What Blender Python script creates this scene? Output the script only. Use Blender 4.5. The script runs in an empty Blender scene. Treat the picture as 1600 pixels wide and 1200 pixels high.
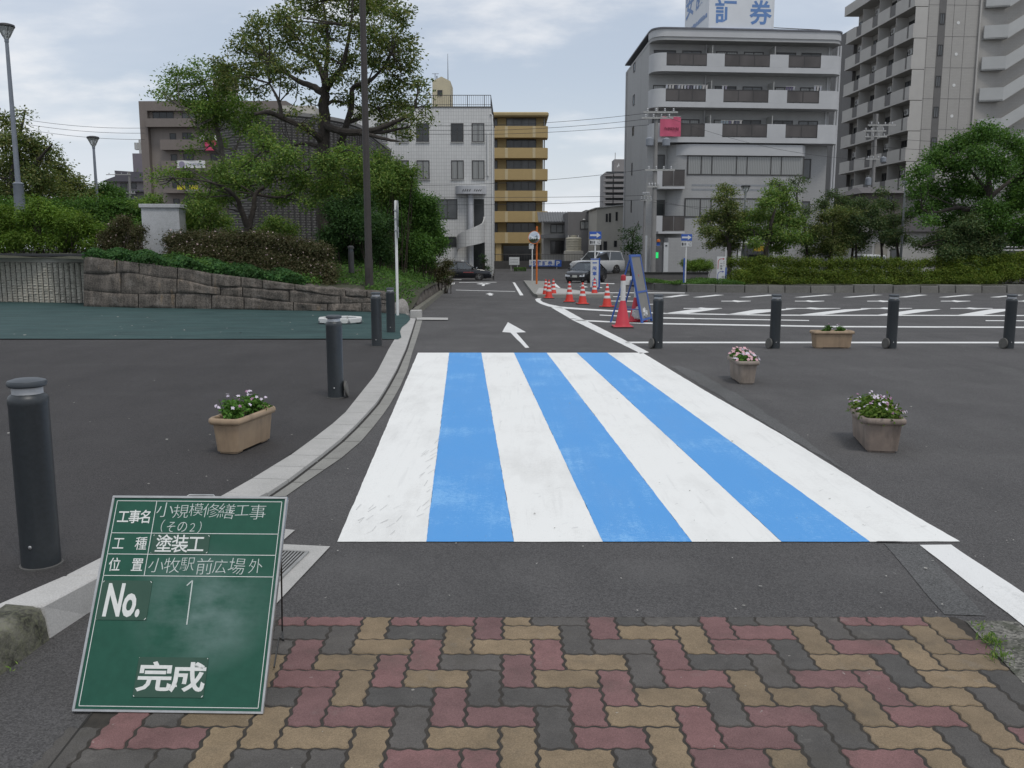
import bpy, bmesh, math, random
import numpy as np
from mathutils import Vector, Matrix
R = math.radians
S = bpy.context.scene
COL = S.collection
# ------------------------------------------------------------------ camera
F_PX, PITCH, CAM_H = 1400.0, R(8.61), 1.48
cam = bpy.data.cameras.new('camera'); cam_o = bpy.data.objects.new('camera', cam); COL.objects.link(cam_o)
cam.sensor_width = 36.0; cam.lens = F_PX / 1600.0 * 36.0
cam.clip_start = 0.05; cam.clip_end = 6000.0
cam_o.location = (0, 0, CAM_H); cam_o.rotation_euler = (math.pi / 2 - PITCH, 0, 0)
S.camera = cam_o
# ------------------------------------------------------------------ sky
SUN_EL, SUN_AZ = R(62), R(150)          # azimuth clockwise from +Y
W = bpy.data.worlds.new('World'); S.world = W; W.use_nodes = True
nt = W.node_tree; nt.nodes.clear()
def N(t, **kw):
    n = nt.nodes.new(t)
    for k, v in kw.items(): setattr(n, k, v)
    return n
out = N('ShaderNodeOutputWorld'); bg = N('ShaderNodeBackground'); bg.inputs[1].default_value = 0.1
sky = N('ShaderNodeTexSky', sky_type='NISHITA'); sky.sun_disc = False
sky.sun_elevation = SUN_EL; sky.sun_rotation = SUN_AZ; sky.air_density = 1.0; sky.dust_density = 1.5; sky.ozone_density = 1.0
tc = N('ShaderNodeTexCoord'); sep = N('ShaderNodeSeparateXYZ'); nt.links.new(tc.outputs['Generated'], sep.inputs[0])
def M(op, a, b=None):
    n = N('ShaderNodeMath', operation=op)
    for i, v in enumerate((a, b)):
        if v is None: continue
        if hasattr(v, 'links'): nt.links.new(v, n.inputs[i])
        else: n.inputs[i].default_value = v
    return n.outputs[0]
zz = M('ADD', M('MAXIMUM', sep.outputs['Z'], 0.0), 0.22)
cmb = N('ShaderNodeCombineXYZ')
nt.links.new(M('DIVIDE', sep.outputs['X'], zz), cmb.inputs[0]); nt.links.new(M('DIVIDE', sep.outputs['Y'], zz), cmb.inputs[1])
def noise(scale, detail, rough, off, sx=1.0):
    mp = N('ShaderNodeMapping'); nt.links.new(cmb.outputs[0], mp.inputs[0]); mp.inputs['Location'].default_value = off; mp.inputs['Scale'].default_value = (sx, 1, 1)
    n = N('ShaderNodeTexNoise'); nt.links.new(mp.outputs[0], n.inputs['Vector'])
    n.inputs['Scale'].default_value = scale; n.inputs['Detail'].default_value = detail; n.inputs['Roughness'].default_value = rough
    return n.outputs['Fac']
def ramp(fac, p0, p1):
    r = N('ShaderNodeMapRange'); r.interpolation_type = 'SMOOTHSTEP'; nt.links.new(fac, r.inputs[0])
    r.inputs[1].default_value = p0; r.inputs[2].default_value = p1; r.inputs[3].default_value = 0; r.inputs[4].default_value = 1
    return r.outputs[0]
veil = ramp(noise(0.8, 6, 0.55, (3.1, 1.7, 0), 0.55), 0.36, 0.66)
cum = ramp(noise(1.5, 8, 0.55, (2.4, 3.2, 0), 0.8), 0.48, 0.66)
def mixc(fac, a, b):
    m = N('ShaderNodeMix', data_type='RGBA')
    for sock, v in ((m.inputs[0], fac), (m.inputs[6], a), (m.inputs[7], b)):
        if hasattr(v, 'links'): nt.links.new(v, sock)
        else: sock.default_value = v
    return m.outputs[2]
hz = ramp(sep.outputs['Z'], -0.02, 0.20)      # pale towards the horizon
veilf = M('ADD', M('MULTIPLY', veil, 0.40), 0.52)
c1 = mixc(veilf, sky.outputs[0], (6.9, 7.4, 8.2, 1))
c2 = mixc(M('MULTIPLY', cum, 0.85), c1, (8.6, 8.7, 8.9, 1))
c3 = mixc(M('MULTIPLY', M('SUBTRACT', 1.0, hz), 0.65), c2, (7.6, 7.9, 8.4, 1))
nt.links.new(c3, bg.inputs[0]); nt.links.new(bg.outputs[0], out.inputs[0])
# ------------------------------------------------------------------ sun behind thin cloud
sl = bpy.data.lights.new('sun', 'SUN'); sl.energy = 1.2; sl.angle = R(14); sl.color = (1.0, 0.96, 0.90)
so = bpy.data.objects.new('sun', sl); COL.objects.link(so)
sd = Vector((math.sin(SUN_AZ) * math.cos(SUN_EL), math.cos(SUN_AZ) * math.cos(SUN_EL), math.sin(SUN_EL)))
so.rotation_euler = sd.to_track_quat('Z', 'Y').to_euler(); so.location = (0, -10, 40)
S.view_settings.view_transform = 'Standard'; S.view_settings.look = 'None'
S.view_settings.exposure = 0.08; S.view_settings.gamma = 1.0; S.view_settings.use_curve_mapping = False

# ------------------------------------------------------------------ pixel <-> place helpers
CP, SP = math.cos(PITCH), math.sin(PITCH)
def zr(Y):                                    # the road falls gently away from the plaza
    if Y < 13: return 0.0
    if Y < 70: return -0.0185 * (Y - 13)
    return -0.0185 * 57
def ray(x, y):
    u, v = (x - 800) / F_PX, (600 - y) / F_PX
    return Vector((u, CP + v * SP, -SP + v * CP))
def PZ(x, y, z):                              # sight line meets the level plane at z
    d = ray(x, y); t = (z - CAM_H) / d.z
    return Vector((0, 0, CAM_H)) + d * t
def P(x, y, Y):                               # sight line at distance Y
    d = ray(x, y); t = Y / d.y
    return Vector((0, 0, CAM_H)) + d * t
def G(x, y, h=0.0):                           # sight line meets the road surface (+h)
    d = ray(x, y)
    p = PZ(x, y, h) if d.z < 0 else None
    if p is not None and p.y <= 13: return p
    k = d.z / d.y                             # z = 1.48 + k Y ; ground = -.0185(Y-13)+h
    den = k + 0.0185
    Y = (0.2405 + h - CAM_H) / den if abs(den) > 1e-6 else 1e9
    if 13 <= Y <= 70: return Vector((d.x / d.y * Y, Y, CAM_H + k * Y))
    return PZ(x, y, zr(80) + h)
def lin(r, g, b):
    f = lambda c: (c / 255 / 12.92) if c / 255 <= 0.04045 else ((c / 255 + 0.055) / 1.055) ** 2.4
    return (f(r), f(g), f(b))

# ------------------------------------------------------------------ objects
def tag(o, label=None, cat=None, group=None, kind=None):
    if label: o['label'] = label
    if cat: o['category'] = cat
    if group: o['group'] = group
    if kind: o['kind'] = kind
    return o
def empty(name, loc, rz=0.0, label=None, cat=None, group=None):
    o = bpy.data.objects.new(name, None); COL.objects.link(o); o.location = loc; o.rotation_euler = (0, 0, rz)
    o.empty_display_size = 0.2
    return tag(o, label, cat, group)
def copy_tree(o, parent=None):
    c = o.copy(); COL.objects.link(c)
    if parent is not None: c.parent = parent
    for ch in list(o.children): copy_tree(ch, c)
    return c
class MB:
    def __init__(s): s.v = []; s.f = []; s.mi = []; s.cur = 0
    def add(s, vs, fs):
        o = len(s.v); s.v += [tuple(v) for v in vs]; s.f += [tuple(i + o for i in f) for f in fs]; s.mi += [s.cur] * len(fs); return s
    def box(s, x0, x1, y0, y1, z0, z1, mt=None):
        vs = [Vector((x, y, z)) for z in (z0, z1) for y in (y0, y1) for x in (x0, x1)]
        if mt is not None: vs = [mt @ v for v in vs]
        return s.add(vs, [(0, 2, 3, 1), (4, 5, 7, 6), (0, 1, 5, 4), (2, 6, 7, 3), (0, 4, 6, 2), (1, 3, 7, 5)])
    def poly(s, pts): return s.add(pts, [tuple(range(len(pts)))])
    def quad(s, a, b, c, d): return s.add([a, b, c, d], [(0, 1, 2, 3)])
    def extr(s, pts, vec):                    # a flat outline and its extrusion
        n = len(pts); vec = Vector(vec); pts = [Vector(p) for p in pts]
        nrm = Vector((0, 0, 0))
        for i in range(n): nrm += pts[i].cross(pts[(i + 1) % n])
        if nrm.dot(vec) > 0: pts = pts[::-1]
        vs = pts + [p + vec for p in pts]
        fs = [tuple(range(n)), tuple(range(2 * n - 1, n - 1, -1))] + [(i, i + n, (i + 1) % n + n, (i + 1) % n) for i in range(n)]
        return s.add(vs, fs)
    def prism(s, poly, z0, z1): return s.extr([(p[0], p[1], z0) for p in poly], (0, 0, z1 - z0))
    def tube(s, pts, rad, n=8, cap=True):
        pts = [Vector(p) for p in pts]; m = len(pts)
        if not hasattr(rad, '__len__'): rad = [rad] * m
        base = len(s.v); up = None
        for i, p in enumerate(pts):
            t = (pts[min(i + 1, m - 1)] - pts[max(i - 1, 0)]).normalized()
            if up is None:
                up = t.orthogonal().normalized()
            up = (up - t * up.dot(t)); up = up.normalized() if up.length > 1e-6 else t.orthogonal().normalized()
            w = t.cross(up)
            for k in range(n):
                a = 2 * math.pi * k / n
                s.v.append(tuple(p + (up * math.cos(a) + w * math.sin(a)) * rad[i]))
        for i in range(m - 1):
            for k in range(n):
                a, b = base + i * n + k, base + i * n + (k + 1) % n
                s.f.append((a, b, b + n, a + n)); s.mi.append(s.cur)
        if cap:
            s.f.append(tuple(base + k for k in range(n - 1, -1, -1))); s.f.append(tuple(base + (m - 1) * n + k for k in range(n))); s.mi += [s.cur] * 2
        return s
    def lathe(s, prof, n=24, c=(0, 0, 0), mt=None):
        base = len(s.v); c = Vector(c)
        for r, z in prof:
            for k in range(n):
                a = 2 * math.pi * k / n; v = Vector((r * math.cos(a), r * math.sin(a), z)) + c
                s.v.append(tuple(mt @ v if mt is not None else v))
        for i in range(len(prof) - 1):
            for k in range(n):
                a, b = base + i * n + k, base + i * n + (k + 1) % n
                s.f.append((a, b, b + n, a + n)); s.mi.append(s.cur)
        s.f.append(tuple(base + k for k in range(n - 1, -1, -1))); m = len(prof) - 1
        s.f.append(tuple(base + m * n + k for k in range(n))); s.mi += [s.cur] * 2
        return s
    def build(s, name, mats, parent=None, smooth=False, bevel=0.0, seg=1, loc=None, angle=35):
        me = bpy.data.meshes.new(name); me.from_pydata(s.v, [], s.f)
        mats = mats if isinstance(mats, (list, tuple)) else [mats]
        for m in mats: me.materials.append(m)
        if len(mats) > 1: me.polygons.foreach_set('material_index', s.mi)
        if bevel > 0:
            bm = bmesh.new(); bm.from_mesh(me)
            bmesh.ops.remove_doubles(bm, verts=bm.verts, dist=1e-5)
            ed = [e for e in bm.edges if len(e.link_faces) == 2 and e.calc_face_angle(0) > R(25)]
            try: bmesh.ops.bevel(bm, geom=ed, offset=bevel, segments=seg, profile=0.6, affect='EDGES', clamp_overlap=True)
            except Exception: pass
            bm.to_mesh(me); bm.free()
        if smooth:
            me.polygons.foreach_set('use_smooth', [True] * len(me.polygons))
            try: me.set_sharp_from_angle(angle=R(angle))
            except Exception: pass
        me.update()
        o = bpy.data.objects.new(name, me); COL.objects.link(o)
        if parent is not None: o.parent = parent
        if loc is not None: o.location = loc
        return o
_tc = {}
def text_pts(body, bold=0.0):
    key = (body, bold)
    if key in _tc: return _tc[key]
    cu = bpy.data.curves.new('lettering', 'FONT'); cu.body = body; cu.size = 1.0; cu.offset = bold; cu.resolution_u = 3; cu.fill_mode = 'BOTH'
    o = bpy.data.objects.new('lettering', cu); COL.objects.link(o)
    dg = bpy.context.evaluated_depsgraph_get(); dg.update()
    me = bpy.data.meshes.new_from_object(o.evaluated_get(dg))
    vs = [v.co.copy() for v in me.vertices]; fs = [tuple(p.vertices) for p in me.polygons]
    bpy.data.objects.remove(o); bpy.data.curves.remove(cu); bpy.data.meshes.remove(me)
    _tc[key] = (vs, fs); return vs, fs
def text_into(mb, body, fr, x0, x1, y0, y1, bold=0.0, slant=0.0, keep=False):
    """letters as flat pieces: fr(x, y) gives the place of a point of the sign's own plane"""
    vs, fs = text_pts(body, bold)
    if not vs: return
    ax, bx = min(v.x for v in vs), max(v.x for v in vs); ay, by = min(v.y for v in vs), max(v.y for v in vs)
    pts = [fr(x0 + (v.x - ax) / max(bx - ax, 1e-6) * (x1 - x0) + slant * (v.y - ay) / max(by - ay, 1e-6), y0 + (v.y - ay) / max(by - ay, 1e-6) * (y1 - y0)) for v in vs]
    mb.add(pts, fs)

# ------------------------------------------------------------------ materials
_mats = {}
class SH:
    def __init__(s, name):
        s.m = bpy.data.materials.new(name); s.m.use_nodes = True; s.t = s.m.node_tree; s.t.nodes.clear()
        s.out = s.n('ShaderNodeOutputMaterial'); s.b = s.n('ShaderNodeBsdfPrincipled'); s.l(s.b.outputs[0], s.out.inputs[0])
    def n(s, t, **kw):
        q = s.t.nodes.new(t)
        for k, v in kw.items(): setattr(q, k, v)
        return q
    def l(s, a, b): s.t.links.new(a, b)
    def put(s, sock, v):
        if hasattr(v, 'links'): s.l(v, sock)
        else: sock.default_value = v
    def math(s, op, a, b=0.0, c=None):
        q = s.n('ShaderNodeMath', operation=op); s.put(q.inputs[0], a); s.put(q.inputs[1], b)
        if c is not None: s.put(q.inputs[2], c)
        return q.outputs[0]
    def obj(s): return s.n('ShaderNodeTexCoord').outputs['Object']
    def pos(s): return s.n('ShaderNodeNewGeometry').outputs['Position']
    def map(s, v, scale=(1, 1, 1), loc=(0, 0, 0), rot=(0, 0, 0)):
        q = s.n('ShaderNodeMapping'); s.l(v, q.inputs[0]); q.inputs['Scale'].default_value = scale; q.inputs['Location'].default_value = loc; q.inputs['Rotation'].default_value = rot
        return q.outputs[0]
    def noise(s, v, scale, detail=4, rough=0.55):
        q = s.n('ShaderNodeTexNoise'); s.l(v, q.inputs['Vector']); q.inputs['Scale'].default_value = scale; q.inputs['Detail'].default_value = detail; q.inputs['Roughness'].default_value = rough
        return q.outputs['Fac']
    def vor(s, v, scale, feature='F1', out='Distance'):
        q = s.n('ShaderNodeTexVoronoi', feature=feature); s.l(v, q.inputs['Vector']); q.inputs['Scale'].default_value = scale
        return q.outputs[out]
    def rng(s, f, a, b, c=0.0, d=1.0):
        q = s.n('ShaderNodeMapRange'); s.l(f, q.inputs[0])
        for i, x in enumerate((a, b, c, d)): q.inputs[i + 1].default_value = x
        return q.outputs[0]
    def mix(s, f, a, b, bt='MIX'):
        q = s.n('ShaderNodeMix', data_type='RGBA', blend_type=bt); s.put(q.inputs[0], f)
        for i, x in ((6, a), (7, b)):
            if not hasattr(x, 'links') and len(x) == 3: x = (*x, 1)
            s.put(q.inputs[i], x)
        return q.outputs[2]
    def bump(s, h, strength=0.3, dist=0.01):
        q = s.n('ShaderNodeBump'); s.l(h, q.inputs['Height']); q.inputs['Strength'].default_value = strength; q.inputs['Distance'].default_value = dist
        s.l(q.outputs[0], s.b.inputs['Normal'])
    def fin(s, col, rough=0.6, metal=0.0, spec=0.5):
        if not hasattr(col, 'links') and len(col) == 3: col = (*col, 1)
        s.put(s.b.inputs['Base Color'], col); s.put(s.b.inputs['Roughness'], rough); s.b.inputs['Metallic'].default_value = metal
        s.b.inputs['Specular IOR Level'].default_value = spec
        return s.m
def pm(name, c1, c2=None, scale=6.0, rough=0.6, bump=0.0, metal=0.0, spec=0.5, fine=0.0, dist=0.004):
    """plain painted / plastic / metal surface with soft mottling"""
    if name in _mats: return _mats[name]
    s = SH(name); c2 = c2 or tuple(c * 0.8 for c in c1); v = s.obj()
    f = s.rng(s.noise(v, scale, 5, 0.6), 0.3, 0.7); col = s.mix(f, c1, c2)
    if fine > 0:
        g = s.noise(v, fine, 2, 0.5); col = s.mix(0.25, col, s.mix(s.rng(g, 0.35, 0.65), tuple(c * .55 for c in c1), tuple(min(1, c * 1.35) for c in c1)))
    if bump > 0: s.bump(s.noise(v, scale * 8, 4), bump, dist)
    _mats[name] = s.fin(col, rough, metal, spec); return _mats[name]
def asphalt(name, base, warm=1.0, spec=0.35):
    s = SH(name); v = s.pos()
    big = s.noise(v, 0.5, 4, 0.6); mid = s.noise(s.map(v, (1, 0.35, 1)), 2.2, 5, 0.6)
    ag = s.vor(v, 190.0, 'F1', 'Color'); sepn = s.n('ShaderNodeSeparateColor'); s.l(ag, sepn.inputs[0])
    agg = sepn.outputs[0]; fineN = s.noise(v, 420, 2, 0.6)
    k = s.math('ADD', s.rng(big, 0.3, 0.7, 0.86, 1.13), s.rng(mid, 0.3, 0.7, -0.09, 0.09))
    k = s.math('MULTIPLY', k, s.rng(agg, 0, 1, 0.62, 1.42)); k = s.math('MULTIPLY', k, s.rng(fineN, 0.3, 0.7, 0.8, 1.2))
    col = s.mix(1.0, (base * warm, base, base * 0.985), (1, 1, 1), 'MULTIPLY')
    q = s.n('ShaderNodeVectorMath', operation='SCALE'); s.l(col, q.inputs[0]); s.l(k, q.inputs['Scale'])
    spk = s.rng(s.noise(v, 130, 1, 0.5), 0.735, 0.78)     # scattered pale chips
    c2 = s.mix(s.math('MULTIPLY', spk, 0.5), q.outputs[0], (0.20, 0.19, 0.18))
    st = s.rng(s.noise(s.map(v, (1.0, 0.4, 1.0), (7, 3, 0)), 0.9, 6, 0.7), 0.56, 0.72)
    c3 = s.mix(s.math('MULTIPLY', st, 0.34), c2, (base * 1.7, base * 1.68, base * 1.62))
    dk = s.rng(s.noise(s.map(v, (1.3, 0.6, 1.0), (2, 8, 0)), 0.55, 5, 0.65), 0.55, 0.70)
    c3 = s.mix(s.math('MULTIPLY', dk, 0.35), c3, (base * .62, base * .61, base * .6))
    wv = s.n('ShaderNodeTexWave', wave_type='RINGS'); s.l(s.map(v, (1, .8, 0), (9, -4, 0)), wv.inputs['Vector']); wv.inputs['Scale'].default_value = .16; wv.inputs['Distortion'].default_value = 5.0; wv.inputs['Detail'].default_value = 2.0; wv.inputs['Detail Scale'].default_value = .6
    tyre = s.math('MULTIPLY', s.rng(wv.outputs['Fac'], .93, 1.0), s.rng(mid, .42, .62))
    c3 = s.mix(s.math('MULTIPLY', tyre, 0.30), c3, (base * 1.55, base * 1.5, base * 1.45))
    s.bump(s.math('ADD', s.vor(v, 190.0), s.math('MULTIPLY', fineN, 0.6)), 0.55, 0.004)
    return s.fin(c3, 0.88, 0.0, spec)
MA = {}
MA['asphalt'] = asphalt('road_asphalt', 0.077, 1.04)
MA['walk'] = asphalt('walkway_asphalt', 0.043, 1.07)
MA['scar'] = asphalt('removed_line_scar', 0.098, 1.0)
MA['old'] = asphalt('old_asphalt', 0.070, 1.04)
def paint(name, c, worn, wear=0.5, dirt=0.25):
    s = SH(name); v = s.pos()
    g = s.math('ADD', s.math('MULTIPLY', s.noise(v, 160, 3, 0.65), .55), s.math('MULTIPLY', s.noise(v, 38, 4, 0.7), .45)); big = s.noise(v, 1.3, 4, 0.6); strk = s.noise(s.map(v, (14, 0.8, 1)), 1.0, 4, 0.6)
    thr = s.math('ADD', g, s.math('ADD', s.rng(big, 0.35, 0.7, -0.16, 0.10), s.rng(strk, 0.3, 0.7, -0.07, 0.07)))
    col = s.mix(s.math('MULTIPLY', s.rng(thr, 0.50, 0.62), wear), c, worn)
    d = s.rng(s.noise(s.map(v, (2.2, 0.7, 1), (5, 2, 0)), 0.9, 6, 0.68), 0.50, 0.74)
    col = s.mix(s.math('MULTIPLY', d, dirt), col, (0.42, 0.41, 0.385))
    lap = s.rng(s.noise(s.map(v, (22, 1.1, 1), (1, 4, 0)), 1.0, 3, 0.6), 0.58, 0.70)
    col = s.mix(s.math('MULTIPLY', lap, dirt * .55), col, tuple(x * .62 for x in c))
    pit = s.rng(s.noise(v, 75, 2, 0.6), 0.70, 0.76)
    col = s.mix(s.math('MULTIPLY', pit, 0.5), col, tuple(x * 0.45 for x in c))
    s.bump(s.math('ADD', s.vor(v, 190.0), g), 0.4, 0.003)
    return s.fin(col, 0.62, 0.0, 0.4)
MA['white_paint'] = paint('white_road_paint', (0.80, 0.80, 0.77), (0.62, 0.61, 0.58), 0.35, 0.34)
MA['line_paint'] = paint('white_line_paint', (0.74, 0.74, 0.72), (0.50, 0.50, 0.48), 0.45, 0.3)
MA['blue_paint'] = paint('blue_road_paint', (0.085, 0.318, 0.690), (0.22, 0.48, 0.80), 0.75, 0.05)
MA['scuffed'] = paint('scraped_line_grey', (0.122, 0.126, 0.130), (0.098, 0.100, 0.102), 0.9, 0.03)
MA['concrete'] = pm('pale_concrete', (0.43, 0.42, 0.40), (0.34, 0.335, 0.315), 5, 0.9, 0.25, fine=140)
MA['concrete_grey'] = pm('grey_concrete', (0.27, 0.265, 0.24), (0.20, 0.195, 0.18), 3, 0.9, 0.25, fine=120)
MA['new_concrete'] = pm('new_kerb_mortar', (0.50, 0.49, 0.47), (0.42, 0.41, 0.39), 5, 0.85, 0.15, fine=160)
MA['groove'] = pm('dirty_groove', (0.03, 0.028, 0.025), None, 9, 0.95)
MA['joint'] = pm('joint_sand', (0.052, 0.045, 0.037), (0.026, 0.023, 0.019), 25, 0.95, 0.4)
def moss():
    s = SH('mossy_stone'); v = s.obj(); a = s.noise(v, 9, 6, 0.7); b = s.noise(v, 60, 3, 0.6)
    c = s.mix(s.rng(a, 0.38, 0.62), (0.17, 0.165, 0.13), (0.028, 0.028, 0.020)); c = s.mix(s.math('MULTIPLY', s.rng(b, 0.45, 0.7), 0.6), c, (0.16, 0.165, 0.10))
    s.bump(b, 0.7, 0.01); return s.fin(c, 0.95)
MA['moss'] = moss()
# ------------------------------------------------------------------ ground
rnd = random.Random(7)
b = MB(); ys = [-30, 0, 13, 25, 40, 55, 70, 90, 400, 3500]; xs = [-3500, -60, -20, 0, 20, 60, 3500]
for y in ys:
    for x in xs: b.v.append((x, y, zr(y)))
nx = len(xs)
for i in range(len(ys) - 1):
    for j in range(nx - 1): b.f.append((i * nx + j, i * nx + j + 1, (i + 1) * nx + j + 1, (i + 1) * nx + j)); b.mi.append(0)
tag(b.build('road', MA['asphalt']), 'dark grey asphalt road and plaza', None, None, 'structure')

def interp(pts, Y):                            # piecewise x, z over y
    if Y <= pts[0].y: a, c = pts[0], pts[1]
    elif Y >= pts[-1].y: a, c = pts[-2], pts[-1]
    else:
        for a, c in zip(pts, pts[1:]):
            if a.y <= Y <= c.y: break
    t = (Y - a.y) / (c.y - a.y); return a.x + (c.x - a.x) * t
OUT = [PZ(0, 942, .13), PZ(145, 880, .13), PZ(347, 773, .035)] + [G(x, y, .03) for x, y in ((390, 750), (465, 704), (500, 677), (535, 650), (562, 616), (587, 585), (600, 560), (619, 526), (629, 507), (640, 498))]
INN = [PZ(70, 945, .13), PZ(135, 912, .13), PZ(412, 774, .025)] + [G(x, y, .02) for x, y in ((450, 750), (507, 707), (539, 681), (565, 655), (590, 627), (606, 601), (619, 578), (634, 545), (643, 518), (649, 499))]
FAC = [PZ(72, 1000, 0), PZ(137, 957, 0), PZ(416, 776, 0)] + [v.copy() for v in INN[3:]]
GUT = [G(447, 776), G(484, 750), G(540, 712), G(560, 695), G(590, 660), G(608, 635), G(625, 605), G(636, 580), G(648, 540), G(655, 518), G(660, 500)]
OUT.sort(key=lambda v: v.y); INN.sort(key=lambda v: v.y); FAC.sort(key=lambda v: v.y); GUT.sort(key=lambda v: v.y)
def sm(t): t = min(1, max(0, t)); return t * t * (3 - 2 * t)
def hs(Y): return 0.13 + (0.03 - 0.13) * sm((Y - 3.7) / 1.6)
Y0, YE = 3.25, G(649, 499).y
def hk(Y): return zr(Y) + hs(Y)
kY = [Y0]
while kY[-1] < YE: kY.append(min(YE, kY[-1] + (0.33 if kY[-1] < 6.2 else 0.56)))
kb = MB(); gb = MB(); gr = MB(); nb = MB()
for a, c in zip(kY, kY[1:]):
    target = nb if a < 4.6 else kb
    e = 0.004; ya, yc = a + e, c - e
    A0, A1, C0, C1 = interp(OUT, ya), interp(INN, ya), interp(OUT, yc), interp(INN, yc)
    za, zc = hk(ya), hk(yc); d = 0.006 if a > 5 else 0.0
    fa, fc = interp(FAC, ya) + 0.012, interp(FAC, yc) + 0.012
    if a > 5.2: fa, fc = A1 + 0.006, C1 + 0.006
    vs = [(A0, ya, za), (A1, ya, za - d), (fa, ya, zr(ya) - .05), (C0, yc, zc), (C1, yc, zc - d), (fc, yc, zr(yc) - .05), (A0, ya, zr(ya) - .05), (C0, yc, zr(yc) - .05)]
    target.add(vs, [(0, 1, 4, 3), (1, 2, 5, 4), (6, 2, 1, 0), (3, 4, 5, 7), (0, 3, 7, 6)])
    if c > 5.25:
        g0, g1 = interp(GUT, max(ya, GUT[0].y)), interp(GUT, yc)
        gb.add([(fa + .022, ya, zr(ya) + .004), (g0, ya, zr(ya) + .005), (g1, yc, zr(yc) + .005), (fc + .022, yc, zr(yc) + .004)], [(0, 1, 2, 3)])
        gr.add([(A0 + .05, ya - e, zr(ya) + .0015), (g0 - .03, ya - e, zr(ya) + .0015), (g1 - .03, yc + e, zr(yc) + .0015), (C0 + .05, yc + e, zr(yc) + .0015)], [(0, 1, 2, 3)])
tag(kb.build('kerb', MA['concrete']), 'curved kerb of pale concrete blocks', None, None, 'structure')
tag(nb.build('new_kerb', MA['new_concrete'], bevel=.006), 'fresh white mortar kerb', None, None, 'structure')
tag(gb.build('gutter', MA['concrete_grey']), 'grey concrete gutter beside the kerb', None, None, 'structure')
tag(gr.build('gutter_joint', MA['groove']), 'dark joint along the kerb', None, None, 'structure')
# old mossy kerb stones running out of the picture
m0, m1 = G(72, 1000), G(0, 1051); dv = (m1 - m0).normalized(); nv = Vector((-dv.y, dv.x, 0))
if nv.y < 0: nv = -nv
prof = [(-0.012, 0), (0.0, .09), (.012, .122), (.045, .137), (.15, .139), (.18, .10), (.18, 0)]
mb = MB(); segs = 24
for i in range(segs + 1):
    c = m0 + dv * (i * 1.6 / segs)
    for q, (w, z) in enumerate(prof):
        j = rnd.uniform(-.004, .004); mb.v.append(tuple(c + nv * (w + j) + Vector((0, 0, z + (j if 0 < q < 6 else 0)))))
n = len(prof)
for i in range(segs):
    for k in range(n - 1):
        a = i * n + k; mb.f.append((a, a + n, a + n + 1, a + 1)); mb.mi.append(0)
mb.f.append(tuple(range(n))); mb.mi.append(0)
tag(mb.build('mossy_kerb', MA['moss'], smooth=True, angle=60), 'old mossy kerb stone', None, None, 'structure')
# walkway left of the kerb
wb = MB(); rows = [-3, 1.0, 2.2, 2.8] + [Y0 + i * .2 for i in range(14)] + [y for y in range(7, 33)]
for y in rows:
    xo = interp(OUT, y) if y >= Y0 else None
    if y < Y0:
        q = m0 + dv * ((m0.y - y) / -dv.y if dv.y < 0 else 0); xo = q.x + nv.x * .16 - .02
    if y > OUT[-1].y: xo = OUT[-1].x - .1 - (y - OUT[-1].y) * .2
    z = hk(y) - .004
    wb.v += [(-70, y, z), (xo - 2.5, y, z), (xo + .001, y, z)]
for i in range(len(rows) - 1):
    for k in range(2): wb.f.append((i * 3 + k, i * 3 + k + 1, i * 3 + k + 4, i * 3 + k + 3)); wb.mi.append(0)
tag(wb.build('walkway', MA['walk']), 'dark walkway asphalt left of the kerb', None, None, 'structure')
# brick paving -------------------------------------------------------
def brickmat(name, c1, c2):
    s = SH(name); v = s.pos(); g = s.n('ShaderNodeNewGeometry').outputs['Random Per Island']
    a = s.noise(v, 260, 3, 0.7); d = s.noise(v, 7, 5, 0.65); col = s.mix(g, c1, c2)
    k = s.math('MULTIPLY', s.rng(a, 0.3, 0.7, 0.68, 1.3), s.rng(d, 0.3, 0.7, 0.8, 1.14))
    q = s.n('ShaderNodeVectorMath', operation='SCALE'); s.l(col, q.inputs[0]); s.l(k, q.inputs['Scale'])
    spots = s.rng(s.noise(v, 34, 2, 0.5), 0.76, 0.79); c = s.mix(s.math('MULTIPLY', spots, 0.55), q.outputs[0], (0.42, 0.40, 0.36))
    gr = s.rng(s.noise(s.map(v, (1, 1, 1), (3, 9, 0)), 2.6, 6, 0.7), 0.54, 0.74)
    c = s.mix(s.math('MULTIPLY', gr, 0.55), c, (0.075, 0.068, 0.055))
    ef = s.rng(s.noise(v, 4.2, 6, 0.72), 0.60, 0.74); c = s.mix(s.math('MULTIPLY', ef, 0.30), c, (0.25, 0.235, 0.21))
    s.bump(a, 0.5, 0.004); return s.fin(c, 0.86, 0, 0.35)
BR = [brickmat('red_paver', (0.205, 0.110, 0.106), (0.160, 0.092, 0.090)), brickmat('yellow_paver', (0.248, 0.186, 0.116), (0.192, 0.146, 0.094)), brickmat('charcoal_paver', (0.080, 0.076, 0.071), (0.106, 0.097, 0.089))]
CU, CV = 0.1125, 0.126
X0 = G(785.6, 980.6).x; YA = G(800, 1001).y          # anchored on one brick seen whole
pb = MB(); PAV_L0, PAV_L1 = G(80, 1200), G(262, 965)   # left border
PR = [G(1500, 972), G(1600, 1082)]                     # right border
YT = G(800, 966).y
def inside(x, y):
    lx = PAV_L0.x + (PAV_L1.x - PAV_L0.x) * (y - PAV_L0.y) / (PAV_L1.y - PAV_L0.y)
    rx = PR[0].x + (PR[1].x - PR[0].x) * (y - PR[0].y) / (PR[1].y - PR[0].y)
    return lx < x < rx
def disp(x, y):
    kx = 2 * math.pi / CU * 2; ky = 2 * math.pi / CV * 2
    return x + .0046 * math.sin(ky * (y - YA) + .5), y + .0040 * math.sin(kx * (x - X0) + .5)
colr = random.Random(21)
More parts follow.
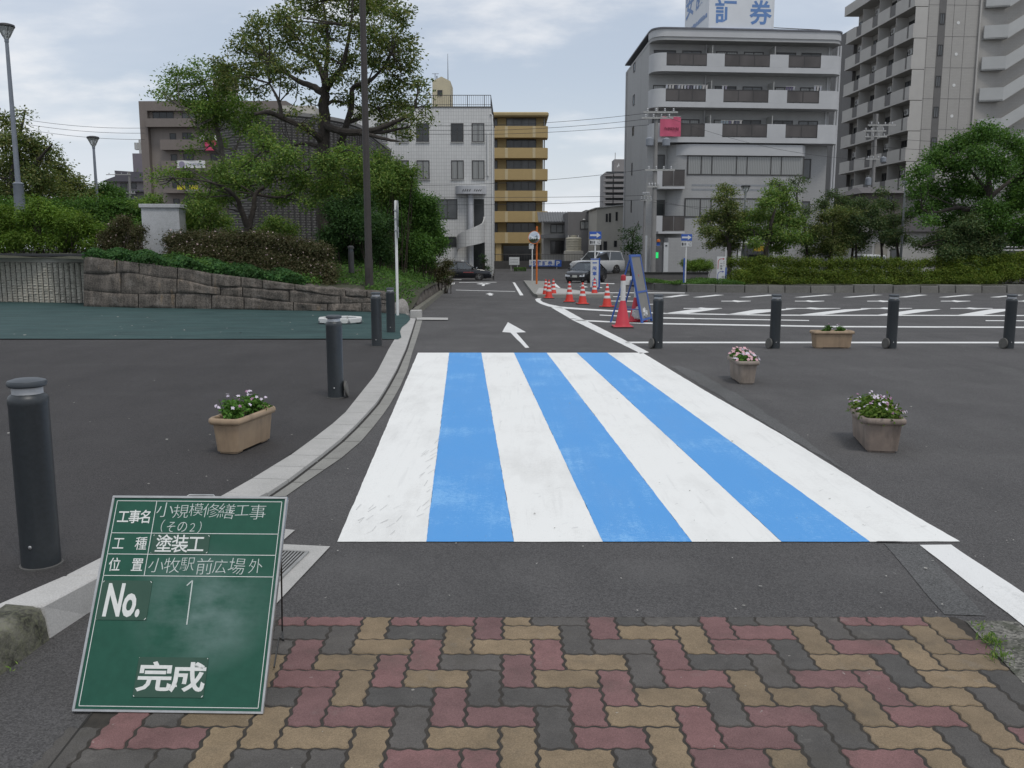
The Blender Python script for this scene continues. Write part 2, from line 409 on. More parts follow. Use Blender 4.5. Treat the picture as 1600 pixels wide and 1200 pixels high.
# colours of the blocks one can make out, by column and row of the bond
PAT = {(-8, 1): 0, (-7, 1): 0, (-4, 1): 0, (-3, 1): 0, (-1, 1): 0, (3, 1): 0, (7, 1): 0, (12, 1): 0, (13, 1): 0, (-5, 1): 1, (0, 1): 1, (15, 1): 1, (-9, 1): 2, (1, 1): 2, (4, 1): 2, (5, 1): 2, (8, 1): 2, (9, 1): 2, (11, 1): 2, (8, 0): 0, (-2, 0): 1, (0, 0): 1, (4, 0): 1, (6, 0): 1, (10, 0): 1, (14, 0): 1, (16, 0): 1, (-8, 0): 2, (-6, 0): 2, (-4, 0): 2, (2, 0): 2, (12, 0): 2, (-7, -1): 0, (-3, -1): 0, (1, -1): 0, (5, -1): 0, (7, -1): 0, (11, -1): 0, (15, -1): 0, (-5, -1): 1, (-1, -1): 1, (13, -1): 1, (-9, -1): 2, (3, -1): 2, (9, -1): 2, (-4, -2): 0, (0, -2): 0, (-8, -2): 1, (-6, -2): 1, (2, -2): 1, (10, -2): 1, (14, -2): 1, (-2, -2): 2, (4, -2): 2, (6, -2): 2, (8, -2): 2, (12, -2): 2, (-7, -3): 0, (3, -3): 0, (5, -3): 0, (9, -3): 0, (11, -3): 0, (-5, -3): 1, (-3, -3): 1, (1, -3): 1, (7, -3): 1, (13, -3): 1, (-1, -3): 2, (15, -3): 2, (-6, -4): 0, (-2, -4): 0, (2, -4): 0, (4, -4): 1, (8, -4): 1, (10, -4): 1, (12, -4): 1, (-10, -4): 2, (-8, -4): 2, (-4, -4): 2, (0, -4): 2, (6, -4): 2, (14, -4): 2, (-11, -5): 0, (-5, -5): 0, (-1, -5): 0, (5, -5): 0, (7, -5): 0, (11, -5): 0, (-9, -5): 1, (-7, -5): 1, (3, -5): 1, (13, -5): 1, (-3, -5): 2, (1, -5): 2, (9, -5): 2, (-10, -6): 0, (2, -6): 0, (6, -6): 0, (-8, -6): 1, (-6, -6): 1, (-4, -6): 1, (-2, -6): 1, (0, -6): 1, (4, -6): 1, (10, -6): 1, (-12, -6): 2, (8, -6): 2, (12, -6): 2, (-3, -7): 0, (-1, -7): 0, (5, -7): 0, (9, -7): 0, (1, -7): 1, (7, -7): 1, (11, -7): 1, (-11, -7): 2, (-9, -7): 2, (-7, -7): 2, (-5, -7): 2, (3, -7): 2, (-8, 2): 0, (-4, 2): 0, (0, 2): 1, (4, 2): 2, (8, 2): 2, (12, 2): 0, (16, 2): 1}
def brick(ci, cj, w, h):
    x0, x1 = X0 + ci * CU, X0 + (ci + w) * CU; y0, y1 = YA + cj * CV, YA + (cj + h) * CV
    cx, cy = (x0 + x1) / 2, (y0 + y1) / 2
    if not inside(cx, cy): return
    cut = min(y1, YT)
    if cut - y0 < .03: return
    y1 = cut; g = .0042; ns = 16
    x0 += g; x1 -= g; y0 += g; y1 -= g
    ring = [(x0 + (x1 - x0) * i / (ns * w), y0) for i in range(ns * w)] + [(x1, y0 + (y1 - y0) * i / (ns * h)) for i in range(ns * h)] + \
           [(x1 - (x1 - x0) * i / (ns * w), y1) for i in range(ns * w)] + [(x0, y1 - (y1 - y0) * i / (ns * h)) for i in range(ns * h)]
    zt = .006 + colr.uniform(-.0012, .0012); tx, ty = colr.uniform(-.006, .006), colr.uniform(-.006, .006)
    top, side = [], []
    for px, py in ring:
        qx, qy = disp(px, py); ins = .003
        z = zt + tx * (px - cx) + ty * (py - cy)
        top.append((qx + (ins if px < cx - w * CU * .45 else -ins if px > cx + w * CU * .45 else 0), qy + (ins if py < cy - h * CV * .42 else -ins if py > cy + h * CV * .42 else 0), z)); side.append((qx, qy, z - .004))
    low = [(a, c, -.03) for a, c, _ in side]; n = len(ring)
    cc = colr.choices((0, 1, 2), (.34, .35, .31))[0]; pb.cur = PAT.get((ci, cj + h - 1), cc)
    fs = [tuple(range(n))] + [(n + i, n + (i + 1) % n, (i + 1) % n, i) for i in range(n)] + [(2 * n + i, 2 * n + (i + 1) % n, n + (i + 1) % n, n + i) for i in range(n)]
    pb.add(top + side + low, fs)
for j in range(-16, 4):
    for i in range(-26, 22):
        mm = (i - j) % 4                              # herringbone stepping down to the right
        if mm == 0: brick(i, j, 2, 1)
        elif mm == 2: brick(i, j - 1, 1, 2)
tag(pb.build('brick_paving', BR), 'red, yellow and charcoal wavy pavers laid in herringbone', None, None, 'structure')
jb = MB(); z = .0035
jb.poly([(PAV_L0.x, PAV_L0.y, z), (PR[1].x + .02, G(1600, 1260).y, z), (PR[1].x + .02, PR[1].y, z), (PR[0].x + .02, PR[0].y, z), (PR[0].x, YT + .004, z), (PAV_L1.x, YT + .004, z)])
tag(jb.build('paving_joints', MA['joint']), 'dark sand between the pavers', None, None, 'structure')
# strip beside the paving, lower left, and the rough wedge at the right
d = (PAV_L1 - PAV_L0).normalized()
lb = MB(); pL = [PAV_L0 - d * .9, PAV_L1 - d * .1]
lb.tube([p + Vector((-.004, 0, .001)) for p in pL], .006, 6)
tag(lb.build('paving_edge_joint', MA['groove']), 'dark joint at the paving edge', None, None, 'structure')
tb = MB(); tb.poly([tuple(p) for p in (PR[0] + Vector((.02, 0, .007)), PR[1] + Vector((.02, 0, .007)), PR[1] + Vector((.62, -.2, .007)), G(1660, 1020, .007), G(1597, 978, .007), G(1590, 970, .007))])
def gravelly():
    s = SH('exposed_aggregate'); v = s.pos(); c = s.vor(v, 95, 'F1', 'Color'); q = s.n('ShaderNodeSeparateColor'); s.l(c, q.inputs[0])
    col = s.mix(q.outputs[0], (0.05, 0.048, 0.042), (0.25, 0.24, 0.21)); col = s.mix(s.rng(s.noise(v, 9, 5, .7), .45, .65), col, (0.05, 0.055, 0.035))
    s.bump(s.vor(v, 95), 0.8, 0.006); return s.fin(col, .9)
MA['aggregate'] = gravelly()
tag(tb.build('aggregate_pavement', MA['aggregate']), 'rough gravelly concrete wedge', None, None, 'structure')

# ------------------------------------------------------------------ painted markings
def rough_poly(mb, pts, h, step=.05, amp=.004, seed=1, sides=None):
    """flat marking with slightly ragged edges; pts on the ground"""
    r = random.Random(seed); out = []
    n = len(pts)
    for i in range(n):
        a, c = pts[i], pts[(i + 1) % n]; L = (c - a).length
        k = max(1, min(160, int(L / step))); t = (c - a) / L if L else Vector((0, 1, 0)); nn = Vector((-t.y, t.x, 0)); w = 0
        ok = sides is None or i in sides
        for j in range(k):
            p = a + (c - a) * (j / k)
            if j and ok: w = .6 * w + r.uniform(-amp, amp); p = p + nn * w
            out.append((p.x, p.y, zr(p.y) + h))
    # fan to the centre strip by strip would cross the ground's fold; split at the fold instead
    mb.poly(out)
H = .004
yt, yb = 551.5, 847.5
xt = [653, 702, 752, 803, 854, 901, 949, 1000]; xb = [527, 666, 803, 942, 1081, 1221, 1359, 1500]
zw = MB(); zb = MB()
for k in range(7):
    pts = [G(xb[k], yb), G(xb[k + 1], yb), G(xt[k + 1], yt), G(xt[k], yt)]
    if k == 6:                                    # ragged outer edge on the right
        pts = [G(xb[6], yb), G(1500, 847), G(1370, 772), G(1290, 722), G(1222, 680), G(1100, 610), G(xt[7] + 4, yt), G(xt[6], yt)]
    rough_poly(zb if k % 2 else zw, pts, H if k % 2 == 0 else H + .0008, .04, .0018, 40 + k)
tag(zw.build('crosswalk_marking', MA['white_paint']), 'white stripes of the painted entrance', None, None, 'structure')
tag(zb.build('blue_marking', MA['blue_paint']), 'blue stripes between the white ones', None, None, 'structure')
lm = MB(); sc = MB(); sd_ = 300
def line(mb, pts, h=H, seed=None, step=.1, amp=.003):
    global sd_; sd_ += 1
    rough_poly(mb, [G(*p) for p in pts], h, step, amp, seed or sd_)
def thin(x0, y0, x1, y1, w, mb=None):            # a line seen nearly end-on: w pixels tall
    line(mb or lm, [(x0, y0 + w / 2), (x1, y1 + w / 2), (x1, y1 - w / 2), (x0, y0 - w / 2)])
line(lm, [(1437, 852.5), (1597, 977), (1800, 1132), (1800, 1062), (1600, 928), (1486, 852)])
line(sc, [(1381, 850), (1476, 961), (1540, 963), (1437, 852)], .0030)
line(sc, [(1046, 572), (1150, 636), (1220, 676), (1318, 734), (1272, 698), (1190, 640), (1100, 586), (1062, 572)], .0030, None, .06, .012)
line(lm, [(1000, 552.8), (1014, 551), (907, 497), (892, 499)])
line(lm, [(891, 498), (908, 497.3), (876, 479.5), (861, 480.5)])
# white arrow pointing up the road
line(lm, [(821, 544), (827, 543.6), (806.8, 520), (822, 519.4), (793.5, 503.5), (784.5, 519), (797.5, 520)], step=.3)
# round end of the traffic island
ar = [(836, 467.5), (838, 471), (845, 475), (857, 479), (876, 482), (920, 485), (965, 487.2), (1035, 490.5)]
ar2 = [(1035, 489.2), (965, 485.2), (920, 482.6), (876, 479.2), (858, 475.5), (848, 472), (844, 468.5), (846, 466.6), (840, 466.2)]
line(lm, ar + ar2, step=.4, amp=.004)
thin(1035, 489.8, 1200, 492.6, 1.5); thin(1200, 492.6, 1700, 493.4, 1.5)
thin(1035, 497, 1085, 498, 1.8); thin(1085, 498, 1264, 501, 1.3); thin(937, 492.4, 967, 494, 1.2); thin(1540, 501.2, 1700, 501.8, 1.2)
thin(899, 500.6, 965, 503.6, 2.0); thin(965, 503.6, 1035, 506, 2.0); thin(1035, 506, 1300, 510.6, 2.0); thin(1300, 510.6, 1700, 512, 2.0)
thin(977, 535.4, 1700, 535.6, 2.4)
for q in ([(1036, 490), (1070, 490.4), (1126, 482.6), (1080, 483.7)], [(1132, 492), (1164, 492), (1245, 482.5), (1180, 484)], [(1246, 492.3), (1284, 492.3), (1362, 482.5), (1320, 483.5)],
          [(1370, 492.3), (1407, 492.3), (1471, 483.4), (1431, 483.6)], [(1496, 492.4), (1536, 492.4), (1590, 483), (1550, 483)], [(1622, 492.4), (1662, 492.4), (1710, 483), (1670, 483)]): line(lm, q, step=.3)
def flat_arrow(x, y, w, mb=None):                # lane arrow seen at a shallow angle
    line(mb or lm, [(x, y + .5), (x + w * .38, y + .5), (x + w * .55, y + 1.6), (x + w * .72, y + .9), (x + w, y + .2), (x + w, y - .4), (x + w * .62, y - .5), (x + w * .45, y - 1.4), (x + w * .36, y - .4), (x, y - .4)], step=5)
for x in (1127, 1242, 1355, 1470, 1580): flat_arrow(x, 470.6, 46)
for x, w in ((1068, 60), (1228, 85), (1345, 80), (1485, 66)): flat_arrow(x, 482, w)
for a, c in ((1035, 1078), (1082, 1132), (1155, 1214), (1240, 1302), (1316, 1380), (1402, 1450), (1466, 1522), (1546, 1600), (1620, 1680)): line(lm, [(a, 464.6), (a + 14, 464.8), (c, 461), (c - 14, 460.6)], step=5)
thin(925, 457.5, 1070, 457.8, .9); thin(990, 447, 1040, 447.3, .8)
# far end of the lane
line(lm, [(704, 444.6), (710, 444.2), (711, 441.6), (706, 442)], step=5)
line(lm, [(801, 441.3), (804.5, 441.3), (818, 461.5), (812.5, 461.8)], step=.6)
line(lm, [(744, 443.6), (757, 443.2), (757, 445.8), (760, 442), (767.5, 443.4), (757, 444), (756.5, 446.8), (752, 446.8), (753, 444)], step=5) if False else None
line(lm, [(744, 443.7), (753.5, 442.2), (754.5, 443), (759, 443), (759.5, 442.4), (767, 443.3), (759, 444.4), (757.6, 444.2), (757, 446.8), (752.5, 446.8), (754, 444.2), (752, 444.6)], step=5)
line(lm, [(758.5, 459.6), (765.5, 457.7), (772.5, 459.9), (769.2, 459.9), (769.5, 461.8), (764.2, 461.8), (762.5, 459.9)], step=5)
thin(717, 441.4, 776, 441, .55); thin(705, 437.6, 721, 437.2, 1.4); thin(712, 453.2, 805, 455.6, .5)
line(lm, [(862, 443), (868, 443), (878, 452), (874, 452.4)], step=5)
for x, y in ((904, 442), (905, 448)): line(lm, [(x, y), (x + 10, y - .6), (x + 14, y + .8), (x + 8, y + 1.2)], step=5)
thin(938, 442.6, 960, 443.4, 1.0); thin(925, 448.4, 941, 449.6, 1.0); thin(930, 463.6, 985, 463.6, .9); thin(950, 470.4, 990, 470.7, .9); thin(1000, 475.5, 1030, 475.5, .9)
tag(lm.build('lane_marking', MA['line_paint']), 'white lane lines and arrows', None, None, 'structure')
tag(sc.build('scraped_marking', MA['scar']), 'grey scar of a removed line', None, None, 'structure')
# drain frame and gutter end at the near left
db = MB(); f = lambda x, y, h=.006: tuple(G(x, y, h))
db.poly([f(417, 849), f(516, 853.5), f(428, 947), f(395, 947)])
db.poly([f(430, 825), f(461, 828), f(438, 848), f(412, 848)])
tag(db.build('drain_surround', MA['concrete']), 'pale concrete surround of a drain', None, None, 'structure')
gm = pm('drain_steel', (0.36, 0.36, 0.35), (0.26, 0.26, 0.25), 12, .6, 0, .2)
g0, g1, g2, g3 = G(425, 859, .010), G(481.5, 862, .010), G(434, 908, .010), G(380, 905, .010)
dg_ = MB(); dk = MB(); dk.quad(*[tuple(p - Vector((0, 0, .0025))) for p in (g0, g1, g2, g3)])
root = empty('drain_grate', (0, 0, 0), 0, 'steel slotted drain grate set in pale concrete beside the green board', 'drain grate')
for i in range(11):
    t0, t1 = (i + .10) / 11, (i + .52) / 11
    a, c = g0.lerp(g1, t0), g3.lerp(g2, t0); e, h = g0.lerp(g1, t1), g3.lerp(g2, t1)
    dg_.extr([a, e, h, c], (0, 0, -.006))
dg_.tube([g1, g2], .006, 6); dg_.tube([g0, g1], .005, 6)
dg_.build('bars', gm, root); dk.build('pit', MA['groove'], root)
# speckles of white litter and leaves on the asphalt
# green weed sheet in front of the stone wall
def sheet_mat():
    s = SH('green_sheet'); v = s.pos(); a = s.noise(s.map(v, (.6, 1.4, 1)), 1.6, 6, .65); d = s.noise(v, 70, 2, .6)
    c = s.mix(s.rng(a, .35, .68), (0.019, 0.047, 0.046), (0.036, 0.080, 0.076)); c = s.mix(s.rng(s.noise(s.map(v, (.5, 1.6, 1), (4, 1, 0)), 2.5, 5, .7), .56, .72), c, (0.055, 0.088, 0.082))
    c = s.mix(s.math('MULTIPLY', s.rng(d, .74, .78), .5), c, (.35, .35, .3))
    s.bump(s.noise(s.map(v, (.7, 2, 1)), 2.2, 5, .6), .5, .05); return s.fin(c, .75, 0, .3)
MA['sheet'] = sheet_mat()
shb = MB(); e = [G(627, 527, .034), G(625, 518, .034), G(628, 511, .034), G(636, 505, .034), G(641, 499, .034), G(639, 494, .034)]
ys = [G(600, 530, .034).y] + [p.y for p in e] + [22.5, 25, 28, 31]; ys = sorted(set(ys))
for y in ys:
    x = interp(sorted(e, key=lambda p: p.y), y) if y <= e[-1].y else e[-1].x - (y - e[-1].y) * .2
    if y < e[0].y: x = G(622, 530, .034).x
    for k in range(13):
        t = k / 12; shb.v.append((x + (-60 - x) * t ** 1.6, y, hk(y) + .006 + (rnd.uniform(0, .012) if 0 < k else 0)))
for i in range(len(ys) - 1):
    for k in range(12): shb.f.append((i * 13 + k, i * 13 + k + 1, i * 13 + k + 14, i * 13 + k + 13)); shb.mi.append(0)
tag(shb.build('green_paving_sheet', MA['sheet'], smooth=True), 'dark green sheet covering the ground by the stone wall', None, None, 'structure')
# ------------------------------------------------------------------ bollards
m_boll = pm('bollard_paint', (0.028, 0.033, 0.037), (0.036, 0.042, 0.046), 3, .42, 0, 0, .5, fine=60)
m_cap = pm('bollard_cap_grey', (0.060, 0.070, 0.080), (0.045, 0.053, 0.060), 6, .45)
m_band = pm('reflective_grey', (0.50, 0.51, 0.52), (0.42, 0.43, 0.44), 30, .45)
m_disc = pm('dull_disc', (0.125, 0.12, 0.108), (0.08, 0.077, 0.07), 18, .65, .2)
m_bolt = pm('zinc', (0.42, 0.42, 0.42), None, 20, .4, 0, .8)
m_pad = pm('mortar_collar', (0.10, 0.097, 0.092), (0.07, 0.068, 0.065), 30, .9, .3)
def bollard():
    r = empty('bollard', (0, 0, 0))
    MB().lathe([(.078, 0), (.0785, .02), (.078, .70), (.0795, .705), (.0795, .725), (.074, .738), (.062, .748)], 32).build('post', m_boll, r, True)
    MB().lathe([(.0605, .746), (.0605, .778)], 32).build('reflective_band', m_band, r, True)
    MB().lathe([(.070, .777), (.076, .783), (.0775, .794), (.073, .803), (.05, .810), (.0, .812)], 32).build('cap', m_cap, r, True)
    MB().lathe([(.088, -.02), (.087, .003), (.082, .005)], 20).build('collar', m_pad, r)
    q = MB(); q.lathe([(.008, 0), (.008, .004), (.004, .007)], 10, mt=Matrix.Translation((0.0, -.0775, .10)) @ Matrix.Rotation(R(90), 4, 'X')); q.build('bolt', m_bolt, r, True)
    return r
def disc(r):
    q = MB(); q.lathe([(.0, -.012), (.074, -.012), (.080, -.006), (.080, .006), (.074, .012), (.03, .014), (0, .014)], 28, mt=Matrix.Translation((-.097, -.035, .083)) @ Matrix.Rotation(R(-72), 4, 'Z') @ Matrix.Rotation(R(82), 4, 'X'))
    q.tube([(-.097, -.045, .083), (0, 0, .085)], .016, 8)
    return q.build('chain_housing', m_disc, r, True, angle=40)
bp = bollard()
pos = PZ(65, 881, .13); bp.location = pos; tag(bp, 'dark grey bollard largest in view, standing just behind the green board on the walkway', 'bollard', 'dark grey bollards')
LB = [((525, 620.5), 'dark grey bollard beside the curved kerb, behind the beige planter with two plants', 20), ((589, 540.5), 'dark grey bollard on the front edge of the green sheet, near the white octagon ring', 0), ((611, 519.5), 'dark grey bollard standing on the green sheet, half hidden beside the white sign post', 0)]
for (x, y), lb, k in LB:
    c = copy_tree(bp); c.location = G(x, y, .03); tag(c, lb, 'bollard', 'dark grey bollards')
    if k: d_ = disc(c); d_.rotation_euler = (0, 0, R(165))
RBL = ['dark grey bollard in front of the blue framed standing sign', 'dark grey bollard between the blue framed sign and the plain beige planter', 'dark grey bollard just right of the beige planter on the far line', 'dark grey bollard rightmost of the row along the white line']
for (x, y), lb in zip(((1027, 544.5), (1210, 544.5), (1392, 544.5), (1575, 544.5), ), RBL):
    c = copy_tree(bp); c.location = G(x, y); tag(c, lb, 'bollard', 'dark grey bollards'); disc(c)

# ------------------------------------------------------------------ planters with flowers
def planter_mat(name, a, c, g=.25):
    s = SH(name); v = s.obj(); n1 = s.noise(v, 7, 5, .65); d = s.noise(s.map(v, (9, 9, 2)), 1.5, 4, .6)
    col = s.mix(s.rng(n1, .35, .65), a, c); col = s.mix(s.math('MULTIPLY', s.rng(d, .5, .7), g), col, (.06, .05, .04)); s.bump(s.noise(v, 120, 3), .12, .003)
    return s.fin(col, .6, 0, .35)
PM = [planter_mat('beige_plastic', (.36, .265, .175), (.31, .225, .15)), planter_mat('dusty_plastic', (.27, .215, .175), (.20, .16, .135), .5), planter_mat('greyish_plastic', (.30, .25, .21), (.24, .2, .165), .35)]
m_soil = pm('soil', (.035, .025, .018), (.016, .012, .009), 40, .95, .8, dist=.01)
def rrect(hx, hy, r, n=5):
    o = []
    for cx, cy, a0 in ((hx - r, hy - r, 0), (-hx + r, hy - r, 90), (-hx + r, -hy + r, 180), (hx - r, -hy + r, 270)):
        for i in range(n + 1): a = R(a0 + 90 * i / n); o.append((cx + r * math.cos(a), cy + r * math.sin(a)))
    return o
def loft(mb, rings, cap0=True, cap1=False):
    base = len(mb.v); n = len(rings[0])
    for rg in rings: mb.v += [tuple(p) for p in rg]
    for i in range(len(rings) - 1):
        for k in range(n):
            a, c = base + i * n + k, base + i * n + (k + 1) % n; mb.f.append((a, c, c + n, a + n)); mb.mi.append(mb.cur)
    if cap0: mb.f.append(tuple(base + k for k in range(n - 1, -1, -1))); mb.mi.append(mb.cur)
    if cap1: mb.f.append(tuple(base + (len(rings) - 1) * n + k for k in range(n))); mb.mi.append(mb.cur)
    return mb
def planter(name, mat, loc, rz, label, warp=0.0, L=.60, Wd=.245, Ht=.262):
    r = empty(name, loc, rz, label, 'planter', 'plastic flower planters')
    hx, hy = L / 2, Wd / 2
    def rg(ix, z, rr, wp=0): return [(x, y, z - (warp * wp * math.exp(-((x + .02) / .09) ** 2) if y > 0 else 0)) for x, y in rrect(hx - ix, hy - ix, rr, 5)] if True else 0
    def rgs(ix, z, rr):
        o = []
        for cx, cy in rrect(hx - ix, hy - ix, rr, 5): o.append((cx, cy, z))
        return o
    b1 = MB(); loft(b1, [rgs(.045, .018, .03), rgs(.040, .016, .034), rgs(.022, Ht - .045, .04), rgs(.020, Ht - .03, .04)])
    b1.build('tub', mat, r, True, angle=50)
    rim = MB(); ring = []
    for ix, z, rr in ((.018, Ht - .048, .04), (.003, Ht - .046, .05), (-.004, Ht - .030, .052), (-.001, Ht - .010, .05), (.010, Ht, .045), (.024, Ht - .003, .035), (.030, Ht - .016, .03), (.032, Ht - .075, .03)):
        pts = rgs(ix, z, rr)
        if warp: pts = [(x, y, zc - warp * math.exp(-((x - .02) / .10) ** 2) * (1 if y > 0 else 0)) for x, y, zc in pts]
        ring.append(pts)
    if warp:                                   # more points along the sagging edge
        ring = [sum([[p, tuple(np.add(p, q) / 2)] if True else [] for p, q in zip(rg_, rg_[1:] + rg_[:1])], []) for rg_ in ring]
        for _ in range(2): ring = [sum([[p, tuple(np.add(p, q) / 2)] for p, q in zip(rg_, rg_[1:] + rg_[:1])], []) for rg_ in ring]
        ring = [[(x, y, z - warp * .9 * math.exp(-((x - .06) / .09) ** 2) * (1 if y > hy * .5 else 0)) for x, y, z in rg_] for rg_ in ring]
    loft(rim, ring, False, False); rim.build('rim', mat, r, True, angle=70)
    for sx in (-1, 1):
        f_ = MB(); loft(f_, [[(x + sx * (hx - .11), y, z) for x, y in rrect(.055, hy - .055, .02, 3)] for z in (0, .018)], True, True); f_.build('foot', mat, r, True, angle=40)
    sb = MB(); n = 14; m = 6
    rs = random.Random(int(loc[0] * 100)); ox = hx - .034; oy = hy - .034
    for i in range(n + 1):
        for j in range(m + 1): sb.v.append((-ox + 2 * ox * i / n, -oy + 2 * oy * j / m, Ht - .052 + rs.uniform(-.006, .008)))
    for i in range(n):
        for j in range(m): a = i * (m + 1) + j; sb.f.append((a, a + m + 1, a + m + 2, a + 1)); sb.mi.append(0)
    sb.build('soil', m_soil, r, True)
    return r, Matrix.Translation(loc) @ Matrix.Rotation(rz, 4, 'Z')

# ---------- leaves
def leafmat(name, cols, trans=.30, rough=.5, tint=1.0, nscale=.9):
    s = SH(name); g = s.n('ShaderNodeNewGeometry'); rr = s.n('ShaderNodeValToRGB'); s.l(g.outputs['Random Per Island'], rr.inputs[0])
    el = rr.color_ramp.elements
    while len(el) < len(cols): el.new(.5)
    for i, c in enumerate(cols): el[i].position = i / (len(cols) - 1); el[i].color = (*c, 1)
    k = s.rng(s.noise(g.outputs['Position'], nscale, 3, .6), .32, .68, .72, 1.30)
    q = s.n('ShaderNodeVectorMath', operation='SCALE'); s.l(rr.outputs[0], q.inputs[0]); s.l(k, q.inputs['Scale'])
    s.fin(q.outputs[0], rough + .1, 0, .14)
    t = s.n('ShaderNodeBsdfTranslucent'); tq = s.n('ShaderNodeVectorMath', operation='MULTIPLY'); s.l(q.outputs[0], tq.inputs[0]); tq.inputs[1].default_value = (1.25, 1.35, .6); s.l(tq.outputs[0], t.inputs[0])
    mx = s.n('ShaderNodeMixShader'); mx.inputs[0].default_value = trans; s.l(s.b.outputs[0], mx.inputs[1]); s.l(t.outputs[0], mx.inputs[2]); s.l(mx.outputs[0], s.out.inputs[0])
    return s.m
LM = {
 'camphor': leafmat('camphor_leaves', [(0.056, 0.092, 0.032), (0.100, 0.144, 0.048), (0.165, 0.196, 0.067), (0.226, 0.218, 0.092)], .34, .5, 1.0, 1.4),
 'fresh': leafmat('fresh_leaves', [(0.068, 0.130, 0.033), (0.106, 0.190, 0.044), (0.163, 0.245, 0.057), (0.221, 0.271, 0.073)]),
 'dark': leafmat('dark_leaves', [(0.025, 0.059, 0.020), (0.041, 0.086, 0.028), (0.059, 0.112, 0.031)]),
 'bushy': leafmat('bush_leaves', [(0.044, 0.098, 0.026), (0.072, 0.151, 0.034), (0.110, 0.198, 0.042)]),
 'lime': leafmat('lime_leaves', [(0.072, 0.138, 0.023), (0.116, 0.196, 0.032), (0.174, 0.246, 0.043)]),
 'hedge': leafmat('azalea_leaves', [(.046, .088, .012), (.080, .130, .018), (.125, .170, .024), (.165, .190, .034)], .2),
 'abelia': leafmat('abelia_leaves', [(0.046, 0.056, 0.023), (0.079, 0.081, 0.037), (0.106, 0.083, 0.049)], .2),
 'ivy': leafmat('ivy_leaves', [(0.024, 0.070, 0.023), (0.043, 0.103, 0.030), (0.063, 0.133, 0.037)], .2),
 'grassy': leafmat('ground_cover_leaves', [(0.043, 0.075, 0.020), (0.065, 0.109, 0.026), (0.102, 0.138, 0.038), (0.152, 0.152, 0.072)], .2),
 'potlime': leafmat('pot_leaves_lime', [(.05, .10, .018), (.09, .15, .024), (.14, .19, .04)], .25),
 'pot': leafmat('pot_leaves', [(0.051, 0.123, 0.023), (0.080, 0.181, 0.032), (0.123, 0.239, 0.049)], .25),
 'dull': leafmat('dull_leaves', [(.044, .082, .036), (.068, .112, .046), (.095, .135, .054), (.125, .140, .060)], .25),
}
m_pink = pm('pink_petal', (.62, .30, .36), (.72, .50, .52), 90, .6); m_wht = pm('pale_petal', (.72, .68, .74), (.60, .50, .62), 90, .6); m_mauve = pm('mauve_petal', (.28, .09, .20), (.45, .28, .40), 90, .6)
m_blossom = pm('abelia_blossom', (.50, .40, .38), (.36, .26, .25), 60, .7)
def quads(name, ctr, nrm, axis, ln, wd, mat, parent=None, fold=.25):
    """many small leaf faces (each two triangles folded on the midrib), as numpy arrays"""
    n = len(ctr); axis = axis - nrm * (axis * nrm).sum(1, keepdims=True); axis /= np.linalg.norm(axis, axis=1, keepdims=True) + 1e-9
    side = np.cross(nrm, axis); L = np.broadcast_to(np.asarray(ln, dtype=float).reshape(-1, 1) if hasattr(ln, '__len__') else np.array([[ln]]), (n, 1)); Wd = L * wd
    v = np.empty((n, 4, 3)); v[:, 0] = ctr - axis * L * .5; v[:, 1] = ctr + side * Wd * .5 + nrm * Wd * fold; v[:, 2] = ctr + axis * L * .5; v[:, 3] = ctr - side * Wd * .5 + nrm * Wd * fold
    me = bpy.data.meshes.new(name); me.vertices.add(n * 4); me.vertices.foreach_set('co', v.reshape(-1).astype(np.float32))
    f = np.array([[0, 1, 2], [0, 2, 3]]); fi = (f[None] + (np.arange(n) * 4)[:, None, None]).reshape(-1)
    me.loops.add(n * 6); me.loops.foreach_set('vertex_index', fi.astype(np.int32)); me.polygons.add(n * 2)
    me.polygons.foreach_set('loop_start', (np.arange(n * 2) * 3).astype(np.int32)); me.polygons.foreach_set('loop_total', np.full(n * 2, 3, np.int32))
    me.materials.append(mat); me.update(calc_edges=True); me.validate()
    o = bpy.data.objects.new(name, me); COL.objects.link(o)
    if parent is not None: o.parent = parent
    return o
def unit(a): return a / (np.linalg.norm(a, axis=1, keepdims=True) + 1e-9)
def spray_points(rg, clumps, per, spread=.16, shell=.55, up=.35, flat=1.0):
    """clumps: (centre, rx, ry, rz, n). Returns leaf centres, normals, axes: leaves gathered in twig-tip sprays over each clump."""
    C_, N_, A_ = [], [], []
    for c, rx, ry, rz, n in clumps:
        k = max(3, int(n / per)); d = unit(rg.normal(size=(k, 3))); rad = (shell + (1 - shell) * rg.random((k, 1))) * (rg.random((k, 1)) ** .25) * rg.uniform(.8, 1.12, (k, 1))
        s_ = np.array(c) + d * rad * np.array([rx, ry, rz])
        m = int(n / k) + 1; ctr = np.repeat(s_, m, 0); out = np.repeat(d, m, 0)
        off = rg.normal(size=ctr.shape) * spread * np.array([1, 1, .55 * flat]); ctr = ctr + off
        nn = unit(out * .55 + rg.normal(size=ctr.shape) * .75 + np.array([0, 0, up + .3])); ax = unit(off + out * .4 * spread + rg.normal(size=ctr.shape) * spread * .5 + np.array([0, 0, -.12 * spread]))
        C_.append(ctr); N_.append(nn); A_.append(ax)
    return np.concatenate(C_), np.concatenate(N_), np.concatenate(A_)
def local(o, arr): return arr - np.array(o.location)[None]
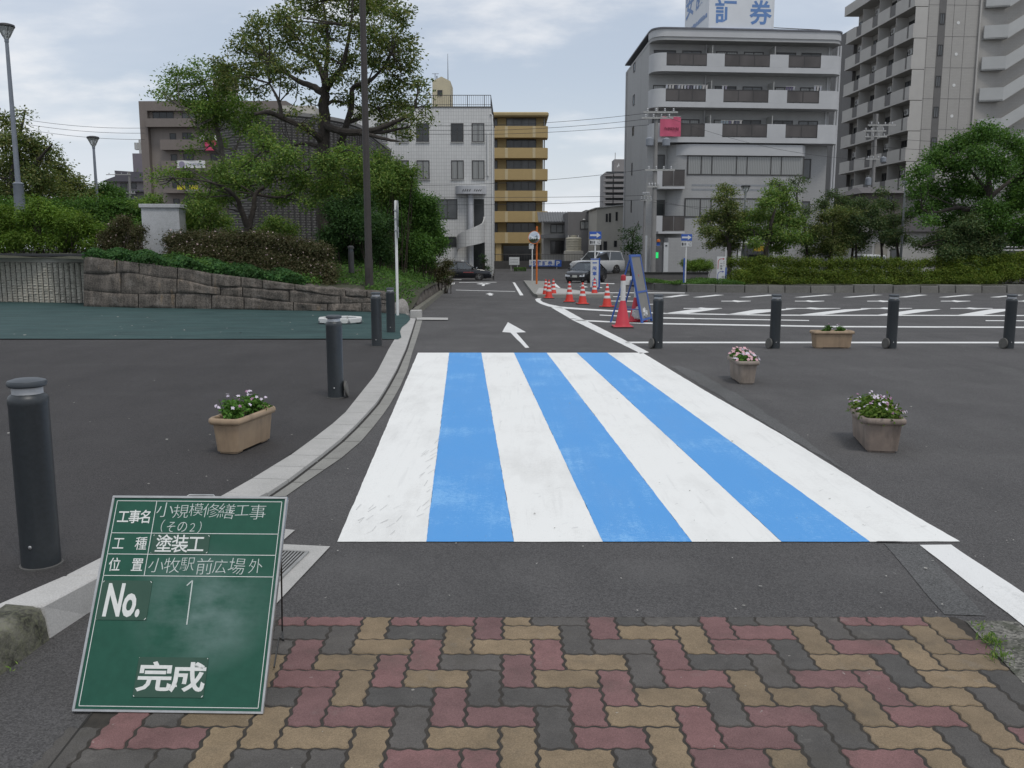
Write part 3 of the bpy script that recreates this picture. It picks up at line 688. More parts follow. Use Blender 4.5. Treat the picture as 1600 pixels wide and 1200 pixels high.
def flower_plant(mt, x, rad, hgt, label, petal, nfl, seed, y=0, big=.02, fl_top=True, mat='pot'):
    p = mt @ Vector((x, y, .205)); r = empty('flowering_plant', p, 0, label, 'plant', 'flowering plants in the planters'); rg = np.random.default_rng(seed)
    n = int(420 * (rad / .1) ** 2); cl = [((0, 0, hgt * .5), rad, rad, hgt * .55, n)]
    c, nn, ax = spray_points(rg, cl, 9, rad * .16, .35); keep = c[:, 2] > -.02; quads('leaves', c[keep], nn[keep], ax[keep], rg.uniform(.024, .042, keep.sum()), .55, LM[mat], r)
    st = MB()
    for i in range(12):
        a = rg.random() * 6.28; q = rad * .8 * math.sqrt(rg.random()); st.tube([(0.2 * q * math.cos(a), .2 * q * math.sin(a), -.02), (q * math.cos(a) * .7, q * math.sin(a) * .7, hgt * .5), (q * math.cos(a), q * math.sin(a), hgt * .95)], [.004, .003, .002], 5)
    st.build('stems', LM['pot'], r)
    fb = MB()
    for i in range(nfl):
        a = rg.random() * 6.28; q = rad * 1.1 * math.sqrt(rg.random()); z = hgt * (1.06 - .45 * (q / rad) ** 2) + rg.uniform(-.005, .03)
        cx, cy = q * math.cos(a), q * math.sin(a); fb.cur = int(rg.random() < .3)
        nv_ = Vector((cx * 3 + rg.normal() * .2, cy * 3 - .3 + rg.normal() * .2, .6)).normalized(); t1 = nv_.orthogonal().normalized(); t2 = nv_.cross(t1)
        for k in range(5):
            a0 = 2 * math.pi * k / 5; d0 = t1 * math.cos(a0) + t2 * math.sin(a0); d1 = nv_.cross(d0); c0 = Vector((cx, cy, z)); s0 = big * rg.uniform(.8, 1.15)
            fb.quad(c0, c0 + d0 * s0 * .55 + d1 * s0 * .32 + nv_ * .003, c0 + d0 * s0 + nv_ * .001, c0 + d0 * s0 * .55 - d1 * s0 * .32 + nv_ * .003)
    fb.build('blossoms', petal, r)
    return r
# left, beige, two plants
def along(p0, p1, L, Wd):                        # near end face midpoint and the direction it runs away
    d0 = (p1 - p0); d0.z = 0; d0.normalize(); return d0
e0 = G(355, 709, .03); dr = Vector((.13, .60, 0)).normalized(); c = e0 + dr * .25
r, mt = planter('planter', PM[0], c, math.atan2(dr.y, dr.x), 'clean beige planter with two small white flowered plants, left of the curved kerb')
flower_plant(mt, -.155, .115, .185, 'small bushy plant with white flowers in the near end of the clean beige planter', [m_wht, m_mauve], 9, 1, big=.016)
flower_plant(mt, .15, .115, .165, 'small bushy plant with white flowers in the far end of the clean beige planter', [m_wht, m_mauve], 10, 2, big=.016)
e0 = G(1379, 708.5); dr = Vector((.115, .60, 0)).normalized(); c = e0 + dr * .30
r, mt = planter('planter', PM[1], c, math.atan2(dr.y, dr.x), 'dusty brown planter with a sagging rim, overflowing with small mauve flowers', warp=.03, L=.66, Wd=.30)
for i, (x, rd, h_) in enumerate(((-.17, .165, .125), (.03, .17, .14), (.20, .155, .15))):
    flower_plant(mt, x, rd, h_, ['plant nearest the low front end of the sagging brown planter, with mauve flowers', 'middle plant of three in the sagging brown planter', 'plant at the back of the sagging brown planter, behind the other two'][i], [m_wht, m_mauve], 30, 10 + i, y=.0, big=.0125, mat='potlime')
e0 = G(1168, 601); dr = Vector((.0 + .02, .60, 0)).normalized(); c = e0 + dr * .27
r, mt = planter('planter', PM[2], c, math.atan2(dr.y, dr.x), 'greyish planter full of pink flowers beside the white stripe')
for i, x in enumerate((-.13, .12)): flower_plant(mt, x, .135, .11 + .03 * i, ['pink flowered plant in the near end of the greyish planter', 'pink flowered plant in the far end of the greyish planter'][i], [m_pink, m_wht], 30, 20 + i, big=.023)
c = G(1303, 544.8) + Vector((0, .12, 0))
r, mt = planter('planter', PM[0], c, 0.0, 'plain beige planter on the white line between two bollards', L=.62)
for i, x in enumerate((-.075, .13)): flower_plant(mt, x, .085, .14, ['small round green plant left of its twin in the planter between bollards', 'small round green plant right of its twin in the planter between bollards'][i], [m_wht, m_mauve], 4, 30 + i, big=.012)

# ------------------------------------------------------------------ the green site board
B0, B1 = G(113, 1112, .007), G(411, 1116, .007)
up_c = Vector((-25.0, 3350.0, 0)); fwd = Vector((0, CP, -SP)); upv = Vector((0, SP, CP))
ey = (Vector((1, 0, 0)) * -25 + upv * 3350 + fwd * F_PX).normalized(); ex = (B1 - B0).normalized(); ez = ex.cross(ey).normalized(); ey = ez.cross(ex).normalized()
def on_board(x, y):
    d = ray(x, y); o = Vector((0, 0, CAM_H)); t = (B0 - o).dot(ez) / d.dot(ez); p = o + d * t - B0
    return p.dot(ex), p.dot(ey)
BW = (B1 - B0).length; BH = (on_board(171, 774)[1] + on_board(443, 777)[1]) / 2
tl, tr_ = on_board(171, 774), on_board(443, 777)
print('board', round(BW, 3), round(BH, 3), [round(v, 3) for v in (*tl, *tr_)], 'lean', math.degrees(math.acos(ey.z)))
root = empty('site_board', B0, 0, 'green chalkboard work sign in a thin aluminium frame leaning on wire legs', 'chalkboard')
MX = Matrix((( ex.x, ey.x, ez.x, 0), (ex.y, ey.y, ez.y, 0), (ex.z, ey.z, ez.z, 0), (0, 0, 0, 1)))
def bpart(mb, name, mat, **k): mb.v = [tuple(MX @ Vector(v)) for v in mb.v]; return mb.build(name, mat, root, **k)
def fr(h): return lambda x, y: Vector((x, y, h))
sx = BW / 298.0
def board_mat():
    s = SH('green_board'); v = s.obj(); a = s.noise(v, 4.5, 5, .6); st = s.noise(s.map(v, (3, 2, 9)), 2.2, 5, .65)
    col = s.mix(s.rng(s.noise(v, 30, 3), .3, .7), (.013, .078, .050), (.016, .090, .058))
    sepx = s.n('ShaderNodeSeparateXYZ'); s.l(v, sepx.inputs[0])
    # chalk dust rubbed over the middle right
    dx = s.math('SUBTRACT', sepx.outputs[0], BW * .60); dz = s.math('SUBTRACT', sepx.outputs[2], .285)
    rr = s.math('SQRT', s.math('ADD', s.math('MULTIPLY', s.math('MULTIPLY', dx, dx), 1.0), s.math('MULTIPLY', s.math('MULTIPLY', dz, dz), 1.9)))
    blob = s.rng(rr, .04, .27, 1.0, 0.0)
    f = s.math('MULTIPLY', blob, s.rng(s.math('ADD', s.math('MULTIPLY', a, .6), s.math('MULTIPLY', st, .4)), .36, .66))
    col = s.mix(s.math('MULTIPLY', f, .62), col, (.27, .36, .35)); return s.fin(col, .5, 0, .3)
bpart(MB().box(.006, BW - .006, .006, BH - .006, -.008, .0), 'panel', board_mat())
al = pm('aluminium', (.52, .52, .51), (.40, .40, .39), 20, .42, 0, .75); wl = pm('board_white', (.72, .73, .70), (.62, .64, .61), 60, .6)
fb = MB()
for q in ((0, BW, 0, .0075), (0, BW, BH - .0075, BH), (0, .0075, .0075, BH - .0075), (BW - .0075, BW, .0075, BH - .0075)): fb.box(*q, -.012, .005)
bpart(fb, 'frame', al, bevel=.0012)
def bx(x, y): return on_board(x, y)
rows = {'r0': .976 * BH}
def uv(x, y):                                     # zoomed picture: px = x/4.444+100, py = y/4.444+760
    return on_board(x / 4.444 + 100, y / 4.444 + 760)
xl, xr_ = .018, BW - .018; ytop = BH - .018
y1, y2, y3 = uv(900, 327)[1], uv(900, 474)[1], uv(900, 624)[1]; xd = (uv(620, 210)[0] + uv(570, 560)[0]) / 2 + .001
lw = .0021; gl = MB(); zf = .0011
for x0, x1, y_ in ((xl, xr_, ytop), (xl, xr_, y1), (xl, xr_, y2), (xl, xr_, y3), (xl, xr_, .018)): gl.box(x0, x1, y_ - lw / 2, y_ + lw / 2, .0, zf)
for x_, a, c in ((xl, .018 + lw / 2, y3 - lw / 2), (xl, y3 + lw / 2, y2 - lw / 2), (xl, y2 + lw / 2, y1 - lw / 2), (xl, y1 + lw / 2, ytop - lw / 2), (xr_, .018 + lw / 2, y3 - lw / 2), (xr_, y3 + lw / 2, y2 - lw / 2), (xr_, y2 + lw / 2, y1 - lw / 2), (xr_, y1 + lw / 2, ytop - lw / 2), (xd, y3 + lw / 2, y2 - lw / 2), (xd, y2 + lw / 2, y1 - lw / 2), (xd, y1 + lw / 2, ytop - lw / 2)): gl.box(x_ - lw / 2, x_ + lw / 2, a, c, .0, zf)
bpart(gl, 'ruled_lines', wl)
mid = lambda *r_: sum(r_) / len(r_)
xa, xb_ = xl + .012, xd - .010; cw = (xb_ - xa)
def chars(mb, s_, x0, x1, yc, h, z, bold, cwf=1.0, rot=None, jit=None, gapw=None):
    n = len(s_); w = (x1 - x0) / n
    for i, ch in enumerate(s_):
        if ch in ' \u3000': continue
        vs, fs = text_pts(ch, bold)
        sc_ = h / .92; ww = w * cwf / .92
        r0, ox, oy, ss = (jit.uniform(-.07, .07), jit.uniform(-.003, .003), jit.uniform(-.004, .004), jit.uniform(.88, 1.1)) if jit else (0, 0, 0, 1)
        cx = x0 + w * (i + .5); ct, st_ = math.cos(r0), math.sin(r0)
        pts = []
        for v in vs:
            a, c2 = (v.x - .5) * ww * ss, (v.y - .36) * sc_ * ss
            if jit: a += c2 * .06
            pts.append(Vector((cx + ox + a * ct - c2 * st_, yc + oy + a * st_ + c2 * ct, z)))
        mb.add(pts, fs)
lt = MB(); chars(lt, '工事名', xa, xb_, mid(ytop, y1), .046, .0012, .013)
bpart(lt, 'lettering', wl); lt = MB(); chars(lt, '工　種', xa, xb_, mid(y1, y2), .045, .0012, .003)
bpart(lt, 'lettering', wl); lt = MB(); chars(lt, '位　置', xa, xb_, mid(y2, y3), .045, .0012, .007)
bpart(lt, 'lettering', wl)
chalk = pm('chalk', (.62, .66, .63), (.42, .48, .45), 260, .9)
jr = random.Random(5); ch = MB()
chars(ch, '小規模修繕工事', xd + .006, xd + .006 + (uv(1400, 170)[0] - uv(640, 170)[0]), ytop - .034, .050, .0012, -.012, 1.0, jit=jr)
bpart(ch, 'chalk_writing', chalk); ch = MB(); chars(ch, '（その２）', xd + .004, uv(1015, 270)[0], y1 + .022, .040, .0012, -.008, .85, jit=jr)
bpart(ch, 'chalk_writing', chalk); ch = MB(); chars(ch, '小牧駅前広場', xd + .008, uv(1250, 560)[0], mid(y2, y3), .054, .0012, -.012, 1.0, jit=jr)
chars(ch, '外', uv(1275, 560)[0], uv(1375, 560)[0], mid(y2, y3), .052, .0012, -.012, 1.0, jit=jr)
bpart(ch, 'chalk_writing', chalk); ch = MB(); a0, a1, a2 = on_board(292, 915), on_board(301, 907), on_board(292, 976)
for p_, q_ in ((a0, a1), (a1, a2)):
    d_ = Vector((q_[0] - p_[0], q_[1] - p_[1], 0)); nn_ = Vector((-d_.y, d_.x, 0)).normalized() * .0020; p3, q3 = Vector((*p_, .0012)), Vector((*q_, .0012)); ch.quad(p3 - nn_, q3 - nn_, q3 + nn_, p3 + nn_)
bpart(ch, 'chalk_writing', chalk)
mg = pm('magnet_green', (.020, .068, .044), (.026, .076, .050), 20, .55)
def magnet(x0, x1, y0, y1, body, cx0, cx1, h, bold, label):
    m_ = MB(); m_.box(x0, x1, y0, y1, .0002, .0022); o = bpart(m_, 'magnet_plate', mg, bevel=.0005)
    t_ = MB(); yc = (y0 + y1) / 2
    if body == 'No.': text_into(t_, 'No.', fr(.0026), cx0, cx1, yc - h / 2, yc + h / 2, .03, .004)
    else: chars(t_, body, cx0, cx1, yc, h, .0026, bold)
    c_ = t_                                      # worn white corners
    for qx, qy, s1, s2 in ((x0, y1, 1, -1), (x1, y1, -1, -1), (x0, y0, 1, 1), (x1, y0, -1, 1)):
        k = jr.uniform(.3, 1); c_.add([(qx + s1 * .001, qy + s2 * .007 * k, .0024), (qx + s1 * .003, qy + s2 * .008 * k, .0024), (qx + s1 * .008 * k, qy + s2 * .003, .0024), (qx + s1 * .007 * k, qy + s2 * .001, .0024)], [(0, 1, 2, 3)])
    t_.v = [tuple(MX @ Vector(v)) for v in t_.v]; t_.build('lettering', wl, o)
    return o
u0, u1 = uv(612, 390)[0], uv(1010, 390)[0]; magnet(u0, u1, y2 + .003, y1 - .004, '塗装工', uv(640, 400)[0], uv(975, 400)[0], .060, .008, '')
n0, n1 = on_board(150, 966), on_board(239, 907); magnet(n0[0], n1[0], on_board(190, 969)[1], on_board(190, 907)[1], 'No.', on_board(164, 940)[0], on_board(221, 940)[0], .112, .03, '')
k0, k1 = on_board(212, 1060), on_board(322, 1060); magnet(k0[0], k1[0], on_board(265, 1090)[1], on_board(265, 1027)[1], '完成', on_board(216, 1060)[0], on_board(320, 1060)[0], .088, .022, '')
wire = pm('dark_wire', (.10, .095, .085), (.06, .055, .05), 30, .45, 0, .8)
wm = MB(); t0 = B0 + ex * (BW - .004) + ey * (BH * .72) - ez * .015; ft = G(443, 1000, .012)
f2 = B0 + ex * (BW * .10) + Vector((0, ft.y - B1.y, 0)); f2.z = ft.z
wm.tube([p - B0 for p in (t0, G(441, 985, .02), ft, G(436, 996, .012), B0 + ex * (BW * .93) + Vector((0, .30, .012)))], .0032, 6)
wm.tube([p - B0 for p in (B0 + ex * (BW * .08) + ey * (BH * .72) - ez * .015, f2)], .0032, 6)
wm.build('wire_leg', wire, root, True)
hm = MB(); hm.tube([Vector(p) for p in ((BW * .42, BH, -.006), (BW * .43, BH + .007, -.008), (BW * .57, BH + .007, -.008), (BW * .58, BH, -.006))], .0028, 6); bpart(hm, 'handle', al, smooth=True)
# ------------------------------------------------------------------ garden on the left: stone wall, bank, planting
WB = [(612, 490.5), (582, 488), (500, 486.5), (425, 485.5), (400, 484.8), (300, 483), (217, 482), (127, 479.5)]
WT = [(611, 459), (582, 454.5), (507, 450), (440, 441), (400, 435.5), (332, 427), (287, 419), (212, 410), (140, 401)]
wbase = [G(x, y, .03) for x, y in WB]
def wall_at(x_px, ys):                            # interpolate pixel row lists by column
    pts = sorted(ys)
    for a, c in zip(pts, pts[1:]):
        if a[0] <= x_px <= c[0]: return a[1] + (c[1] - a[1]) * (x_px - a[0]) / (c[0] - a[0])
    return pts[0][1] if x_px < pts[0][0] else pts[-1][1]
def stone_mat():
    s = SH('wall_stone'); v = s.pos(); sp = s.n('ShaderNodeSeparateXYZ'); s.l(v, sp.inputs[0])
    isl = s.n('ShaderNodeNewGeometry').outputs['Random Per Island']; b0_ = s.mix(isl, (.20, .168, .138), (.13, .115, .10))
    st = s.noise(s.map(v, (3.2, 3.2, .35)), 1.6, 6, .65); pat = s.noise(v, 2.6, 5, .65); fine = s.noise(v, 26, 4, .65)
    c = s.mix(s.math('MULTIPLY', s.rng(st, .36, .54), .88), b0_, (.030, .026, .022)); c = s.mix(s.math('MULTIPLY', s.rng(pat, .54, .72), .5), c, (.27, .25, .225))
    c = s.mix(s.math('MULTIPLY', s.rng(s.noise(s.map(v, (2, 2, .6), (3, 0, 0)), 2.2, 4), .62, .72), .6), c, (.25, .17, .09))
    c = s.mix(.35, c, s.mix(s.rng(fine, .3, .7), (.03, .026, .022), (.36, .32, .28)))
    h = s.math('ADD', s.math('MULTIPLY', fine, .7), pat); s.bump(h, .8, .04)
    return s.fin(c, .92, 0, .25)
MA['stone'] = stone_mat()
from mathutils import noise as mn
sw = MB(); rs_ = random.Random(31)
def wpt(xp, t, out=0.0):                          # point of the wall face: column xp, height fraction t
    yb_ = wall_at(xp, WB); bpt = G(xp, yb_, .03); tp = P(xp, wall_at(xp, WT), bpt.y + .10); q = bpt.lerp(tp, t); q.y -= out; return q
core = []
for i in range(61):
    xp = 611 - (611 - 129.5) * i / 60; a, c = wpt(xp, -.05), wpt(xp, .97); core.append([a + Vector((0, .06, 0)), c + Vector((0, .06, 0)), c + Vector((0, .5, 0)), a + Vector((0, .5, 0))])
for col in core: sw.v += [tuple(p) for p in col]
for i in range(60):
    for k in range(4): a = i * 4 + k; sw.f.append((a, i * 4 + (k + 1) % 4, (i + 1) * 4 + (k + 1) % 4, a + 4)); sw.mi.append(1)
sw.cur = 0
def block(xa, xb2, ta, tb, seed):
    """one rough stone: xa > xb2 picture columns, ta..tb courses (functions of column)"""
    nx_, nz_ = max(4, int((xa - xb2) / 5)), 8; base = len(sw.v); bul = rs_.uniform(.0, .035); tilt = rs_.uniform(-.03, .03)
    for i in range(nx_ + 1):
        u = i / nx_; xp = xa + (xb2 - xa) * u
        for k in range(nz_ + 1):
            w = k / nz_; t = ta(xp) + (tb(xp) - ta(xp)) * w; ed = min(u, 1 - u) * nx_; ez_ = min(w, 1 - w) * nz_
            e = min(1, ed / 1.1) * min(1, ez_ / 1.1); o_ = (bul + tilt * (u - .5) + .05 * mn.noise(Vector((xp * .045, t * 3.2, seed))) + .022 * mn.noise(Vector((xp * .2, t * 11, seed)))) * e - .022 * (1 - e)
            sw.v.append(tuple(wpt(xp, t, o_)))
    for i in range(nx_):
        for k in range(nz_): a = base + i * (nz_ + 1) + k; sw.f.append((a, a + 1, a + nz_ + 2, a + nz_ + 1)); sw.mi.append(0)
def wav(b0, amp, ph): return lambda x: b0 + amp * math.sin(x * .021 + ph) + amp * .5 * math.sin(x * .055 + ph * 2)
c1_ = lambda x: .36 + .05 * math.sin(x * .02 + 1) + .10 * sm((x - 480) / 120); c2_ = lambda x: .70 + .05 * math.sin(x * .026 + 2) + .02 * math.sin(x * .07); top_f = lambda x: 1.0; bot_f = lambda x: 0.0
def course(lo, hi, wmin, wmax, sd):
    x = 611.0
    while x > 129.5:
        w = rs_.uniform(wmin, wmax); xe = max(129.5, x - w); xe = 129.5 if xe < 129.5 + wmin * .45 else xe
        block(x - .7, xe + .7, lambda q_: lo(q_) + .004, lambda q_: hi(q_) - .004, rs_.uniform(0, 90)); x = xe
course(bot_f, c1_, 45, 105, 1); course(c1_, c2_, 32, 88, 2); course(c2_, top_f, 28, 80, 3)
cap_ = [wpt(611 - (611 - 129.5) * i / 60, 1.0) for i in range(61)]; base = len(sw.v)
for q_ in cap_: sw.v += [tuple(q_ + Vector((0, .02, -.03))), tuple(q_ + Vector((0, .30, .03 + rs_.uniform(-.03, .03)))), tuple(q_ + Vector((0, .55, -.3)))]
for i in range(60):
    for k in range(2): a = base + i * 3 + k; sw.f.append((a, a + 1, a + 4, a + 3)); sw.mi.append(0)
tag(sw.build('stone_wall', [MA['stone'], MA['groove']], smooth=True, angle=50), 'low retaining wall of weathered brown stone blocks, sloping down to the road', 'wall')
# split-faced panel wall further left
p0, p1 = G(137, 474.5, .03), G(-190, 469.5, .03); r = empty('panel_wall', p0, math.atan2(p1.y - p0.y, p1.x - p0.x), 'ribbed grey split-faced wall with a dark coping at the far left', 'wall')
LW = (p1 - p0).length; HW = P(137, 401, p0.y).z - p0.z
m_pw = pm('wall_plain', (.46, .44, .39), (.38, .36, .32), 2, .9, .2, fine=40); m_sf = pm('split_face', (.42, .40, .34), (.28, .26, .22), 4, .95, .6, dist=.02, fine=30); m_cop = pm('dark_coping', (.022, .022, .024), (.035, .035, .037), 6, .6)
MB().box(0, LW, -.35, -.03, -.1, HW).build('wall', m_pw, r)
MB().box(-.01, LW, -.0295, -.0285, 0, HW - .185).build('groove_shade', pm('groove_dark', (.06, .056, .05), None, 5, .95), r)  # dark sheet behind the ribs, groove shade put into its colour
sf = MB(); n = int(LW / .215); rr = random.Random(3)
hh = HW - .19
for i in range(n):
    x = i * .215 + .012; z = 0.0
    nz_ = 15; ncol = 5; base = len(sf.v); prof_ = []
    for k in range(nz_ * 3 + 1):
        zz_ = hh * k / (nz_ * 3)
        dd = .018 + .034 * abs(math.sin(k * 1.05 + rr.uniform(-.5, .5))) * rr.uniform(.5, 1.15)
        for j in range(ncol + 1):
            xx = x + .178 * j / ncol; edge = 0.0 if j in (0, ncol) else 1.0
            sf.v.append((xx, -.028 + .0 + (dd + rr.uniform(-.006, .006)) * edge + .004, zz_ + rr.uniform(-.006, .006)))
    for k in range(nz_ * 3):
        for j in range(ncol): a = base + k * (ncol + 1) + j; sf.f.append((a, a + ncol + 1, a + ncol + 2, a + 1)); sf.mi.append(0)
sf.build('split_face', m_sf, r)
MB().box(-.35, LW, -.40, .04, HW + .002, HW + .085).build('coping', m_cop, r, bevel=.01)
# bank of soil
KA, KB_ = G(655, 491), G(706, 447.5); kslope = (KB_.x - KA.x) / (KB_.y - KA.y)
def xk(Y): return KA.x + kslope * (Y - KA.y)
wline = sorted([(G(x, y, .03).x, G(x, y, .03).y, P(x, wall_at(x, WT), G(x, y, .03).y).z) for x, y in WB])
def wl_at(X, k):
    if X >= wline[-1][0]: return wline[-1][k]
    if X <= wline[0][0]:
        return p0.y if k == 1 else wline[0][2]
    for a, c in zip(wline, wline[1:]):
        if a[0] <= X <= c[0]: return a[k] + (c[k] - a[k]) * (X - a[0]) / (c[0] - a[0])
def bank(X, Y):
    dk = max(0, xk(Y) - X - .22); dw = max(0, Y - wl_at(X, 1) - .15)
    edge = .32 * sm((Y - 23) / 6)
    a = zr(Y) + .13 + edge + .40 * dk ** .9; b_ = wl_at(X, 2) - .06 + .11 * dw; c_ = 1.30
    return min(a, b_, c_) + .03 * math.sin(X * 2.3 + Y) * math.sin(Y * 1.7)
bk = MB(); ss = [.0, .12, .3, .6, 1, 1.5, 2.2, 3, 4, 5, 6.5, 8, 10, 12, 14, 17, 20, 26, 34, 45]; dd = [.0, .2, .5, .9, 1.4, 2, 2.8, 3.8, 5, 6.5, 8.5, 11, 14, 18, 24, 32, 42]
for s_ in ss:
    for d_ in dd:
        X = xk(KA.y) - .22 - s_; Y = wl_at(X, 1) + .3 + d_ if X < wline[-1][0] else KA.y - .1 + d_ + .0
        X2 = X + kslope * (Y - KA.y); bk.v.append((X2, Y, bank(X2, Y)))
for i in range(len(ss) - 1):
    for k in range(len(dd) - 1): a = i * len(dd) + k; bk.f.append((a, a + 1, a + len(dd) + 1, a + len(dd))); bk.mi.append(0)
m_bank = pm('garden_soil', (.055, .055, .030), (.030, .034, .018), 3, .95, .6, fine=24, dist=.03)
tag(bk.build('garden_terrain', m_bank, smooth=True), 'planted garden bank', None, None, 'structure')
# stone edging and kerb along the road
eb = MB(); kb2 = MB(); y = KA.y + .1; rr = random.Random(9)
while y < 52:
    L = rr.uniform(.45, .9); x0, x1 = xk(y), xk(y + L - .03); e = .32 * sm((y - 23) / 6)
    if e > .04:
        zt = e + .13 + rr.uniform(-.05, .05)
        eb.extr([(x0 - .20, y, zr(y)), (x0 - .20, y + L - .03, zr(y)), (x1 - .20 - .05 - rr.uniform(0, .05), y + L - .05, zr(y) + zt), (x0 - .25 - rr.uniform(0, .05), y + .02, zr(y) + zt + rr.uniform(-.04, .04))], (-.22, 0, 0))
    y += L
for i in range(14):
    a, c = KA.y + i * 2.05, KA.y + i * 2.05 + 2.03
    kb2.add([(xk(a) - .16, a, zr(a)), (xk(a), a, zr(a)), (xk(a) - .02, a, zr(a) + .13), (xk(a) - .16, a, zr(a) + .14), (xk(c) - .16, c, zr(c)), (xk(c), c, zr(c)), (xk(c) - .02, c, zr(c) + .13), (xk(c) - .16, c, zr(c) + .14)], [(0, 1, 2, 3), (4, 7, 6, 5), (1, 5, 6, 2), (2, 6, 7, 3), (0, 3, 7, 4)])
tag(kb2.build('garden_kerb', pm('mossy_concrete', (.17, .16, .13), (.10, .10, .075), 5, .9, .3, fine=60)), 'weathered kerb along the garden', None, None, 'structure')
tag(eb.build('edging_stones', MA['stone'], bevel=.03, seg=2, smooth=True), 'low rough stone edging along the road side of the garden', 'stone edging')
# block, boulder, cross strip
q = MB(); q.box(-.13, .13, -.14, .14, 0, .19); o = q.build('concrete_block', MA['concrete'], bevel=.012, loc=G(651, 497.5) + Vector((-.02, .1, 0))); tag(o, 'square pale concrete block at the end of the curved kerb', 'block')
bm = bmesh.new(); bmesh.ops.create_icosphere(bm, subdivisions=4, radius=1)
for v in bm.verts:
    n_ = v.co.normalized(); k = 1 + .10 * math.sin(n_.x * 3 + 1) * math.cos(n_.y * 2.7) + .05 * math.sin(n_.z * 5 + n_.x * 4); v.co = Vector((n_.x * .24 * k, n_.y * .22 * k, max(-.05, n_.z * .36 * k) if n_.z > 0 else -.03))
me = bpy.data.meshes.new('boulder'); bm.to_mesh(me); bm.free(); me.materials.append(pm('boulder_stone', (.34, .32, .30), (.16, .15, .135), 6, .9, .5, dist=.02, fine=30)); me.polygons.foreach_set('use_smooth', [True] * len(me.polygons))
o = bpy.data.objects.new('boulder', me); COL.objects.link(o); o.location = G(625, 491, .02) + Vector((0, .2, 0)); tag(o, 'pale rounded boulder at the right end of the stone wall', 'boulder')
q = MB(); c = [G(651, 499.5, .02), G(700, 499.8, .02), G(700, 496.4, .02), G(651, 495.6, .02)]; q.poly([tuple(p) for p in c]); tag(q.build('drain_channel_cover', MA['concrete']), 'pale concrete strip across the lane edge', None, None, 'structure')
# octagonal white ring
def octring(mb, ro, ri, z0, z1, i):
    a0, a1 = R(22.5 + 45 * i + 1.2), R(22.5 + 45 * (i + 1) - 1.2)
    mb.prism([(ro * math.cos(a0), ro * math.sin(a0)), (ro * math.cos(a1), ro * math.sin(a1)), (ri * math.cos(a1), ri * math.sin(a1)), (ri * math.cos(a0), ri * math.sin(a0))], z0, z1)
m_wp = pm('white_plastic', (.66, .66, .64), (.55, .55, .53), 8, .5, .05)
r = empty('octagonal_frame', G(532, 505.2, .04), R(10), 'white octagonal frame of joined beams lying on the green sheet', 'octagonal frame')
for i in range(8):
    q = MB(); octring(q, .47, .36, .03, .125, i); o = q.build('beam', m_wp, r, bevel=.008)
    q = MB(); a = R(22.5 + 45 * i); q.box(-.05, .05, -.03, .03, 0, .07, Matrix.Rotation(a, 4, 'Z') @ Matrix.Translation((.415, 0, 0))); q.build('connector', m_cap, r)

# ------------------------------------------------------------------ posts and lamps
m_lampg = pm('lamp_grey', (.20, .22, .26), (.16, .18, .21), 4, .45); m_lampd = pm('lamp_dark', (.045, .045, .047), (.03, .03, .03), 5, .5)
def glassy(name, c, tr=.5, rough=.1):
    s = SH(name); s.fin(c, rough, 0, .5); s.b.inputs['Transmission Weight'].default_value = tr; return s.m
m_lglass = glassy('lamp_glass', (.75, .76, .75), .6, .2)
def street_lamp(loc, H_, label, sc_=1.0, basez=0.0, mat=None):
    mat = mat or m_lampg; r = empty('street_lamp', loc, 0, label, 'street lamp', 'street lamps with funnel shaped heads')
    hd = .62 * sc_; z = H_ - hd
    if basez: MB().lathe([(.30, 0), (.30, .12), (.20, .18), (.175, basez - .1), (.20, basez - .05), (.12, basez)], 20).build('base', mat, r, True)
    MB().lathe([(.095 * sc_, basez), (.062 * sc_, z - .05), (.075 * sc_, z - .04), (.075 * sc_, z + .06)], 16).build('post', mat, r, True)
    h = MB(); h.lathe([(.08 * sc_, z + .06), (.11 * sc_, z + .13 * sc_), (.28 * sc_, z + .46 * sc_), (.285 * sc_, z + .48 * sc_)], 24); h.build('glass', m_lglass, r, True)
    MB().lathe([(.028, z + .1), (.028, z + .38 * sc_), (.0, z + .40 * sc_)], 12).build('bulb', m_wp, r, True)
    cg = MB()
    for k in range(4):
        a = R(45 + 90 * k); cg.tube([(.115 * sc_ * math.cos(a), .115 * sc_ * math.sin(a), z + .13 * sc_), (.29 * sc_ * math.cos(a), .29 * sc_ * math.sin(a), z + .48 * sc_)], .010, 6)
    cg.build('cage', m_lampd, r)
    MB().lathe([(.30 * sc_, z + .47 * sc_), (.315 * sc_, z + .50 * sc_), (.30 * sc_, z + .56 * sc_), (.16 * sc_, z + .60 * sc_), (0, z + .62 * sc_)], 24).build('cap', m_lampd, r, True)
    return r
def base_top(x0, y0, y1, Y, xt=None):             # base point on the sight line and height up to row y1
    b_ = P(x0, y0, Y); return b_, P(x0, y1, Y).z - b_.z
b_, h = base_top(32, 332, 36, 34); street_lamp(b_ - Vector((0, 0, .5)), h + .5, 'tall pale grey street lamp with a heavy base behind the far left hedge', 1.0, 1.6)
b_, h = base_top(154, 345, 212, 47); street_lamp(b_ - Vector((0, 0, .8)), h + .8, 'slim grey street lamp behind the flowering bush and white gate pillar', .98)
b_ = P(577, 447, 24.5); r = empty('light_pole', b_ - Vector((0, 0, .2)), 0, 'very tall dark brown pole rising past the big tree', 'pole')
m_pole = pm('brown_pole', (.030, .024, .021), (.042, .034, .030), 3, .5, 0, 0, .5, fine=30)
MB().lathe([(.115, 0), (.115, .05), (.112, .9), (.098, 1.0), (.075, 9.5)], 20).build('shaft', m_pole, r, True); MB().box(-.045, .045, -.119, -.10, .45, .72).build('hatch', m_pole, r, bevel=.006)
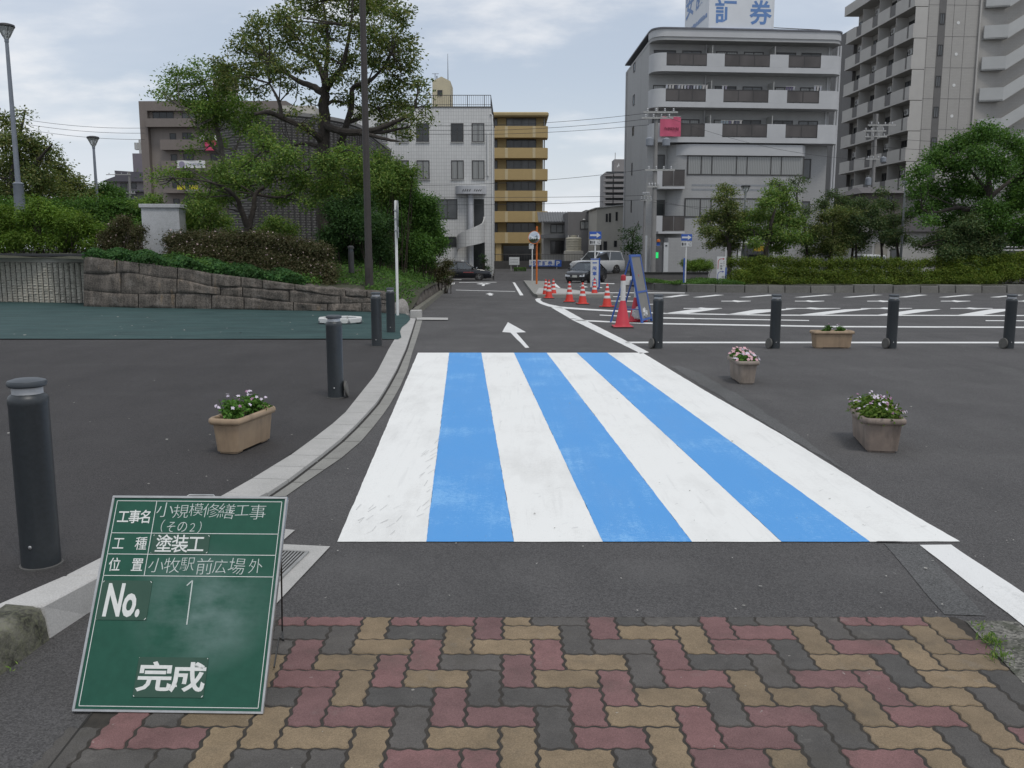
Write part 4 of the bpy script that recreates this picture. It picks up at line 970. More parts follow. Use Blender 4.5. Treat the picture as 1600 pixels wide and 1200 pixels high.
r = empty('garden_light', P(549, 421, 26.5) - Vector((0, 0, .1)), 0, 'short dark garden light under the round dark shrub', 'garden light'); MB().lathe([(.085, 0), (.085, .62)], 16).build('post', m_lampd, r, True); MB().lathe([(.07, .622), (.07, .70)], 16).build('louvre', m_cap, r, True); MB().lathe([(.095, .702), (.095, .76), (.05, .79), (0, .79)], 16).build('cap', m_lampd, r, True)
# white sign post seen edge on
b_, h = base_top(621.5, 495.5, 311, 21.7); r = empty('sign_post', b_ - Vector((0, 0, .03)), 0, 'white post with two sign plates seen edge on, beside the pale boulder', 'road sign')
m_wpost = pm('white_post', (.70, .70, .69), (.60, .60, .58), 8, .45); m_back = pm('sign_back', (.34, .35, .37), (.28, .29, .31), 12, .5, 0, .3)
MB().lathe([(.033, -.05), (.033, h - .02), (.02, h)], 14).build('post', m_wpost, r, True)
q = MB(); q.lathe([(.0, -.006), (.30, -.006), (.30, .006), (0, .006)], 32, mt=Matrix.Translation((.048, .0, h - .30)) @ Matrix.Rotation(R(90), 4, 'Y') @ Matrix.Scale(1, 4)); q.v = [tuple(Matrix.Rotation(R(9), 4, 'Z') @ Vector(v)) for v in q.v]; q.build('sign_plate', m_back, r, True, angle=40)
q = MB(); q.box(.046, .056, -.22, .22, h - .88, h - .62, Matrix.Rotation(R(5), 4, 'Z')); q.build('sign_plate', m_back, r)
q = MB(); [q.box(-.04, .05, -.045, .045, z, z + .03) for z in (h - .25, h - .45, h - .72)]; q.build('clamp', m_bolt, r)
# white gate pillar
b_ = P(251, 398, 31.5); w_ = 56 / 1400 * 31.5; h = P(251, 320, 31.5).z - b_.z; r = empty('gate_pillar', b_ + Vector((0, .5, -.3)), R(6), 'plain white gate pillar with a flat cap between the flowering bushes', 'pillar')
m_pil = pm('white_render', (.50, .51, .53), (.40, .41, .42), 3, .85, .1, fine=50)
MB().box(-w_ / 2, w_ / 2, -.45, .45, 0, h + .2).build('shaft', m_pil, r); MB().box(-w_ / 2 - .06, w_ / 2 + .06, -.51, .51, h + .202, h + .33).build('cap', m_pil, r, bevel=.01); MB().box(-w_ / 2 - .012, -w_ / 2 - .001, -.32, -.2, 1.0, 1.35).build('slot', m_lampd, r)

# ------------------------------------------------------------------ planting
m_bark = pm('bark', (.060, .050, .042), (.026, .022, .019), 7, .95, .7, dist=.03, fine=30); m_bark2 = pm('pale_bark', (.15, .135, .12), (.085, .075, .065), 7, .95, .6, dist=.03, fine=30); m_twig = pm('twigs', (.045, .034, .024), (.03, .024, .016), 20, .95)
def wob(pts, rr, amt=.05, sub=5):
    out = []; m_ = len(pts)
    def cr(a, b_, c, d, t): return .5 * ((2 * b_) + (c - a) * t + (2 * a - 5 * b_ + 4 * c - d) * t * t + (3 * b_ - a - 3 * c + d) * t ** 3)
    for i in range(m_ - 1):
        a, b_, c, d = pts[max(i - 1, 0)], pts[i], pts[i + 1], pts[min(i + 2, m_ - 1)]
        for k in range(sub):
            t = k / sub; v = [cr(a[j], b_[j], c[j], d[j], t) for j in range(4)]
            if i or k: v[0] += rr.uniform(-amt, amt) * v[3] * 4; v[1] += rr.uniform(-amt, amt) * v[3] * 4; v[2] += rr.uniform(-amt, amt) * v[3] * 3
            out.append(v)
    out.append(list(pts[-1])); return out
def ground_at(p): return bank(p.x, p.y) if p.x < xk(p.y) - .3 else zr(p.y)
def tree(name, label, group, Y, limbs, clumps, leaf, leafm, dens, seed, depth=1.6, bark=None, base=None, spread=.2, per=10, twigs=2, cat='tree', shell=.45, wd=.5, drop=0.6):
    """limbs: polylines of (px, py, dY, radius m); clumps: (px, py, radius px[, dY])"""
    rr = random.Random(seed); rg = np.random.default_rng(seed); base = base or P(limbs[0][0][0], limbs[0][0][1], Y + limbs[0][0][2]); base.z = ground_at(base); root = empty(name, base, 0, label, cat, group); mb = MB()
    for L in limbs:
        pts = [(*P(x, y, Y + dy), r_) for x, y, dy, r_ in L]
        if L is limbs[0]: b0 = pts[0]; pts = ([(b0[0], b0[1], base.z - .15, b0[3] * 1.25)] if b0[2] > base.z + .05 else []) + pts
        w = wob(pts, rr); mb.tube([Vector(v[:3]) - base for v in w], [max(.008, v[3]) for v in w], 9)
    cl = []; ends = [[Vector(v) for v in [P(x, y, Y + dy) for x, y, dy, r_ in L]] for L in limbs]; nodes = [v for e in ends for v in e]
    for c in clumps:
        dy = c[3] if len(c) > 3 else rr.uniform(-depth, depth); ctr = P(c[0], c[1], Y + dy); rad = c[2] / F_PX * (Y + dy); n = int(dens * rad * rad / (leaf * leaf) * 27)
        cl.append((tuple(ctr - base), rad * rr.uniform(.95, 1.12), rad, rad * rr.uniform(.75, .95), max(30, n)))
        for _ in range(twigs):                    # twigs reaching into the clump from the nearest limb
            nd = min(nodes, key=lambda v: (v - ctr).length + rr.uniform(0, .6)); tip = ctr + Vector([rr.uniform(-1, 1) * rad * .7 for _ in range(3)]); md = nd.lerp(tip, .55) + Vector([rr.uniform(-1, 1) * .12 * (tip - nd).length for _ in range(3)])
            r0 = min(.05, .012 + .01 * (tip - nd).length); mb.tube([nd - base, md - base, tip - base], [r0, r0 * .6, r0 * .22], 5)
    mb.build('trunk', bark or m_bark, root, True)
    c, nn, ax = spray_points(rg, cl, per, spread, shell); quads('crown', c, nn, ax, rg.uniform(leaf * .7, leaf * 1.25, len(c)), wd, leafm, root); return root
def shrub(name, label, group, clumps, Y, leaf, leafm, dens, seed, depth=.5, spread=.12, per=8, cat='shrub', base_px=None, shell=.4, wd=.5, zsc=.9, flowers=None, stems=14, up=.35):
    """clumps: (px, py, radius px[, dY]) gathered in one plant"""
    rr = random.Random(seed); rg = np.random.default_rng(seed); bx_ = base_px or (sum(c[0] for c in clumps) / len(clumps), max(c[1] + c[2] for c in clumps)); base = P(bx_[0], bx_[1], Y); base.z = ground_at(base); root = empty(name, base, 0, label, cat, group); cl = []; mb = MB()
    for c in clumps:
        dy = c[3] if len(c) > 3 else rr.uniform(-depth, depth); ctr = P(c[0], c[1], Y + dy); rad = c[2] / F_PX * (Y + dy); cl.append((tuple(ctr - base), rad, rad, rad * zsc, max(30, int(dens * rad * rad / (leaf * leaf) * 27))))
        for _ in range(max(1, stems // len(clumps) + 1)):
            tip = ctr + Vector([rr.uniform(-1, 1) * rad * .8 for _ in range(3)]); ft = Vector((ctr.x * .7 + base.x * .3 + rr.uniform(-.2, .2), ctr.y, base.z - .2)); mb.tube([ft - base, ft.lerp(tip, .6) - base + Vector((rr.uniform(-.1, .1), 0, 0)), tip - base], [.018, .012, .005], 5)
    mb.build('stems', m_twig, root); c, nn, ax = spray_points(rg, cl, per, spread, shell, up); quads('foliage', c, nn, ax, rg.uniform(leaf * .7, leaf * 1.3, len(c)), wd, leafm, root)
    if flowers:
        pc = []
        for q in cl:
            k = max(4, int(flowers * q[1] * q[1])); d = unit(rg.normal(size=(k, 3))); d[:, 1] = -abs(d[:, 1]) * .8; d[:, 2] = d[:, 2] + .25; pc.append(np.array(q[0]) + unit(d) * np.array([q[1], q[2], q[3]]) * rg.uniform(.9, 1.12, (k, 1)))
        pc = np.concatenate(pc); quads('blossoms', pc, unit(rg.normal(size=pc.shape) + np.array([0, -.8, .6])), unit(rg.normal(size=pc.shape)), rg.uniform(.035, .075, len(pc)), .8, m_blossom, root)
    return root
GT = 'trees in the left garden'
# the big camphor tree
tree('broadleaf_tree', 'biggest tree, with open crown and dark spreading limbs behind the tall brown pole', GT, 34,
 [[(512, 400, 0, .29), (505, 300, 0, .25), (506, 222, 0, .22), (506, 165, 0, .19), (508, 135, 0, .16)],
  [(508, 138, 0, .17), (520, 124, -.4, .13), (536, 101, -.8, .09), (548, 40, -1.2, .05), (552, -20, -1.3, .03)], [(506, 145, 0, .15), (488, 135, .5, .12), (466, 126, 1, .09), (440, 110, 1.4, .05), (425, 96, 1.6, .03)],
  [(508, 135, 0, .13), (500, 108, .3, .10), (486, 92, .6, .07), (456, 78, 1.0, .04)], [(508, 128, 0, .10), (512, 60, .4, .06), (504, 0, .6, .03)],
  [(506, 222, 0, .15), (490, 208, -.5, .12), (468, 196, -1, .10), (440, 184, -1.4, .085), (420, 176, -1.8, .08), (398, 178, -2.2, .05)], [(440, 184, -1.4, .07), (436, 160, -1.2, .06), (421, 130, -1, .03)],
  [(530, 236, .2, .15), (533, 222, .2, .13), (543, 190, 0, .11), (550, 160, 0, .10), (552, 136, 0, .08), (575, 128, -.5, .07), (600, 104, -1, .04), (612, 84, -1.2, .02)], [(530, 236, .2, .2), (520, 300, .2, .22), (515, 360, .1, .22)],
  [(506, 190, 0, .14), (516, 200, -.3, .14), (540, 206, -.8, .13), (575, 205, -1.2, .11), (605, 196, -1.5, .09), (632, 184, -1.8, .07), (646, 172, -2, .05), (652, 146, -2.2, .02)], [(575, 206, -1.2, .08), (600, 206, -1.4, .06), (640, 198, -1.6, .03)],
  [(560, 208, -1, .09), (582, 212, -1.6, .07), (610, 219, -2, .05), (625, 221, -2.2, .02)], [(543, 192, 0, .09), (566, 182, .5, .08), (590, 170, .9, .05), (620, 160, 1.2, .03)], [(505, 170, 0, .08), (520, 158, .6, .06), (540, 162, 1, .04)], [(500, 230, 0, .09), (478, 224, .4, .07), (455, 228, .8, .03)]],
 [(c[0], c[1], c[2]) for c in ((480, 8, 36), (530, -22, 46), (590, -2, 42), (624, 28, 27), (445, 32, 30), (408, 44, 30), (380, 74, 25), (418, 82, 32), (462, 58, 34), (515, 44, 32), (572, 52, 36), (622, 64, 28), (642, 84, 15), (352, 100, 20), (392, 110, 26), (434, 106, 24), (497, 84, 30), (545, 98, 28), (590, 92, 32), (628, 104, 26), (642, 128, 18), (612, 132, 22), (662, 130, 12), (664, 150, 11), (622, 164, 26), (592, 146, 22), (540, 152, 16), (460, 142, 10), (440, 130, 13), (402, 142, 18), (372, 130, 18), (348, 128, 18), (648, 186, 17), (632, 208, 14), (560, 176, 14), (498, 186, 9), (440, 182, 11), (456, 176, 9), (480, 202, 10), (575, 165, 16), (600, 180, 20), (610, 200, 15), (488, 160, 10), (525, 120, 18), (470, 104, 18), (560, 130, 20), (604, 60, 20), (560, 10, 30), (668, 168, 8), (672, 186, 8))],
 .13, LM['camphor'], 1.0, 11, 2.4, spread=.17, per=17, twigs=3, shell=.6)
# layered light green tree in front
tree('dogwood_tree', 'layered light green tree with a forked dark trunk above the flowering hedge', GT, 30,
 [[(389, 372, 0, .15), (389, 356, 0, .13)], [(389, 358, 0, .11), (378, 332, -.2, .09), (366, 305, -.6, .06), (330, 285, -1.2, .03), (270, 278, -1.6, .015)], [(389, 358, 0, .10), (396, 328, .2, .085), (400, 302, .3, .07), (420, 286, .4, .055), (417, 262, .3, .04), (411, 236, .2, .02)],
  [(400, 304, .3, .05), (440, 308, .6, .04), (480, 292, 1, .03), (540, 262, 1.4, .015)], [(420, 286, .4, .04), (470, 270, .5, .03), (520, 246, .6, .015)]],
 [(345, 264, 20), (385, 256, 22), (420, 226, 22), (450, 244, 24), (422, 270, 26), (380, 288, 24), (332, 284, 18), (292, 274, 16), (262, 270, 11), (236, 274, 7), (248, 286, 7), (470, 284, 26), (510, 256, 26), (540, 240, 22), (562, 256, 22), (520, 288, 26), (442, 308, 20), (482, 318, 15), (350, 308, 18), (312, 304, 15), (560, 284, 24), (590, 262, 20), (590, 240, 12), (405, 205, 14), (360, 280, 16), (500, 300, 18), (310, 322, 14), (330, 312, 14), (540, 305, 16)],
 .105, LM['fresh'], 1.5, 12, 1.3, spread=.19, per=10, twigs=2)
tree('slender_tree', 'slim pale trunked tree in front of the brown apartment block', GT, 37,
 [[(352, 330, 0, .16), (349, 262, 0, .13), (340, 205, 0, .10), (330, 160, 0, .06), (318, 130, 0, .03)], [(349, 250, 0, .07), (330, 225, -.4, .05), (308, 196, -.8, .03), (280, 165, -1, .015)], [(352, 268, 0, .06), (368, 235, .4, .05), (378, 205, .6, .02)]],
 [(272, 116, 12), (262, 132, 10), (250, 150, 8), (290, 112, 10), (286, 138, 14), (318, 170, 18), (340, 170, 18), (360, 120, 18), (340, 110, 14), (262, 148, 9), (246, 142, 6), (302, 162, 18), (330, 148, 19), (310, 122, 13), (308, 100, 9), (322, 188, 19), (352, 178, 22), (382, 198, 22), (344, 224, 12), (280, 158, 10), (366, 160, 18), (395, 175, 18), (350, 140, 16), (300, 235, 9), (318, 215, 12)],
 .12, LM['fresh'], 1.35, 13, 1.2, bark=m_bark2, spread=.22, per=9)
# round dark shrubs
shrub('camellia_shrub', 'dark glossy round shrub behind the tall brown pole', 'rounded shrubs by the road', [(545, 345, 34), (520, 372, 26), (572, 350, 30), (590, 380, 24), (548, 388, 26), (525, 325, 22), (565, 318, 24), (598, 350, 20), (575, 395, 20), (600, 400, 16)], 29, .08, LM['dark'], 2.3, 21, .8, spread=.14, base_px=(555, 415))
shrub('roadside_bush', 'broad bright green bush overhanging the road, left of the white office', 'rounded shrubs by the road', [(612, 312, 26), (640, 318, 30), (664, 340, 30), (640, 352, 36), (676, 366, 22), (612, 345, 30), (650, 385, 32), (618, 382, 30), (682, 388, 15), (600, 310, 20), (640, 292, 14), (668, 320, 20), (690, 378, 9), (625, 405, 24), (664, 405, 20)], 36, .095, LM['bushy'], 2.5, 22, 1.0, spread=.16, base_px=(645, 425))
shrub('abelia_bush', 'loose brownish shrub at the road edge below the broad bush', 'rounded shrubs by the road', [(676, 420, 13), (690, 424, 11), (698, 412, 9), (684, 434, 9), (663, 418, 11), (703, 428, 6), (699, 440, 5)], 40, .08, LM['abelia'], 2.2, 23, .5, base_px=(688, 446), flowers=12)
shrub('broadleaf_shrub', 'yellow green shrub half hidden behind the tall brown pole', 'rounded shrubs by the road', [(610, 262, 20), (628, 278, 20), (600, 285, 24), (640, 268, 12), (585, 300, 24), (570, 300, 20), (615, 295, 20)], 33, .10, LM['fresh'], 2.2, 24, 1.0, base_px=(600, 420), spread=.18)
# left hedge mass, flowering bush, flowering hedge
shrub('willow_shrub', 'tall feathery lime green shrubs along the top of the ribbed wall', None, [(x, y, r_) for x, y, r_ in ((-10, 350, 26), (15, 345, 24), (45, 342, 26), (60, 325, 16), (78, 340, 24), (105, 348, 22), (128, 352, 20), (148, 360, 17), (-5, 380, 22), (25, 378, 22), (55, 376, 22), (85, 378, 22), (115, 380, 19), (140, 384, 16), (52, 312, 8), (66, 318, 8), (100, 330, 8), (130, 338, 8), (10, 328, 12), (-15, 335, 14), (160, 372, 12), (118, 335, 8))], 31.6, .105, LM['lime'], 2.6, 25, .7, spread=.15, base_px=(70, 402), wd=.34, stems=60, up=.9)
shrub('flowering_bush', 'rounded brownish bush with pale pink flowers beside the white gate pillar', 'pink flowered bushes', [(170, 372, 17), (190, 358, 19), (208, 374, 17), (188, 384, 18), (165, 388, 12), (212, 392, 12), (192, 346, 11), (218, 360, 8)], 30, .062, LM['abelia'], 2.8, 26, .5, base_px=(190, 404), flowers=130)
hp = []
for i in range(17):
    x = 272 + i * 14.5; yt_ = 370 + (0 if i < 11 else (i - 10) * 3.2); dq = 1.6 - i * .165; hp.append((x, yt_ + 6, 17, dq + .3)); hp.append((x + 6, yt_ + 24 + i * .6, 18, dq))
    if i > 2: hp.append((x, yt_ + 40, 16, dq - .1))
    if i > 7: hp.append((x + 5, yt_ + 54, 15, dq - .3))
shrub('flowering_hedge', 'long loose hedge with brownish leaves and pale pink flowers on top of the stone wall', 'pink flowered bushes', hp, 26.2, .062, LM['abelia'], 2.6, 27, .7, base_px=(380, 420), flowers=70, cat='hedge')
# trees at the far left
GF = 'dark trees at the far left'
tree('evergreen_tree', 'dark bushy tree behind the tall grey street lamp, at the very edge', GF, 42, [[(20, 340, 0, .25), (22, 280, 0, .2), (28, 225, 0, .1), (40, 172, 0, .03)], [(22, 290, 0, .12), (60, 250, -.5, .08), (82, 225, -1, .03)]],
 [(18, 196, 17), (36, 176, 8), (8, 222, 26), (44, 222, 25), (68, 240, 26), (26, 258, 36), (60, 276, 34), (12, 296, 30), (46, 310, 30), (-10, 262, 30), (-20, 300, 30), (30, 330, 26), (5, 185, 12)], .14, LM['camphor'], 1.5, 31, 2, spread=.25, twigs=2)
tree('evergreen_tree', 'dark rounded tree between the two left street lamps', GF, 46, [[(98, 345, 0, .2), (98, 300, 0, .15), (100, 265, 0, .06)]],
 [(88, 262, 18), (98, 282, 24), (118, 292, 20), (75, 292, 22), (100, 312, 26), (130, 306, 20), (82, 322, 22), (118, 326, 22)], .14, LM['camphor'], 1.7, 32, 1.6, spread=.25)
tree('evergreen_tree', 'low green tree behind the slim street lamp and the flowering bush', GF, 50, [[(172, 345, 0, .16), (170, 315, 0, .1), (170, 292, 0, .04)]],
 [(150, 302, 16), (166, 296, 16), (182, 306, 15), (160, 320, 18), (186, 320, 14), (140, 322, 15), (205, 322, 14), (175, 335, 16), (212, 335, 12)], .14, LM['bushy'], 2.0, 33, 1.4, spread=.22)
shrub('garden_shrub', 'light green shrubbery behind the white gate pillar', None, [(300, 330, 20), (328, 326, 18), (300, 352, 18), (325, 350, 18), (348, 345, 14), (285, 345, 12), (240, 312, 12), (222, 318, 10), (360, 365, 12), (430, 350, 16), (450, 360, 16), (415, 362, 14)], 33, .09, LM['fresh'], 1.9, 34, .8, base_px=(330, 385), spread=.17)
shrub('garden_shrub', 'dark shrubbery row behind the lime green shrubs at the far left', None, [(x, 330 + 6 * math.sin(x), 22) for x in range(-30, 240, 16)] + [(x, 360, 22) for x in range(-30, 240, 18)], 39, .12, LM['bushy'], 1.9, 35, .8, base_px=(100, 385), spread=.17)
# ivy and low ground cover
rg = np.random.default_rng(77)
def cover(name, label, cat, n, sampler, hgt, leaf, m_, wd=.55, kind=None):
    pts = []
    while len(pts) < n:
        X, Y, hh_ = sampler()
        if X is None: continue
        pts.append((X, Y, bank(X, Y) + hh_ * rg.random()))
    c = np.array(pts); nn = unit(rg.normal(size=c.shape) * .7 + np.array([0, -.35, .8])); ax = unit(rg.normal(size=c.shape)); o = quads(name, c, nn, ax, rg.uniform(leaf * .7, leaf * 1.3, n), wd, m_); return tag(o, label, cat, None, 'stuff')
def s_ivy():
    u = rg.random(); X = wline[0][0] + 0.1 + (wline[-1][0] - wline[0][0] - 2.6) * u; d = rg.random() ** 1.3 * 1.7; return X, wl_at(X, 1) + .14 + d, .34 * (1 - .25 * d) * (.5 + .5 * math.sin(X * 3 + d * 2) ** 2)
cover('ivy', 'dark green ivy spilling along the top of the stone wall', 'ivy', 17000, s_ivy, .3, .075, LM['ivy'], .8)
def s_grass():
    Y = KA.y + .3 + rg.random() ** 1.3 * 38; X = xk(Y) - .28 - rg.random() ** .8 * 7.5
    if Y < wl_at(X, 1) + .35: return None, 0, 0
    if -5.2 < X < -3.9 and Y < wl_at(X, 1) + 1.3: return None, 0, 0
    return X, Y, .16 + .08 * math.sin(X * 2 + Y)
cover('grass', 'low green ground cover on the bank beside the road', 'ground cover', 62000, s_grass, .15, .095, LM['bushy'], .42)
# ------------------------------------------------------------------ buildings
def glassm(name, c, rough=.12):
    if name in _mats: return _mats[name]
    s = SH(name); v = s.obj(); k = s.noise(s.map(v, (.6, .6, .3)), 1.3, 2); _mats[name] = s.fin(s.mix(s.rng(k, .35, .65), c, tuple(x * 1.5 + .01 for x in c)), rough, 0, .5); return _mats[name]
m_gd = glassm('dark_glass', (.020, .022, .024)); m_gm = glassm('grey_glass', (.075, .080, .083), .2); m_gr = glassm('smoked_railing', (.050, .043, .040), .35)
def curtain():
    s = SH('curtained_glass'); v = s.obj(); w = s.n('ShaderNodeTexWave'); s.l(v, w.inputs['Vector']); w.inputs['Scale'].default_value = 2.2; w.inputs['Distortion'].default_value = 1.5; w.inputs['Detail'].default_value = 1
    c = s.mix(w.outputs['Fac'], (.20, .205, .20), (.29, .295, .285)); return s.fin(c, .25, 0, .5)
m_gc = curtain()
m_fr = pm('bronze_frame', (.055, .052, .05), (.04, .038, .036), 8, .5); m_frw = pm('pale_frame', (.42, .42, .40), None, 8, .5)
def tilem(name, c, mort, bw, bh, msz=.02, off=.0, stain=.25, rough=.7, c2=None):
    s = SH(name); v = s.obj(); sp = s.n('ShaderNodeSeparateXYZ'); s.l(v, sp.inputs[0]); cb = s.n('ShaderNodeCombineXYZ')
    s.l(s.math('ADD', sp.outputs[0], sp.outputs[1]), cb.inputs[0]); s.l(sp.outputs[2], cb.inputs[1])
    br = s.n('ShaderNodeTexBrick'); s.l(cb.outputs[0], br.inputs['Vector']); br.offset = off; br.squash = 1
    for k, x in (('Scale', 1.0), ('Mortar Size', msz), ('Mortar Smooth', .1), ('Bias', 0), ('Brick Width', bw), ('Row Height', bh)): br.inputs[k].default_value = x
    br.inputs['Color1'].default_value = (*c, 1); br.inputs['Color2'].default_value = (*(c2 or tuple(x * .94 for x in c)), 1); br.inputs['Mortar'].default_value = (*mort, 1)
    st = s.noise(s.map(v, (.9, .9, .14)), 1.0, 6, .65); big = s.noise(v, .22, 4)
    col = s.mix(s.math('MULTIPLY', s.rng(st, .48, .72), stain), br.outputs[0], tuple(x * .5 for x in c)); col = s.mix(s.math('MULTIPLY', s.rng(big, .35, .7), .2), col, tuple(x * .72 for x in c))
    return s.fin(col, rough, 0, .3)
def box(root, name, m, x0, x1, y0, y1, z0, z1, bevel=0.0): return MB().box(x0, x1, y0, y1, z0, z1).build(name, m, root, bevel=bevel)
def window(root, x0, x1, z0, z1, y, pane=None, frame=None, mull=(), f=.06, sill=False, name='window', d=.05):
    q = MB(); a, c = y - d, y + .02
    q.box(x0, x1, a, c, z0, z0 + f); q.box(x0, x1, a, c, z1 - f, z1); q.box(x0, x0 + f, a, c, z0 + f, z1 - f); q.box(x1 - f, x1, a, c, z0 + f, z1 - f)
    for mx in mull: xm = x0 + (x1 - x0) * mx; q.box(xm - f * .4, xm + f * .4, a, c, z0 + f, z1 - f)
    w = q.build(name, frame or m_fr, root); MB().quad((x0 + f * .9, y - .012, z0 + f * .9), (x1 - f * .9, y - .012, z0 + f * .9), (x1 - f * .9, y - .012, z1 - f * .9), (x0 + f * .9, y - .012, z1 - f * .9)).build('pane', pane or m_gd, w)
    if sill: MB().box(x0 - .04, x1 + .04, a - .05, y, z0 - .06, z0 - .002).build('sill', frame or m_frw, w)
    return w
def frame_of(px, Y, z=None, yref=300):            # local frame of a facade facing the camera: px column and row -> local x, z
    o = P(px, yref, Y); o.z = zr(Y) - .05 if z is None else z; k = Y / F_PX / (CP + (600 - yref) / F_PX * SP)
    return o, (lambda x: (x - px) * k), (lambda y: P(px, y, Y).z - o.z)
# --- white tiled office
o, ux, uz = frame_of(768, 79, None, 250); r = empty('office_building', o, 0, 'white tiled office building with roof railing and a curved stair at its entrance', 'building')
m_wt = tilem('white_tiles', (.60, .60, .585), (.42, .42, .41), .215, .30, .016, 0, .22)
box(r, 'wall', m_wt, ux(545), 0, 0, 13, 0, uz(168)); box(r, 'parapet_cap', pm('dark_trim', (.09, .088, .085), None, 6, .6), ux(545) - .05, .06, -.06, 13.05, uz(168) + .002, uz(166.4))
for x0, x1 in ((587, 606), (619, 639), (651, 671), (705, 724.5), (737.5, 757)):
    for k, (a, c) in enumerate(((222, 192.5), (280.5, 250.5))):
        window(r, ux(x0), ux(x1), uz(a), uz(c), 0, m_gc if (x0 + k) % 3 else m_gd, mull=(.5,), f=.07, sill=True)
window(r, ux(683), ux(714), uz(342), uz(311), 0, m_gm, mull=(.5,)); window(r, ux(684), ux(712), uz(386), uz(370), 0, m_gd, mull=(.5,))
rl = MB(); zt, zb_ = uz(148.5), uz(166)
rl.tube([(ux(600), .1, zt), (-.05, .1, zt), (-.05, 12.8, zt)], .03, 6); rl.tube([(ux(600), .1, zb_ + .15), (-.05, .1, zb_ + .15), (-.05, 12.8, zb_ + .15)], .02, 6)
x = ux(600); i = 0
while x < -.05: rl.tube([(x, .1, zb_), (x, .1, zt)], .035 if i % 8 == 0 else .014, 5); x += .18; i += 1
for k in range(28): rl.tube([(-.05, .1 + k * .45, zb_), (-.05, .1 + k * .45, zt)], .018, 4)
rl.build('roof_railing', m_fr, r)
ph = MB(); zz0 = uz(167); ph.extr([(ux(670), 4.0, zz0), (ux(700), 4.0, zz0), (ux(700), 4.0, uz(113) - .0), (ux(685.5), 4.0, uz(105.5)), (ux(671), 4.0, uz(113))], (0, 3.5, 0)); m_cr = pm('cream_render', (.54, .48, .33), (.47, .42, .30), 1.5, .85)
ph.build('roof_house', m_cr, r)
w_ = window(r, ux(679), ux(687), uz(137), uz(128), 3.98, m_gd, f=.05)
q = MB(); q.tube([(ux(695), 5, uz(110)), (ux(695), 5, uz(64))], [.04, .015], 6); q.build('mast', m_fr, r)
q = MB(); q.tube([(ux(674), 5, uz(112)), (ux(674), 5, uz(97))], .03, 5); q.tube([(ux(669), 5, uz(97.5)), (ux(680), 5, uz(97.5))], .02, 5); q.tube([(ux(677), 5, uz(112)), (ux(677), 5, uz(101))], .05, 5); q.build('aerial', m_fr, r)
q = MB(); q.tube([(.08, -.08, .2), (.08, -.08, uz(180)), (-.1, -.08, uz(178))], .06, 8); q.build('drainpipe', m_wp, r, True); q = MB(); q.tube([(ux(762.5), -.1, uz(275)), (ux(762.5), -.1, uz(208))], .09, 8); q.build('duct', m_wp, r, True)
# curved stair: landing canopy with lettering, column, rising parapet
cx = ux(735); rad = 1.25; n = 20
def arc(a): return (cx + rad * math.cos(a), -1.0 * rad * .75 * math.sin(a))
cb = MB(); pl = [arc(math.pi * k / n) for k in range(n + 1)]; pl = [(ux(760), 0)] + pl[1:-1] + [(ux(711), 0)]
cb.prism(pl, uz(303.5), uz(291)); cb.build('canopy', m_pil, r)
le = MB(); le_m = m_fr
ks = random.Random(4)
for k in range(9):
    if k == 4: continue
    a = math.pi * (.66 - .052 * k); x_, y_ = arc(a); e = .07
    le.extr([(x_ - e, y_ - .03, uz(300)), (x_ - e + .05, y_ - .03, uz(300)), (x_ + e, y_ - .03, uz(296.4)), (x_ + e - .05, y_ - .03, uz(296.4))], (0, .02, 0)); le.extr([(x_ - e * .6, y_ - .035, uz(298.4)), (x_ + e * .8, y_ - .035, uz(298.4)), (x_ + e * .8, y_ - .035, uz(297.6)), (x_ - e * .6, y_ - .035, uz(297.6))], (0, .01, 0))
le.build('canopy_lettering', le_m, r)
MB().lathe([(.24, 0), (.24, uz(304))], 20, (ux(735), -.35, 0)).build('column', m_pil, r, True)
MB().quad((ux(740), -.012, uz(379)), (ux(756), -.012, uz(379)), (ux(756), -.012, uz(311)), (ux(740), -.012, uz(311))).build('dark_opening', m_gd, r); MB().quad((ux(738), -.014, 0), (ux(757), -.014, 0), (ux(757), -.014, uz(379.5)), (ux(738), -.014, uz(379.5))).build('dark_opening', m_gd, r)  # upper panel is the entrance, lower one paints the shade below the stair
sp_ = MB(); st_ = MB(); rs = 1.22
for k in range(n + 1):
    t = k / n; a = math.pi * (1 - t); x_, y_ = cx + rs * math.cos(a), -1.5 * math.sin(a) - .03; z0 = uz(391) + (uz(377) - uz(391)) * t; z1 = uz(371) + (uz(345) - uz(371)) * t + (.35 * max(0, t - .85) / .15)
    xi, yi = cx + (rs - .1) * math.cos(a), -1.4 * math.sin(a) - .03
    sp_.v += [(x_, y_, z0), (x_, y_, z1), (xi, yi, z1), (xi, yi, z0)]
    if k:
        b0 = (k - 1) * 4
        for j in range(4): sp_.f.append((b0 + j, b0 + 4 + j, b0 + 4 + (j + 1) % 4, b0 + (j + 1) % 4)); sp_.mi.append(0)
sp_.f += [(0, 1, 2, 3), (n * 4 + 3, n * 4 + 2, n * 4 + 1, n * 4)]; sp_.mi += [0, 0]; sp_.build('stair_parapet', m_wt, r, True, angle=30)
for k in range(9): st_.box(ux(714) + k * .05, ux(738), -1.1 + k * .11, -.99 + k * .11, .0 + k * .17, .17 + k * .17)
st_.build('steps', m_pil, r)
box(r, 'stair_wall', m_wt, ux(733), ux(738) - .02, -.6, -.02, 0, uz(390))
